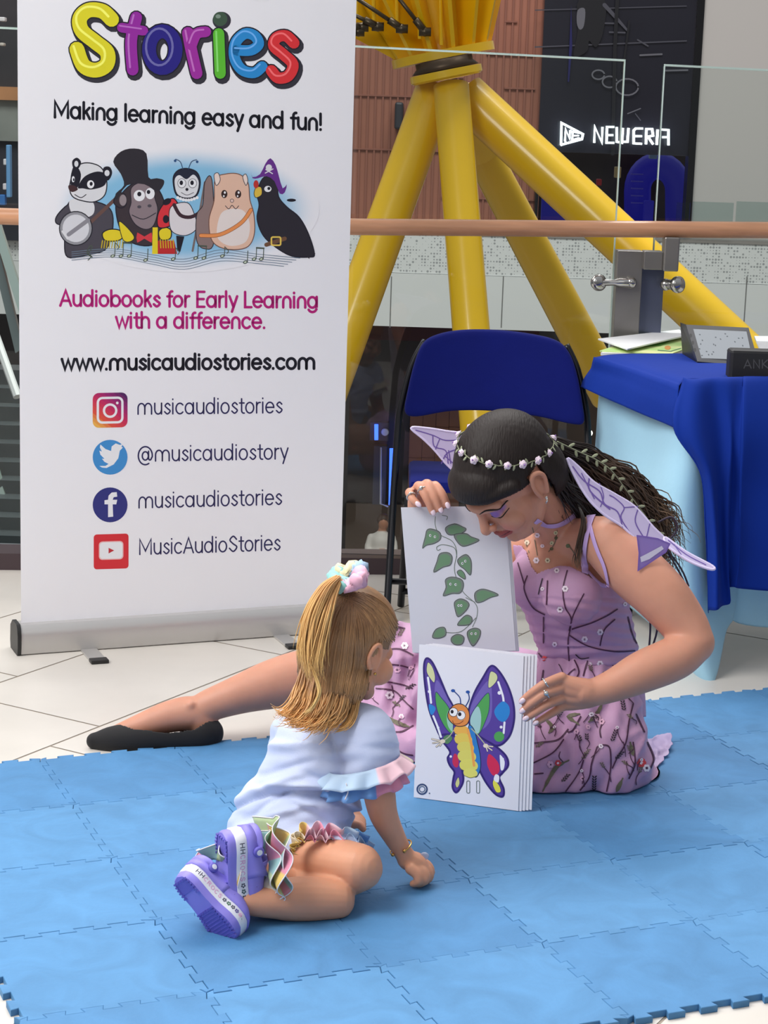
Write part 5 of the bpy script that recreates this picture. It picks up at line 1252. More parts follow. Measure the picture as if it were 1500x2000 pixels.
for p in ([(1070, 1135), (1068, 1180)], [(1108, 1115), (1100, 1150), (1104, 1185), (1116, 1210), (1110, 1250), (1112, 1290)], [(1030, 1125), (1024, 1150), (1040, 1185), (1064, 1200)], [(1062, 1205), (1062, 1255)], [(1012, 1100), (1024, 1140)],
          [(1118, 1228), (1150, 1218), (1180, 1205), (1205, 1190)], [(1112, 1240), (1150, 1262), (1200, 1272), (1245, 1270)], [(1200, 1210), (1180, 1230), (1172, 1260)], [(1226, 1205), (1235, 1240), (1250, 1270)], [(1140, 1160), (1120, 1200), (1112, 1230)], [(1034, 1230), (1044, 1262), (1060, 1285)]):
    A1.stroke(p, 2.6, stem_c, smooth=6)
for x, y, r in ((1104, 1150, 6), (1094, 1190, 6), (1142, 1248, 6), (1172, 1234, 6), (1152, 1298, 5), (1088, 1115, 5), (1172, 1296, 6), (1060, 1150, 4), (1220, 1180, 4), (1084, 1258, 5)): fl(A1, x, y, r)
for p in ([(1125, 1278), (1135, 1286), (1150, 1284)], [(1060, 1130), (1052, 1160)]): A1.stroke(p, 2, blk2, smooth=5)
A1.build('embroidery', m_emb, bod)
A2 = Art((0, 0, 0), (0, 0, 1), ofs=.0014, surf=castsurf(BVS)); A2.step = 3e-6
for p in ([(1062, 1310), (1056, 1350)], [(1122, 1290), (1130, 1315), (1112, 1340)], [(1148, 1290), (1140, 1320)], [(1180, 1285), (1200, 1305), (1190, 1330)], [(1216, 1280), (1226, 1310)], [(1236, 1375), (1228, 1410), (1222, 1450), (1205, 1480), (1196, 1500)],
          [(1166, 1460), (1176, 1455), (1190, 1460), (1193, 1490), (1190, 1520), (1185, 1545)], [(1166, 1460), (1156, 1490), (1150, 1520), (1125, 1552)], [(1140, 1485), (1130, 1510), (1105, 1545)], [(1100, 1445), (1080, 1470), (1042, 1490)], [(1110, 1425), (1090, 1445), (1060, 1450), (1042, 1452)],
          [(1134, 1400), (1120, 1425), (1110, 1430)], [(1174, 1440), (1172, 1425), (1178, 1410)], [(1242, 1395), (1258, 1430)], [(1236, 1450), (1240, 1490), (1228, 1520)], [(1264, 1450), (1276, 1480), (1270, 1500)], [(1060, 1510), (1044, 1512)],
          [(750, 1245), (765, 1225), (790, 1228)], [(730, 1300), (770, 1298), (806, 1306)], [(735, 1345), (770, 1350), (790, 1370), (806, 1385)], [(745, 1425), (780, 1430), (806, 1418)], [(740, 1330), (780, 1336), (806, 1345)], [(760, 1450), (785, 1470), (806, 1475)], [(750, 1270), (780, 1268), (806, 1280)], [(765, 1340), (768, 1362)]):
    A2.stroke(p, 2.8, stem_c, smooth=6)
for x, y, n_, an in ((1218, 1385, 5, -100), (1196, 1445, 5, -70), (1205, 1480, 4, -50), (1160, 1545, 7, -88), (1050, 1458, 3, -40), (1140, 1480, 3, -60), (1100, 1525, 4, -50), (780, 1240, 3, -60), (796, 1345, 4, -30), (770, 1372, 3, 40)): leafs(A2, x, y, 6, n_, blk2 if n_ > 3 else olive, an)
for p in ([(1130, 1415), (1112, 1400), (1132, 1395)], [(1180, 1365), (1165, 1395), (1150, 1410)], [(1230, 1450), (1236, 1475)], [(1216, 1520), (1204, 1545)], [(1060, 1400), (1078, 1420), (1072, 1432)], [(1110, 1485), (1085, 1500), (1060, 1545)], [(745, 1395), (775, 1412), (798, 1420)]):
    A2.stroke(p, [3, 7, 9, 7, 3], olive, smooth=5)
for x, y, r, c in ((1165, 1402, 8, pinkc), (1175, 1410, 6, pinkc), (1060, 1283, 9, redc), (1075, 1493, 7, pinkc), (1090, 1490, 6, redc), (1252, 1490, 9, redc), (1262, 1500, 7, whc), (1276, 1456, 6, whc), (790, 1262, 7, whc), (760, 1358, 8, whc), (1148, 1420, 5, pinkc), (776, 1308, 6, pinkc), (1180, 1318, 6, olive), (1282, 1442, 5, redc), (784, 1400, 5, whc)): fl(A2, x, y, r, c, stem_c if c is not redc else whc)
re_ = random.Random(11)
for k in range(46):
    x, y = (re_.uniform(1048, 1245), re_.uniform(1310, 1540)) if k % 4 else (re_.uniform(738, 804), re_.uniform(1235, 1500)); a_ = re_.uniform(-2.4, -.7); L_ = re_.uniform(14, 34)
    pts = [(x, y), (x + cos(a_) * L_ * .5 + re_.uniform(-5, 5), y + sin(a_) * L_ * .5), (x + cos(a_) * L_, y + sin(a_) * L_)]
    A2.stroke(pts, 1.8, stem_c, smooth=6)
    if k % 3 == 0: leafs(A2, pts[2][0], pts[2][1], 5, 3, (blk2, olive)[k % 2], math.degrees(a_))
    elif k % 3 == 1: fl(A2, pts[2][0], pts[2][1], re_.uniform(3, 5), (pinkc, whc)[k % 2])
A2.build('embroidery', m_emb, skirt)
A3 = Art((0, 0, 0), (0, 0, 1), ofs=.0012, surf=cw); A3.step = 4e-6
for p in ([(1040, 1030), (1046, 1060), (1050, 1085)], [(1088, 1035), (1084, 1060), (1072, 1078)], [(1110, 1065), (1122, 1080), (1126, 1100)], [(1024, 1050), (1034, 1080)]): A3.stroke(p, 1.6, olive, smooth=5)
for x, y, r, c in ((1050, 1045, 5, whc), (1048, 1095, 6, whc), (1088, 1112, 5, whc), (1030, 1060, 5, C(232, 214, 190)[:3]), (1060, 1066, 4, whc), (1070, 1095, 5, C(226, 212, 180)[:3]), (1085, 1040, 4, C(210, 206, 160)[:3]), (1078, 1060, 4, C(210, 206, 160)[:3]), (1078, 1072, 3.5, C(92, 84, 50)[:3]), (1086, 1050, 3.5, C(92, 84, 50)[:3]), (1110, 1066, 4, C(84, 104, 60)[:3]), (1014, 1078, 4, C(232, 214, 190)[:3])): fl(A3, x, y, r, c, olive)
A3.build('yoke_embroidery', m_emb, wp)
# ---- ballet shoe
b = MB()
limb(b, QL([(404, 1432, 4.150, .036), (385, 1434, 4.14, .040), (330, 1438, 4.125, .037), (265, 1444, 4.11, .036), (215, 1447, 4.105, .030), (185, 1447, 4.10, .017)]), 6, 24)
V, Fc = fuse(b, .003, 5)
TOPL = [(150, 1425), (222, 1412), (260, 1424), (330, 1431), (380, 1424), (404, 1410), (420, 1404)]
keep = []
for v in V:
    if v.z < FZ + .003: v.z = FZ + .003
    x, y = proj(v); keep.append(y > interp(TOPL, x))
V2, F2, _ = submesh(V, Fc, keep); o = wobj('ballet_shoe', V2, F2, mat('black_suede', C(22, 20, 22), rough=.85, sheen=.1), wp, smooth=True); sm = o.modifiers.new('s', 'SOLIDIFY'); sm.thickness = .002; sm.offset = 1
# ---- fairy wings
def wingmat():
    M = mat('wing_organza', C(208, 196, 232), rough=.35, alpha=.78); return M
m_wing = wingmat(); m_wedge = mat('wing_edge', C(214, 202, 236), rough=.4); m_vein = mat('wing_vein', C(104, 80, 158), rough=.5); m_wdark = mat('wing_purple', C(150, 124, 196), rough=.5, alpha=.9)
wings = empty('fairy_wings', Q(1150, 1040, 4.08)); wings.parent = wp; wings.matrix_basis = wp.matrix_basis.inverted() @ Matrix.Translation(Q(1150, 1040, 4.08))
def wing(out, veins, p0, n, th=.0015):
    n = Vector(n).normalized(); pp = [onplane(x, y, p0, n) for x, y in spl(out, 5, True)]
    b = MB(); b.prism(pp, n * th); w_ = b.build('wing', m_wing, wings)
    b = MB(); b.tube(pp, .0028, 8, closed=True); b.build('edge', m_wedge, w_, smooth=True)
    a = Art(p0, n if n.dot(C0 - Vector(p0)) > 0 else -n, ofs=th + .0005)
    for v, wd in veins: a.stroke(v, wd, C(104, 80, 158)[:3], smooth=5)
    a.build('veins', m_emb, w_)
    return w_
wing([(1108, 896), (1130, 912), (1160, 942), (1200, 965), (1240, 990), (1276, 1030), (1300, 1055), (1290, 1070), (1254, 1062), (1240, 1052), (1215, 1028), (1180, 1005), (1150, 975), (1125, 935)],
     [([(1118, 912), (1140, 940), (1170, 960), (1180, 985), (1205, 1000), (1215, 1030)], 2.5), ([(1170, 945), (1178, 970), (1172, 990)], 2), ([(1190, 968), (1202, 975), (1218, 992), (1212, 1012), (1232, 1045)], 2.2), ([(1218, 992), (1245, 990)], 2), ([(1245, 995), (1240, 1020), (1256, 1050)], 2.2), ([(1268, 1024), (1262, 1050)], 2), ([(1135, 925), (1150, 955), (1160, 975)], 2), ([(1150, 935), (1152, 960), (1190, 995)], 3)], Q(1200, 985, 3.90), Vector((.35, -.75, .56)))
w2 = [(1244, 1046), (1260, 1048), (1284, 1052), (1308, 1062), (1300, 1078), (1270, 1098), (1246, 1114), (1248, 1080)]
pl0 = Q(1260, 1075, 3.82); b = MB(); nn_ = Vector((.2, -1, .1)).normalized(); b.prism([onplane(x, y, pl0, nn_) for x, y in w2], nn_ * -.0015); o = b.build('lower_wing', m_wdark, wings)
a = Art(pl0, nn_, ofs=.001); a.poly([(1250, 1088), (1262, 1082), (1292, 1066), (1296, 1072), (1268, 1092), (1252, 1098)], C(214, 206, 226)[:3]); a.stroke(w2 + [w2[0]], 2.4, C(128, 96, 180)[:3]); a.build('trim', m_emb, o)
wing([(1300, 1050), (1340, 1078), (1392, 1106), (1388, 1112), (1350, 1098), (1318, 1078), (1302, 1064)], [([(1305, 1056), (1340, 1084), (1378, 1104)], 2), ([(1316, 1064), (1330, 1084)], 1.6)], Q(1340, 1080, 3.86), Vector((.1, -.7, .7)))
wing([(803, 836), (830, 836), (870, 842), (915, 852), (1000, 900), (1110, 1000), (1095, 1035), (980, 990), (905, 934), (874, 908), (850, 880), (828, 858)], [([(812, 840), (845, 850), (870, 860), (905, 858)], 2), ([(845, 850), (848, 872), (870, 880), (875, 905)], 2), ([(862, 905), (872, 886), (890, 878)], 2.2), ([(858, 858), (850, 878)], 1.8), ([(868, 890), (885, 905)], 2), ([(876, 880), (880, 905)], 2)], Q(860, 870, 4.25), Vector((.1, -1, .15)))
m_cord = mat('black_cord', C(54, 40, 60), rough=.6)
for pts in ([(1285, 1020), (1312, 1010), (1322, 1035), (1300, 1060)], [(1300, 1070), (1330, 1110), (1345, 1145)], [(1296, 1068), (1320, 1105), (1338, 1140)], [(1240, 1060), (1262, 1150), (1270, 1215), (1268, 1262)], [(1250, 1064), (1276, 1150), (1284, 1222), (1274, 1264)]):
    b = MB(); b.tube([Vector(q) for q in spl([tuple(Q(x, y, 4.05 + max(0, min(y - 1060, 60)) * .0012)) for x, y in pts], 5)], .0022, 6); b.build('cord', m_cord, wings, smooth=True)

# ================================================================== PICTURE CARDS
m_card = mat('laminated_card', C(226, 226, 236), rough=.25, coat=.3); m_lam = glassmat('laminate', (.97, .98, 1.0, 1))
def card(c4, n, name, lb, dx, grp=None):
    """c4: four corner points front face"""
    e = empty(name, (c4[2] + c4[3]) / 2, lb, 'picture card', grp)
    b = MB(); b.prism([p for p in c4], -n * .0012); b.build('sheet', m_card, e); return e
bl, br = Gz(808, 1557, .001), Gz(1012, 1584, .001); tl = Q(815, 1264, 3.875); tr = Q(1027, 1275, 3.815)
vv = ((tl - bl) + (tr - br)) / 2; un = (br - bl); n_ = un.cross(vv).normalized(); n_ = n_ if n_.y < 0 else -n_
tl = bl + vv; tr = br + vv
e = card([bl, br, tr, tl], n_, 'picture_card', 'front laminated card printed with a large purple butterfly', 0, 'laminated cards held in the lower stack')
a = Art(bl, n_, ofs=.0004)
vio = C(84, 62, 152)[:3]; dvi = C(46, 30, 110)[:3]; viol = C(164, 150, 212)[:3]; wt = C(232, 234, 244)[:3]; grn = C(78, 160, 84)[:3]
def kk(x, y): return (800 + x * .17495, 1250 + y * .175)
def kp(l): return [kk(x, y) for x, y in l]
def bl_(l, c, ol=3, oc=dvi, k=6): p = spl(kp(l), k, True); a.poly(p, c); a.stroke(p, ol, oc, closed=True) if ol else None
bl_([(205, 205), (260, 260), (340, 430), (420, 620), (490, 760), (520, 980), (470, 1080), (360, 1090), (290, 960), (220, 780), (180, 560), (160, 340), (172, 230)], vio, 4)
bl_([(910, 290), (1000, 350), (1100, 520), (1160, 720), (1165, 900), (1110, 1080), (980, 1180), (800, 1100), (680, 960), (660, 800), (720, 600), (820, 420)], vio, 4)
bl_([(340, 1080), (470, 1060), (560, 1160), (580, 1400), (600, 1560), (560, 1660), (515, 1700), (480, 1640), (490, 1540), (500, 1470), (450, 1400), (425, 1320), (450, 1240)], vio, 4)
bl_([(700, 1050), (850, 1120), (980, 1200), (1080, 1300), (1100, 1400), (1040, 1480), (1000, 1540), (1050, 1660), (1040, 1745), (960, 1720), (860, 1600), (780, 1450), (720, 1300)], vio, 4)
a.poly(spl(kp([(300, 450), (360, 520), (430, 660), (500, 800), (480, 1000), (430, 980), (330, 820), (280, 600)]), 5, True), C(112, 96, 176)[:3]); a.poly(spl(kp([(880, 450), (700, 700), (670, 900), (760, 1020), (900, 900), (920, 620)]), 5, True), C(112, 96, 176)[:3])
bl_([(295, 580), (350, 640), (430, 740), (480, 860), (480, 1040), (400, 980), (320, 820), (290, 680)], grn, 1.2); bl_([(880, 590), (890, 760), (850, 900), (770, 1050), (690, 980), (680, 860), (760, 720)], grn, 1.2)
a.poly(spl(kp([(440, 780), (480, 880), (478, 1020), (430, 960), (415, 860)]), 5, True), C(150, 196, 180)[:3]); a.poly(spl(kp([(760, 740), (800, 860), (770, 1040), (690, 970), (684, 860)]), 5, True), C(160, 200, 200)[:3])
for l in ([(205, 420), (225, 560), (240, 700)], [(265, 850), (310, 960), (350, 1080)], [(990, 470), (1040, 620), (1050, 700)], [(1060, 920), (1050, 1040)]): a.stroke(kp(l), 4, wt, smooth=4)
for x, y, r in ((222, 575, 3.2), (318, 978, 2.6), (1003, 590, 3.6), (1022, 972, 2.8), (460, 1300, 2.4), (1036, 1330, 3.2)): a.ell(*kk(x, y), r, r, wt)
bl_([(205, 250), (190, 350), (230, 430), (275, 475), (285, 400), (255, 300)], C(206, 210, 160)[:3], 1); bl_([(910, 350), (970, 380), (980, 440), (930, 510), (880, 530), (885, 420)], C(206, 212, 160)[:3], 1)
bl_([(215, 720), (270, 735), (290, 770), (260, 830), (230, 820)], C(40, 130, 205)[:3], 0); bl_([(1050, 685), (1110, 740), (1115, 830), (1060, 910), (990, 890), (945, 800), (990, 720)], C(40, 130, 205)[:3], 0)
a.ell(*kk(1000, 1078), 10, 10, grn); bl_([(380, 1080), (440, 1055), (480, 1100), (430, 1160), (380, 1140)], C(84, 130, 90)[:3], 1)
bl_([(500, 1270), (540, 1300), (545, 1400), (510, 1420), (478, 1360)], C(196, 44, 84)[:3], 0); bl_([(900, 1275), (990, 1370), (1000, 1470), (930, 1510), (870, 1400), (870, 1310)], C(206, 40, 84)[:3], 0)
bl_([(1010, 1280), (1060, 1350), (1050, 1440), (1020, 1450), (1010, 1360)], wt, 0); bl_([(545, 1530), (560, 1600), (530, 1650), (510, 1600)], C(206, 206, 140)[:3], 1); bl_([(940, 1560), (1000, 1620), (1020, 1690), (970, 1700), (930, 1620)], C(226, 220, 80)[:3], 1); bl_([(960, 1500), (1000, 1520), (990, 1590), (940, 1560)], wt, 0)
bl_([(660, 960), (720, 1000), (760, 1150), (790, 1300), (790, 1440), (740, 1530), (680, 1450), (660, 1200)], C(44, 124, 196)[:3], 1.4, K)
for i, (x, y, w_, h_, c) in enumerate(((580, 1010, 86, 60, (232, 176, 80)), (600, 1110, 100, 70, (222, 196, 90)), (625, 1200, 96, 66, (216, 204, 100)), (640, 1300, 104, 74, (216, 208, 104)), (660, 1400, 104, 74, (218, 212, 104)), (680, 1485, 80, 52, (220, 216, 110)))):
    a.ell(*kk(x, y), w_ * .175, h_ * .175, C(*c)[:3], 8); a.stroke([kk(x - w_ * .9, y + h_ * .5), kk(x, y + h_), kk(x + w_ * .9, y + h_ * .6)], 1, C(110, 110, 50)[:3], smooth=4)
a.stroke(kp([(650, 1000), (690, 1160), (710, 1320), (720, 1400)]), 5, C(232, 160, 80)[:3], smooth=4)
bl_([(440, 790), (500, 725), (580, 715), (650, 770), (670, 860), (640, 940), (560, 965), (490, 940), (430, 870)], C(222, 138, 70)[:3], 1.6, K)
a.ell(*kk(490, 805), 8, 8, W); a.ell(*kk(575, 840), 9, 9.5, W)
for x, y in ((490, 805), (575, 840)): a.stroke(arcp(*kk(x, y), 8.4, 8.8, 0, 345, 16), 1, K, closed=True)
a.ell(*kk(475, 800), 3, 3.6, K); a.ell(*kk(560, 828), 3.4, 4, K); a.stroke(kp([(480, 900), (500, 935), (560, 930), (600, 900)]), 1.3, C(120, 50, 30)[:3], smooth=4)
for l, e2 in (([(570, 715), (560, 640), (500, 575)], (485, 565)), ([(625, 740), (665, 660), (655, 590)], (650, 580))): a.stroke(kp(l), 2, C(30, 60, 130)[:3], smooth=4); a.ell(*kk(*e2), 4, 3, C(30, 80, 160)[:3])
for l in ([(490, 1010), (440, 1080), (370, 1130)], [(690, 990), (760, 1060), (840, 1160)]): a.stroke(kp(l), 2, C(176, 180, 150)[:3], smooth=4)
for c_, fs in (((370, 1130), ((-120, -25), (-110, 20), (-70, 60), (-30, 50))), ((850, 1180), ((80, 10), (70, 50), (20, 60)))):
    for fx, fy in fs: a.stroke([kk(*c_), kk(c_[0] + fx, c_[1] + fy)], 3.2, K); a.stroke([kk(*c_), kk(c_[0] + fx, c_[1] + fy)], 2.2, C(226, 214, 196)[:3])
    a.ell(*kk(*c_), 5, 4, C(226, 214, 196)[:3])
for x in (655, 765): a.stroke(rrect(*kk(x, 1640), 3, 12, 2.5), 1.1, C(70, 90, 80)[:3], closed=True)
a.stroke(arcp(*kk(140, 1665), 9.5, 9.5, 0, 350, 24), 3, C(50, 70, 110)[:3], closed=True); a.stroke(arcp(*kk(140, 1665), 5.5, 5.5, 0, 350, 16), 2, C(90, 110, 140)[:3], closed=True); a.ell(*kk(222, 1710), 1.4, 1.4, C(90, 110, 140)[:3])
a.build('printed_butterfly', m_ink, e)
ud = un.normalized()
for k in range(4):
    o_ = ud * (.0065 * (k + 1)) - n_ * .0022 * (k + 1) + Vector((0, 0, .0015 * k)); c4 = [p + o_ for p in (bl, br, tr, tl)]
    card(c4, n_, 'picture_card', ['second card of the lower stack, directly behind the butterfly', 'third card of the lower stack, showing as a pale edge', 'fourth card of the lower stack, showing as a pale edge', 'rearmost card of the lower stack, sticking out furthest right'][k], 0, 'laminated cards held in the lower stack')
# ivy card
tl, tr = Q(783, 991, 3.93), Q(986, 988, 3.945); bl, br = Q(806, 1275, 3.90), Q(1012, 1275, 3.915); un = tr - tl; vv = tl - bl; n_ = un.cross(vv).normalized(); n_ = n_ if n_.y < 0 else -n_
br = bl + (tr - tl)
e = card([bl, br, tr, tl], n_, 'picture_card', 'upper white card printed with a climbing green ivy plant', 0, 'white cards held in the upper stack')
a = Art(tl, n_, ofs=.0004); gl = C(112, 150, 116)[:3]; gd = C(60, 74, 64)[:3]
def jj(x, y): return (760 + x * .44, 780 + y * .44)
def leaf(l, eyes=None):
    p = spl([jj(x, y) for x, y in l], 4, True); a.poly(p, C(126, 134, 130)[:3]); cx0 = sum(q[0] for q in p) / len(p); cy0 = sum(q[1] for q in p) / len(p)
    a.poly([(cx0 + (x - cx0) * .8, cy0 + (y - cy0) * .8) for x, y in p], gl); a.stroke(p, 1.1, gd, closed=True)
    if eyes:
        for ex, ey in eyes: a.ell(*jj(ex, ey), 2.2, 2.6, W); a.ell(*jj(ex + 1, ey), 1.0, 1.2, K)
for l in ([(205, 520), (205, 560), (225, 600), (280, 630), (300, 680), (290, 760), (325, 850), (385, 910), (390, 960), (370, 1010)], [(300, 700), (290, 660), (240, 645), (212, 655), (215, 670), (228, 665)], [(235, 515), (258, 520), (255, 535)], [(385, 970), (320, 1030), (250, 1035)], [(340, 880), (380, 900)]): a.stroke([jj(x, y) for x, y in l], 1.2, C(110, 124, 112)[:3], smooth=6)
leaf([(190, 575), (225, 590), (228, 620), (200, 640), (165, 648), (148, 660), (160, 610), (168, 580)], [(182, 604), (203, 610)])
leaf([(250, 570), (290, 552), (325, 565), (342, 575), (330, 590), (300, 600), (262, 600)]); leaf([(290, 600), (340, 595), (365, 610), (400, 625), (360, 645), (325, 652), (300, 630)], None)
leaf([(225, 685), (262, 680), (280, 700), (272, 735), (240, 745), (198, 767), (212, 720)]); leaf([(305, 710), (340, 688), (362, 710), (366, 745), (360, 780), (335, 755), (310, 735)], [(325, 728), (338, 718)])
leaf([(302, 765), (318, 757), (335, 775), (337, 798), (310, 782)]); leaf([(250, 800), (280, 788), (322, 800), (330, 830), (315, 860), (280, 862), (240, 872), (252, 835)], [(272, 820), (295, 822)])
leaf([(380, 860), (410, 842), (450, 850), (485, 868), (450, 880), (410, 900), (385, 898)]); leaf([(290, 900), (315, 885), (345, 895), (355, 915), (335, 945), (305, 965), (292, 930)], [(308, 915), (320, 915)])
leaf([(320, 975), (345, 957), (368, 970), (360, 998), (320, 1004), (303, 1000)]); leaf([(208, 1020), (245, 1012), (252, 1045), (225, 1060), (192, 1056)]); leaf([(278, 1055), (305, 1042), (332, 1055), (325, 1085), (295, 1090), (276, 1075)]); leaf([(348, 1030), (378, 1015), (405, 1025), (400, 1060), (372, 1095), (350, 1060)], [(366, 1040), (384, 1040)])
a.build('printed_ivy', m_ink, e)
ud = un.normalized()
for k in range(2):
    o_ = ud * (.004 * (k + 1)) - n_ * .002 * (k + 1) - Vector((0, 0, .001 * (k + 1)))
    card([p + o_ for p in (bl, br, tr, tl)], n_, 'picture_card', ['second card of the upper stack, directly behind the ivy', 'rearmost card of the upper stack, a thin edge right of the ivy'][k], 0, 'white cards held in the upper stack')
# ================================================================== GIRL
gp = empty('person', (Q(580, 1700, 3.35).x, 3.35, 0), 'small blond girl in pale blue ruffled romper and purple clogs, sitting with her back turned', 'person')
SKG = C(222, 160, 128)[:3]
glat = Vector((.74, -.67, 0)).normalized()
gyaw, gpit = radians(40), radians(14)
gf = Vector((cos(gyaw) * cos(gpit), sin(gyaw) * cos(gpit), -sin(gpit))); gr = Vector((sin(gyaw), -cos(gyaw), 0)); gu = gr.cross(gf)
GO_ = Q(683, 1262, 3.42); GM = Matrix((gr, gf, gu)).transposed().to_4x4() @ Matrix.Diagonal((1.02, 1.02, 1.02, 1)); GM.translation = GO_; GMI = GM.inverted()
b = MB()
limb(b, QL([(552, 1650, 3.42, .066), (572, 1615, 3.42, .066), (592, 1560, 3.42, .058), (616, 1500, 3.42, .058), (642, 1445, 3.42, .058), (652, 1405, 3.42, .05)]), 6, 26, flat=1.25, up=glat)
limb(b, QL([(655, 1415, 3.42, .04), (662, 1375, 3.42, .033), (668, 1330, 3.42, .034)]), 5, 16)
limb(b, QL([(660, 1425, 3.42, .04), (715, 1432, 3.36, .042)])); limb(b, QL([(640, 1425, 3.45, .04), (585, 1425, 3.5, .04)]))
limb(b, QL([(716, 1434, 3.355, .041), (730, 1490, 3.345, .034), (740, 1545, 3.335, .030), (749, 1590, 3.335, .0262), (768, 1630, 3.345, .021), (786, 1662, 3.35, .0175), (797, 1680, 3.352, .019)]), 6, 22)
for pts in ([(795, 1678, 3.352, .019), (812, 1688, 3.35, .020), (822, 1698, 3.35, .018)],
            [(812, 1685, 3.37, .013), (832, 1690, 3.365, .011), (840, 1704, 3.36, .0095), (832, 1715, 3.355, .0085)],
            [(810, 1690, 3.355, .013), (831, 1697, 3.35, .011), (838, 1712, 3.345, .0095), (827, 1722, 3.345, .0085)],
            [(806, 1694, 3.34, .012), (825, 1702, 3.335, .0105), (830, 1718, 3.33, .0092), (818, 1726, 3.335, .008)],
            [(802, 1697, 3.33, .011), (814, 1708, 3.325, .0095), (817, 1722, 3.322, .0082), (807, 1726, 3.33, .0072)],
            [(796, 1676, 3.365, .011), (812, 1672, 3.375, .0088), (826, 1680, 3.375, .0078)]):
    limb(b, QL(pts), 5, 14)
limb(b, QL([(585, 1425, 3.5, .04), (600, 1500, 3.55, .033), (620, 1560, 3.56, .028), (665, 1590, 3.54, .022), (690, 1597, 3.52, .018)]), 6, 18)
for k in range(4): limb(b, QL([(688, 1594 + k * 5, 3.52 - k * .012, .011), (702, 1596 + k * 5, 3.515 - k * .012, .008), (709, 1604 + k * 5, 3.51 - k * .012, .007)]), 4, 10)
limb(b, QL([(560, 1655, 3.40, .07), (610, 1674, 3.33, .056), (660, 1686, 3.27, .046), (702, 1692, 3.235, .0405)]), 6, 24)
limb(b, QL([(704, 1696, 3.235, .040), (640, 1722, 3.27, .040), (580, 1736, 3.28, .037), (530, 1722, 3.26, .028), (500, 1706, 3.22, .026)]), 6, 22)
limb(b, QL([(560, 1680, 3.40, .06), (620, 1725, 3.29, .045), (652, 1752, 3.215, .038)]), 6, 22)
limb(b, QL([(653, 1758, 3.205, .0365), (600, 1756, 3.19, .040), (550, 1757, 3.175, .036), (515, 1762, 3.16, .027), (480, 1760, 3.15, .024)]), 6, 22)
headparts(b, GM, True)
V, Fc = fuse(b, .0024, 5, .5)
for v in V:
    if v.z < .0015: v.z = .0015
GV_, GF_ = V, Fc; GN = normals(V, Fc)
gbody = wobj('body', V, Fc, m_skin, gp, smooth=True, cols=skin_cols(V, GMI, True))
BVG = BVHTree.FromPolygons([tuple(v) for v in V], Fc)
# romper ------------------------------------------------------------------
m_romp = mat('pale_blue_cotton', C(196, 206, 236), rough=.8, bump=.0003, bscale=300, sheen=.1)
b = MB()
limb(b, QL([(545, 1645, 3.42, .092), (566, 1610, 3.42, .096), (594, 1560, 3.42, .089), (618, 1500, 3.42, .083), (642, 1445, 3.42, .078), (654, 1402, 3.42, .055)]), 6, 30, flat=1.25, up=glat)
limb(b, QL([(655, 1422, 3.42, .05), (712, 1430, 3.36, .052), (722, 1470, 3.345, .054), (724, 1505, 3.34, .052)])); limb(b, QL([(640, 1425, 3.45, .05), (582, 1428, 3.5, .052), (585, 1480, 3.52, .05)]))
limb(b, QL([(530, 1660, 3.40, .085), (575, 1664, 3.36, .078), (625, 1676, 3.32, .064), (655, 1684, 3.29, .058)]), 6, 26)
limb(b, QL([(545, 1670, 3.42, .075), (500, 1665, 3.38, .06)]))
V, Fc = fuse(b, .004, 10, .6); N = normals(V, Fc)
HEM = [(440, 1650), (500, 1690), (560, 1668), (575, 1655), (600, 1640), (640, 1640), (680, 1645), (720, 1650), (760, 1660)]
keep = []
for i, v in enumerate(V):
    x, y = proj(v); s_ = (x - 640) * .35 + (y - 1560)
    fold = 0
    for (lx, ly, dx, dy, wd, ln, am) in ((600, 1555, .94, .22, 9, 110, -.009), (560, 1500, .95, -.12, 7, 60, -.005), (540, 1530, .96, -.2, 8, 70, .006), (640, 1530, .85, .5, 8, 70, -.006), (590, 1535, .98, .05, 7, 60, .005), (560, 1585, .98, -.1, 8, 60, .006), (600, 1585, .8, .55, 9, 60, -.006), (670, 1560, .7, .7, 9, 50, .005), (520, 1570, .85, -.5, 7, 60, -.005), (645, 1440, .25, .97, 6, 100, -.004), (540, 1455, .97, .2, 9, 50, .004)):
        a_ = (x - lx) * dx + (y - ly) * dy; c_ = -(x - lx) * dy + (y - ly) * dx
        c_ += 6 * sin(a_ * .03); fold += am * math.exp(-(c_ / wd) ** 2) * max(0, 1 - (a_ / ln) ** 2)
    sl = interp([(430, 1590), (470, 1572), (520, 1552), (570, 1543), (630, 1550), (680, 1576), (720, 1606)], x); fold += -.0055 * math.exp(-((y - sl) / 4.5) ** 2) + .0035 * math.exp(-((y - sl + 12) / 8) ** 2)
    fold += .0035 * noise.noise(Vector((x * .018, y * .05, v.y * 6))) * (1 if y > 1450 else .3)
    v += N[i] * fold * 1.45
    k_ = not (y > interp(HEM, x) and v.y < 3.37 and x > 560) and not (x > 704 and y > 1512 and v.y < 3.43)
    l = GMI @ v
    keep.append(k_ and not ((v - Q(660, 1372, 3.42)).length < .043))
V2, F2, _ = submesh(V, Fc, keep)
for v in V2: v.z = max(v.z, .004)
romp = wobj('romper', V2, F2, m_romp, gp, smooth=True); sm = romp.modifiers.new('s', 'SOLIDIFY'); sm.thickness = .003; sm.offset = -1
m_ruf = mat('ruffle_cloth', (1, 1, 1, 1), rough=.7, attr=True, sheen=.1); m_org = mat('frill_organza', (1, 1, 1, 1), rough=.5, attr=True, alpha=.86)
m_hemw = mat('white_hem', C(236, 232, 236), rough=.7)
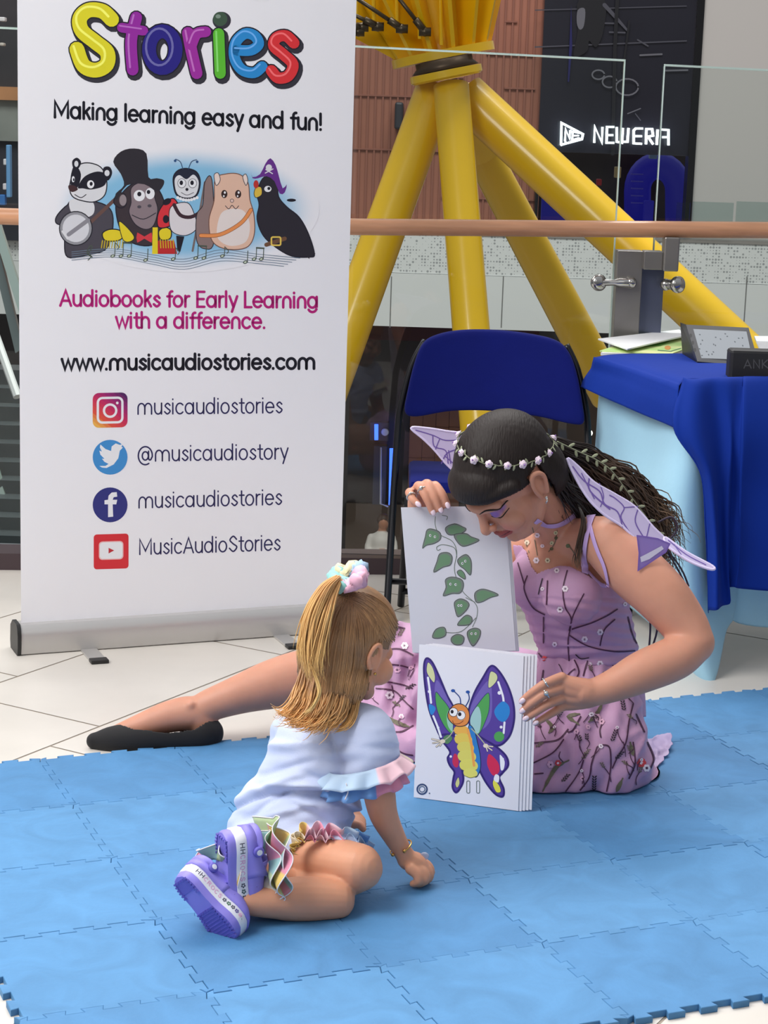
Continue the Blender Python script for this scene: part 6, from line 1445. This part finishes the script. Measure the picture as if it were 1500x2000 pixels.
def ruffle(name, path, outd, width, waves, amp, cols, mt, parent, closed=False, edge=.0014, seed=0, rows_=6, side=None, grow=1.0):
    """gathered strip: path of points, outd(i,t)-> direction of fall"""
    P = [Vector(q) for q in spl([tuple(p) for p in path], max(8, int(120 / len(path))), closed)]; n = len(P); V = []; cc = []; rnd = random.Random(seed)
    L_ = n - (0 if closed else 1); ph = rnd.random() * 6
    for i in range(n):
        t = i / L_; a = P[(i + 1) % n if closed else min(i + 1, n - 1)] - P[(i - 1) % n if closed else max(i - 1, 0)]; tg = a.normalized(); o = outd(i / L_).normalized(); s_ = (side or tg.cross(o)).normalized()
        w_ = width * (1 + .07 * sin(t * waves * 5 + ph))
        for j in range(rows_ + 1):
            q = j / rows_; wv = sin(2 * pi * waves * t + ph + .6 * sin(5 * t * pi)) * amp * q ** .8; wv2 = cos(2 * pi * waves * t * 1.0 + ph) * amp * .7 * q
            V.append(P[i] + o * (w_ * q * grow) + s_ * wv + tg * wv2 * .35)
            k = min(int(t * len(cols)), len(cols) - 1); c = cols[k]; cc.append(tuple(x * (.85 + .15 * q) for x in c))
    m_ = rows_ + 1; Fc = [(i * m_ + j, ((i + 1) % n) * m_ + j, ((i + 1) % n) * m_ + j + 1, i * m_ + j + 1) for i in range(n if closed else n - 1) for j in range(rows_)]
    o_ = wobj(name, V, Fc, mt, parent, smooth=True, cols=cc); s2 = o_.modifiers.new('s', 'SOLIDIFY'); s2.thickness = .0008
    if edge:
        b = MB(); b.tube([V[i * m_ + rows_] for i in range(n)], edge, 6, closed=closed); b.build('hem', m_hemw, o_, smooth=True)
    return o_
bl1, bl2, pk1, pk2, crm, yel, grn1, tea = [C(*c)[:3] for c in ((186, 210, 236), (112, 160, 220), (240, 200, 212), (232, 150, 176), (236, 222, 196), (240, 208, 120), (200, 220, 170), (164, 206, 206))]
rc0 = Q(712, 1490, 3.34); ra, rb = Vector((.062, -.012, .018)), Vector((.012, .056, .0))
ring1 = [rc0 + ra * cos(t) + rb * sin(t) for t in [2 * pi * k / 16 - pi for k in range(16)]]
ruffle('sleeve_ruffle', ring1, lambda t: (ra * cos(2 * pi * t - pi) + rb * sin(2 * pi * t - pi)) * 10 + Vector((0, 0, -.7)), .034, 11, .008, [bl1, bl1, bl1, bl1, pk1, pk1, pk1, crm, crm, pk1, bl1, bl1], m_ruf, gp, True, 0, 1)
ring2 = [p + Vector((0, 0, -.008)) - (p - rc0) * .06 for p in ring1]
ruffle('sleeve_ruffle', ring2, lambda t: (ra * cos(2 * pi * t - pi) + rb * sin(2 * pi * t - pi)) * 6 + Vector((0, 0, -1)), .044, 13, .006, [bl2, bl2, bl2, bl2, pk2, pk2, pk2, crm, crm, pk2, bl2, bl2], m_ruf, gp, True, 0, 2)
hemp = [Q(572, 1668, 3.26), Q(582, 1644, 3.27), Q(610, 1640, 3.275), Q(645, 1642, 3.28), Q(680, 1648, 3.30), Q(708, 1656, 3.335), Q(720, 1672, 3.39)]
ruffle('leg_ruffle', hemp, lambda t: Vector((.1, -.35, 1)), .034, 7, .009, [crm, yel, pk1, pk2, pk1, bl1, bl2, bl1], m_ruf, gp, False, 0, 3)
ruffle('leg_ruffle', [p + Vector((0, -.002, .001)) for p in hemp], lambda t: Vector((.15, -.7, .75)), .026, 8, .010, [yel, crm, pk1, pk1, pk2, bl1, bl1, bl2], m_ruf, gp, False, 0, 9)
ruffle('leg_ruffle', [p + Vector((0, -.004, .002)) for p in hemp], lambda t: Vector((.2, -.8, .35)), .017, 9, .007, [yel, yel, pk2, pk1, pk2, bl2, bl1, bl2], m_ruf, gp, False, 0, 4)
b = MB()
for p0, p1, p2 in (((676, 1530), (680, 1545), (674, 1562)), ((696, 1644), (702, 1656), (712, 1662))): b.tube([Vector(q) for q in spl([tuple(Q(*p0, 3.27)), tuple(Q(*p1, 3.27)), tuple(Q(*p2, 3.27))], 5)], .0012, 6)
b.build('loose_thread', m_hemw, gp, smooth=True)
# ankle frills
def frill(c, ax, r0, r1, waves, amp, cols, seed):
    ax = ax.normalized(); u = Vector((0, 0, 1)); u = (u - ax * u.dot(ax)).normalized(); v = ax.cross(u)
    ring_ = [c + (u * cos(t) + v * sin(t)) * r0 for t in [2 * pi * k / 12 for k in range(12)]]
    ruffle('sock_frill', ring_, lambda t: u * cos(2 * pi * t) + v * sin(2 * pi * t), r1 - r0, waves, amp, cols, m_org, gp, True, .001, seed, side=ax)
# hair ---------------------------------------------------------------------
b = MB(); R3 = GM.to_3x3()
b.ball(GM @ Vector((0, -.010, .030)), (.080, .094, .085), 30, 20, M=R3); b.ball(GM @ Vector((0, -.035, -.015)), (.068, .062, .085), 24, 16, M=R3)
limb(b, QL([(650, 1330, 3.38, .055), (640, 1370, 3.38, .045)]), up=glat, flat=1.3)
V, Fc = fuse(b, .003, 8, .6)
def gk(l):
    if l.y > .0: zl = .046 - .0 * l.y if l.y > .03 else .012
    elif l.y > -.03: zl = .012
    else: zl = -.2
    return l.z > zl or (l.y < -.012 and l.z > -.2)
V2, F2, _ = submesh(V, Fc, [gk(GMI @ v) for v in V])
m_bl = mat('blond_hair', C(150, 112, 78), rough=.5, var=.25, vscale=30, stretch=(4, 4, .5), spec=.35)
gh = wobj('hair', V2, F2, m_bl, gp, smooth=True); sm = gh.modifiers.new('s', 'SOLIDIFY'); sm.thickness = .006; sm.offset = -1
BVHG = BVHTree.FromPolygons([tuple(v) for v in V], Fc)
def bcf(l, d):
    def f(rnd, i):
        q = rnd.uniform(.78, 1.22); a = C(*d)[:3]; c = C(*l)[:3]; m_ = tuple((a[j] + c[j]) / 2 for j in range(3)); return [tuple(x * q for x in a)] * 2 + [tuple(x * q for x in m_)] * 2 + [tuple(x * q for x in c)] * 2
    return f
# combed surface strands drawn over the cap towards the scrunchie / nape
def gwrap(l, n, r, seed, cf, name, jit):
    rnd = random.Random(seed); b = MB()
    for i in range(n):
        base = l[rnd.randrange(len(l))]; jx, jy = rnd.uniform(-jit, jit), rnd.uniform(-jit * .6, jit * .6); P = []
        for (x, y) in spl(base, 6):
            h, nn, ii, dd = BVHG.ray_cast(C0, ray(x + jx, y + jy).normalized())
            if h is None: continue
            P.append(h + nn * (.0006 + .0022 * ((i * .618) % 1)))
        if len(P) > 4:
            c = cf(rnd, i); m_ = len(P); b.tube(P, [r * (.5 + .5 * sin(pi * k / (m_ - 1))) + .0002 for k in range(m_)], 5, cols=[c[min(int(j * len(c) / m_), len(c) - 1)] for j in range(m_)])
    return b.build(name, m_hst, gp, smooth=True, cols=True)
gwrap([[(672, 1168), (640, 1190), (612, 1230), (600, 1290), (596, 1340)], [(676, 1170), (655, 1210), (640, 1270), (632, 1340), (628, 1370)], [(682, 1172), (680, 1220), (672, 1290), (664, 1350)], [(690, 1172), (706, 1215), (708, 1280), (698, 1340), (690, 1370)],
       [(694, 1168), (722, 1190), (742, 1220), (756, 1245)], [(690, 1166), (716, 1176), (742, 1196), (762, 1226)], [(698, 1180), (724, 1210), (730, 1250), (716, 1300), (706, 1350)]], 520, .0013, 2, bcf((176, 134, 92), (136, 100, 70)), 'combed_hair', 16)
def Q3(l, Y): return [Q(x, y, Yk) for (x, y), Yk in zip(l, Y)]
lo = [Q3([(600, 1280), (592, 1330), (580, 1370), (560, 1395), (546, 1384)], [3.38, 3.355, 3.33, 3.32, 3.32]), Q3([(618, 1290), (610, 1340), (600, 1380), (578, 1408), (556, 1400)], [3.36, 3.34, 3.325, 3.31, 3.31]),
      Q3([(636, 1290), (628, 1350), (616, 1390), (598, 1416), (575, 1412)], [3.35, 3.335, 3.32, 3.305, 3.30]), Q3([(655, 1290), (650, 1350), (640, 1390), (620, 1418), (600, 1422)], [3.345, 3.33, 3.315, 3.305, 3.30]),
      Q3([(676, 1300), (672, 1350), (662, 1390), (640, 1415), (618, 1424)], [3.345, 3.33, 3.32, 3.31, 3.305]), Q3([(700, 1310), (698, 1350), (692, 1390), (676, 1418), (650, 1428)], [3.36, 3.345, 3.33, 3.315, 3.31])]
strands('loose_hair', lo[:5], 520, .013, .0015, m_hst, gp, 12, .003, colf=bcf((232, 178, 112), (172, 128, 88)), wl=7, k=7)
strands('loose_hair', lo[5:], 60, .006, .0014, m_hst, gp, 13, .002, colf=bcf((226, 174, 104), (160, 118, 80)), wl=5, k=7)
pony = [Q3([(662, 1128), (640, 1150), (618, 1195), (606, 1245), (604, 1290), (614, 1330)], [3.35, 3.33, 3.32, 3.315, 3.31, 3.305]), Q3([(664, 1132), (648, 1165), (634, 1210), (622, 1260), (616, 1300), (622, 1330)], [3.35, 3.33, 3.315, 3.31, 3.305, 3.30]), Q3([(660, 1126), (632, 1150), (606, 1200), (597, 1240), (596, 1270), (604, 1300)], [3.355, 3.34, 3.33, 3.325, 3.32, 3.315])]
strands('ponytail', pony, 300, .011, .0014, m_hst, gp, 14, .0015, colf=bcf((232, 190, 124), (208, 160, 104)), wl=5, k=7)
strands('ponytail_tip', [Q3([(604, 1290), (616, 1320), (624, 1350), (612, 1380), (590, 1400)], [3.305, 3.30, 3.295, 3.295, 3.295])], 26, .003, .0013, m_hst, gp, 15, .001, colf=bcf((234, 200, 134), (220, 176, 108)), wl=4)
# scrunchie
sc_ = empty('scrunchie', Q(683, 1128, 3.38)); sc_.parent = gp; sc_.matrix_basis = gp.matrix_basis.inverted() @ Matrix.Translation(Q(683, 1128, 3.38))
def scr(name, a0, a1, c, seed):
    ce = Q(682, 1128, 3.375); ax = Vector((-.25, -.35, .9)).normalized(); u = Vector((1, -.05, .3)).normalized(); u = (u - ax * u.dot(ax)).normalized(); v = ax.cross(u); b = MB(); P = []; R = []
    rnd = random.Random(seed); n = 22
    for k in range(n):
        t = radians(a0 + (a1 - a0) * k / (n - 1)); P.append(ce + (u * cos(t) + v * sin(t)) * (.024 + .003 * sin(k * 1.7 + seed)) + ax * .004 * sin(k * 1.3)); R.append((.0135 + .0035 * sin(k * 1.9 + seed)) * (.6 + .4 * min(1, 3 * sin(pi * (k + .6) / n))))
    b.tube(P, R, 14)
    for i, v_ in enumerate(b.V): v_ += Vector((noise.noise(v_ * 55), noise.noise(v_ * 55 + Vector((5, 1, 2))), noise.noise(v_ * 50 + Vector((1, 9, 2))))) * .006
    b.build(name, mat('scrunchie_' + name, c, rough=.7, sheen=.1), sc_, smooth=True)
scr('teal_fold', 130, 258, C(150, 210, 208), 1); scr('pink_fold', 250, 400, C(238, 182, 206), 2); scr('cream_fold', 60, 140, C(236, 226, 184), 3); scr('blue_fold', 30, 75, C(170, 200, 232), 4)
m_gold = mat('gold', C(214, 168, 96), rough=.25, metal=.9)
wc = Q(783, 1655, 3.349); wax = (Q(797, 1680, 3.352) - Q(768, 1630, 3.345)).normalized(); u = wax.cross(Vector((0, -1, .2))).normalized(); v = wax.cross(u)
b = MB(); cf_ = [wc + (u * cos(t) + v * sin(t)) * .0215 for t in [radians(-30 + 290 * k / 24) for k in range(25)]]
b.tube(cf_, .0016, 8); b.ball(cf_[0], .0036, 10, 8); b.ball(cf_[-1], .0036, 10, 8); b.build('bracelet', m_gold, gp, smooth=True)
b = MB(); b.ball(GM @ Vector((.078, .004, -.032)), .003, 10, 8); b.build('earring', m_gold, gp, smooth=True)
b = MB(); b.ball(Q(829, 1672, 3.36), (.0085, .006, .0075), 14, 10); o = b.build('bead', mat('clear_bead', C(196, 206, 232), rough=.1, alpha=.6, coat=.5), smooth=True); tag(o, 'small clear bead pinched in the hand the girl leans on', 'bead')
# clogs ---------------------------------------------------------------------
m_clog = mat('purple_foam', C(142, 132, 222), rough=.5); m_clogd = mat('purple_foam_dark', C(104, 96, 190), rough=.55); m_mid = mat('white_midsole', C(234, 234, 240), rough=.5)
def hw(y):   # half width along the shoe, heel -.075 .. toe .075
    return interp([(-.078, .0), (-.074, .014), (-.066, .022), (-.05, .026), (-.02, .0255), (.005, .0275), (.03, .034), (.048, .0345), (.062, .028), (.071, .016), (.076, .0)], y)
YS = [-.078 + .154 * (1 - cos(pi * k / 30)) / 2 for k in range(31)]
def ringo(k, z, top=0):
    return [(hw(y) * k + (.0 if k == 0 else .0), y * (1 + (k - 1) * .5), z) for y in YS] + [(-hw(y) * k, y * (1 + (k - 1) * .5), z) for y in reversed(YS[1:-1])]
def clog(M, side):
    root = empty('clog', M=gp.matrix_basis.inverted() @ M); root.parent = gp
    def loft(name, levels, mt, closed_bot=True, closed_top=True):
        b = MB(); V = []; n = len(ringo(1, 0))
        for k, z in levels: V += [Vector(p) for p in ringo(k, z)]
        Fc = [(i * n + j, i * n + (j + 1) % n, (i + 1) * n + (j + 1) % n, (i + 1) * n + j) for i in range(len(levels) - 1) for j in range(n)]
        b.add(V, Fc)
        for e, on in ((0, closed_bot), (len(levels) - 1, closed_top)):
            if on: tr = tessellate_polygon([V[e * n:(e + 1) * n]]); b.F += [tuple(e * n + q for q in t) for t in tr]; b.mi += [0] * len(tr)
        o = obj(name, b.V, b.F, mt, root); fixn(o, 45); return o
    so = loft('outsole', [(.93, 0), (.97, .002), (1.0, .006), (1.0, .014)], m_clog)
    loft('midsole', [(1.0, .014), (1.035, .0155), (1.04, .032), (1.0, .034)], m_mid)
    for (y0, y1) in ((-.068, -.034), (.0, .066)):      # raised tread blocks round the rim, ribs inside
        b = MB(); y = y0; b.box((-hw(y0 + .006) * .8, y0 + .003, -.0012), (hw(y0 + .006) * .8, y1 - .008, .001))
        while y < y1:
            w_ = hw(y)
            for s in (-1, 1): b.box((s * (w_ * .78) - .003, y, -.003), (s * (w_ * .78) + .003, y + .0035, .001))
            if y > 0: b.box((-w_ * .62, y, -.0018), (w_ * .62, y + .0016, .001))
            elif int(y * 1000) % 2 == 0:
                for q in range(-2, 3): b.box((q * .008 - .0022, y, -.0025), (q * .008 + .0022, y + .0035, .001))
            y += .0062
        obj('tread', b.V, b.F, m_clogd, root)
    # upper: toe box dome with open heel
    V = []; Fc = []; nx = 16; ny = 26
    for i in range(ny + 1):
        y = -.022 + (.0755 + .022) * sin(pi / 2 * i / ny) ; w_ = hw(y) * 1.0; h = .034 * (1 - (max(0, (y - .01)) / .066) ** 2.2) if y > .01 else .034 + .010 * (.01 - y) / .032
        for j in range(nx + 1):
            a = pi * j / nx; cx2 = cos(a); V.append(Vector((w_ * (abs(cx2) ** .8) * (1 if cx2 > 0 else -1), y, .033 + h * sin(a) ** .75)))
    for i in range(ny):
        for j in range(nx): q = i * (nx + 1) + j; Fc.append((q, q + 1, q + nx + 2, q + nx + 1))
    up = obj('upper', V, Fc, m_clog, root, smooth=True); s_ = up.modifiers.new('s', 'SOLIDIFY'); s_.thickness = .003; s_.offset = -1
    # heel wall
    V = []; Fc = []; yy = [y for y in YS if y < -.0]; lst = [(hw(y), y) for y in reversed(yy)] + [(-hw(y), y) for y in yy[1:]]; n = len(lst)
    for j, (x, y) in enumerate(lst):
        t = j / (n - 1); h = .016 + .020 * abs(2 * t - 1) ** 3
        V += [Vector((x, y, .033)), Vector((x * .97, y * .99, .033 + h))]
    for j in range(n - 1): Fc.append((2 * j, 2 * j + 2, 2 * j + 3, 2 * j + 1))
    hwl = obj('heel_wall', V, Fc, m_clog, root, smooth=True); s_ = hwl.modifiers.new('s', 'SOLIDIFY'); s_.thickness = .003
    b = MB(); b.tube([Vector(q) for q in spl([(.028, -.046, .052), (.026, -.06, .054), (.016, -.073, .055), (0, -.078, .055), (-.016, -.073, .055), (-.026, -.06, .054), (-.028, -.046, .052)], 6)], .006, 10, flat=.35, up=Vector((0, 0, 1)) * 0 + Vector((1, 0, 0)) * 0 + Vector((0, 1, .01)))
    st = obj('strap', b.V, b.F, m_clog, root, smooth=True)
    for s in (-1, 1):
        b = MB(); b.lathe([(0, .004), (.007, .004), (.009, .002), (.009, -.002), (0, -.002)], (s * .031, -.046, .050), (s, 0, 0), 18); r_ = obj('rivet', b.V, b.F, m_clogd, root, smooth=True)
        b = MB(); b.lathe([(0, .0048), (.0048, .0045), (.005, .003)], (s * .031, -.046, .050), (s, 0, 0), 16); obj('rivet_badge', b.V, b.F, m_mid, r_)
    for y, a in [(yy_, radians(aa)) for yy_, aa in ((-.004, 48), (.004, 44), (.012, 44), (.014, 18), (.024, 60), (.034, 75), (-.004, 132), (.004, 136), (.012, 136), (.03, 110))]:
        pass; w_ = hw(y); h = .034 * (1 - (max(0, (y - .01)) / .066) ** 2.2); cx2 = cos(a)
        p = Vector((w_ * (abs(cx2) ** .8) * (1 if cx2 > 0 else -1), y, .033 + h * sin(a) ** .75)); b = MB(); b.ball(p, .0031, 8, 6); obj('vent_hole', b.V, b.F, mat('hole_dark', C(44, 40, 90)), root, smooth=True)
    return root
def shoeM(center, ys, zs):
    ys = Vector(ys).normalized(); zs = Vector(zs); zs = (zs - ys * zs.dot(ys)).normalized(); xs = ys.cross(zs); M = Matrix((xs, ys, zs)).transposed().to_4x4(); M.translation = Vector(center); return M
MA = shoeM(Q(433, 1712, 3.15), (.0, .05, -1), (.87, .48, .05)) @ Matrix.Scale(1.08, 4)
MB_ = shoeM(Q(400, 1778, 3.10), (.60, -.12, -.66), (.48, .82, .30)) @ Matrix.Scale(.98, 4)
fc = [grn1, pk2, pk2, yel, grn1, tea, tea, pk2, tea, grn1, crm, grn1]
frill(MA @ Vector((0, -.012, .078)), MA.to_3x3() @ Vector((0, .1, 1)), .026, .080, 6, .013, fc, 1)
frill(MA @ Vector((0, -.01, .088)), MA.to_3x3() @ Vector((0, .1, 1)), .026, .070, 5, .012, fc[3:] + fc[:3], 6)
frill(MA @ Vector((0, -.008, .070)), MA.to_3x3() @ Vector((0, .1, 1)), .028, .060, 6, .010, fc[6:] + fc[:6], 8)
frill(MB_ @ Vector((0, -.03, .076)), MB_.to_3x3() @ Vector((0, .1, 1)), .024, .052, 6, .011, [grn1, yel, tea, pk2, pk2, tea], 4)
clogA = clog(MA, 1); clogB = clog(MB_, 1)
clogA['label'] = 'upper clog held on its toe'; clogB['label'] = 'lower clog showing its tread'
bpy.context.view_layer.update()
kd, kp2 = C(80, 80, 96)[:3], C(226, 168, 206)[:3]
GL2 = {'H': [[(0, 0), (0, 1)], [(1, 0), (1, 1)], [(0, .5), (1, .5)]], 'O': [arcp(.5, .5, .5, .5, 0, 350, 12)], 'C': [arcp(.5, .5, .5, .5, 45, 315, 10)], 'R': [[(0, 0), (0, 1), (.8, 1), (.9, .6), (0, .5)], [(.4, .5), (1, 0)]], 'S': [spl([(.95, .8), (.5, 1), (.05, .75), (.5, .5), (.95, .25), (.5, 0), (.05, .2)], 3)]}
kd, kp2 = C(80, 80, 96)[:3], C(226, 168, 206)[:3]
def bandmarks(root, c2):
    mo = [c for c in root.children if c.name.startswith('midsole')][0]
    a = Art((0, 0, 0), (0, 0, 1), ofs=.0003, surf=lambda u, v: (Vector((hw(u / 1000) * 1.041, u / 1000, v / 1000)), Vector((1, 0, 0)))); a.step = 1e-6
    u = -62.0
    for ch, c in (('H', kd), ('H', kd), ('C', kp2), ('R', kp2), ('O', kp2), ('C', kp2), ('S', kp2), ('*', kd), ('*', c2), ('*', kd), ('*', C(90, 70, 150)[:3]), ('*', kp2), ('*', C(60, 110, 80)[:3]), ('*', kd)):
        s = 7.5 if ch != '*' else 6.5
        if ch == '*':
            for k in range(5): a.ell(u + 4 + cos(k * 1.257) * 2.6, 24.5 + sin(k * 1.257) * 2.6, 1.5, 1.5, c, seg=8)
        else:
            for st in GL2[ch]: a.stroke([(u + p[0] * s * .8, 20.5 + p[1] * s) for p in st], 1.4, c)
        u += 9.4
    a.mb.build('band_print', m_emb, mo, cols=True, world=False)
bandmarks(clogA, C(70, 100, 100)[:3]); bandmarks(clogB, C(60, 110, 80)[:3])
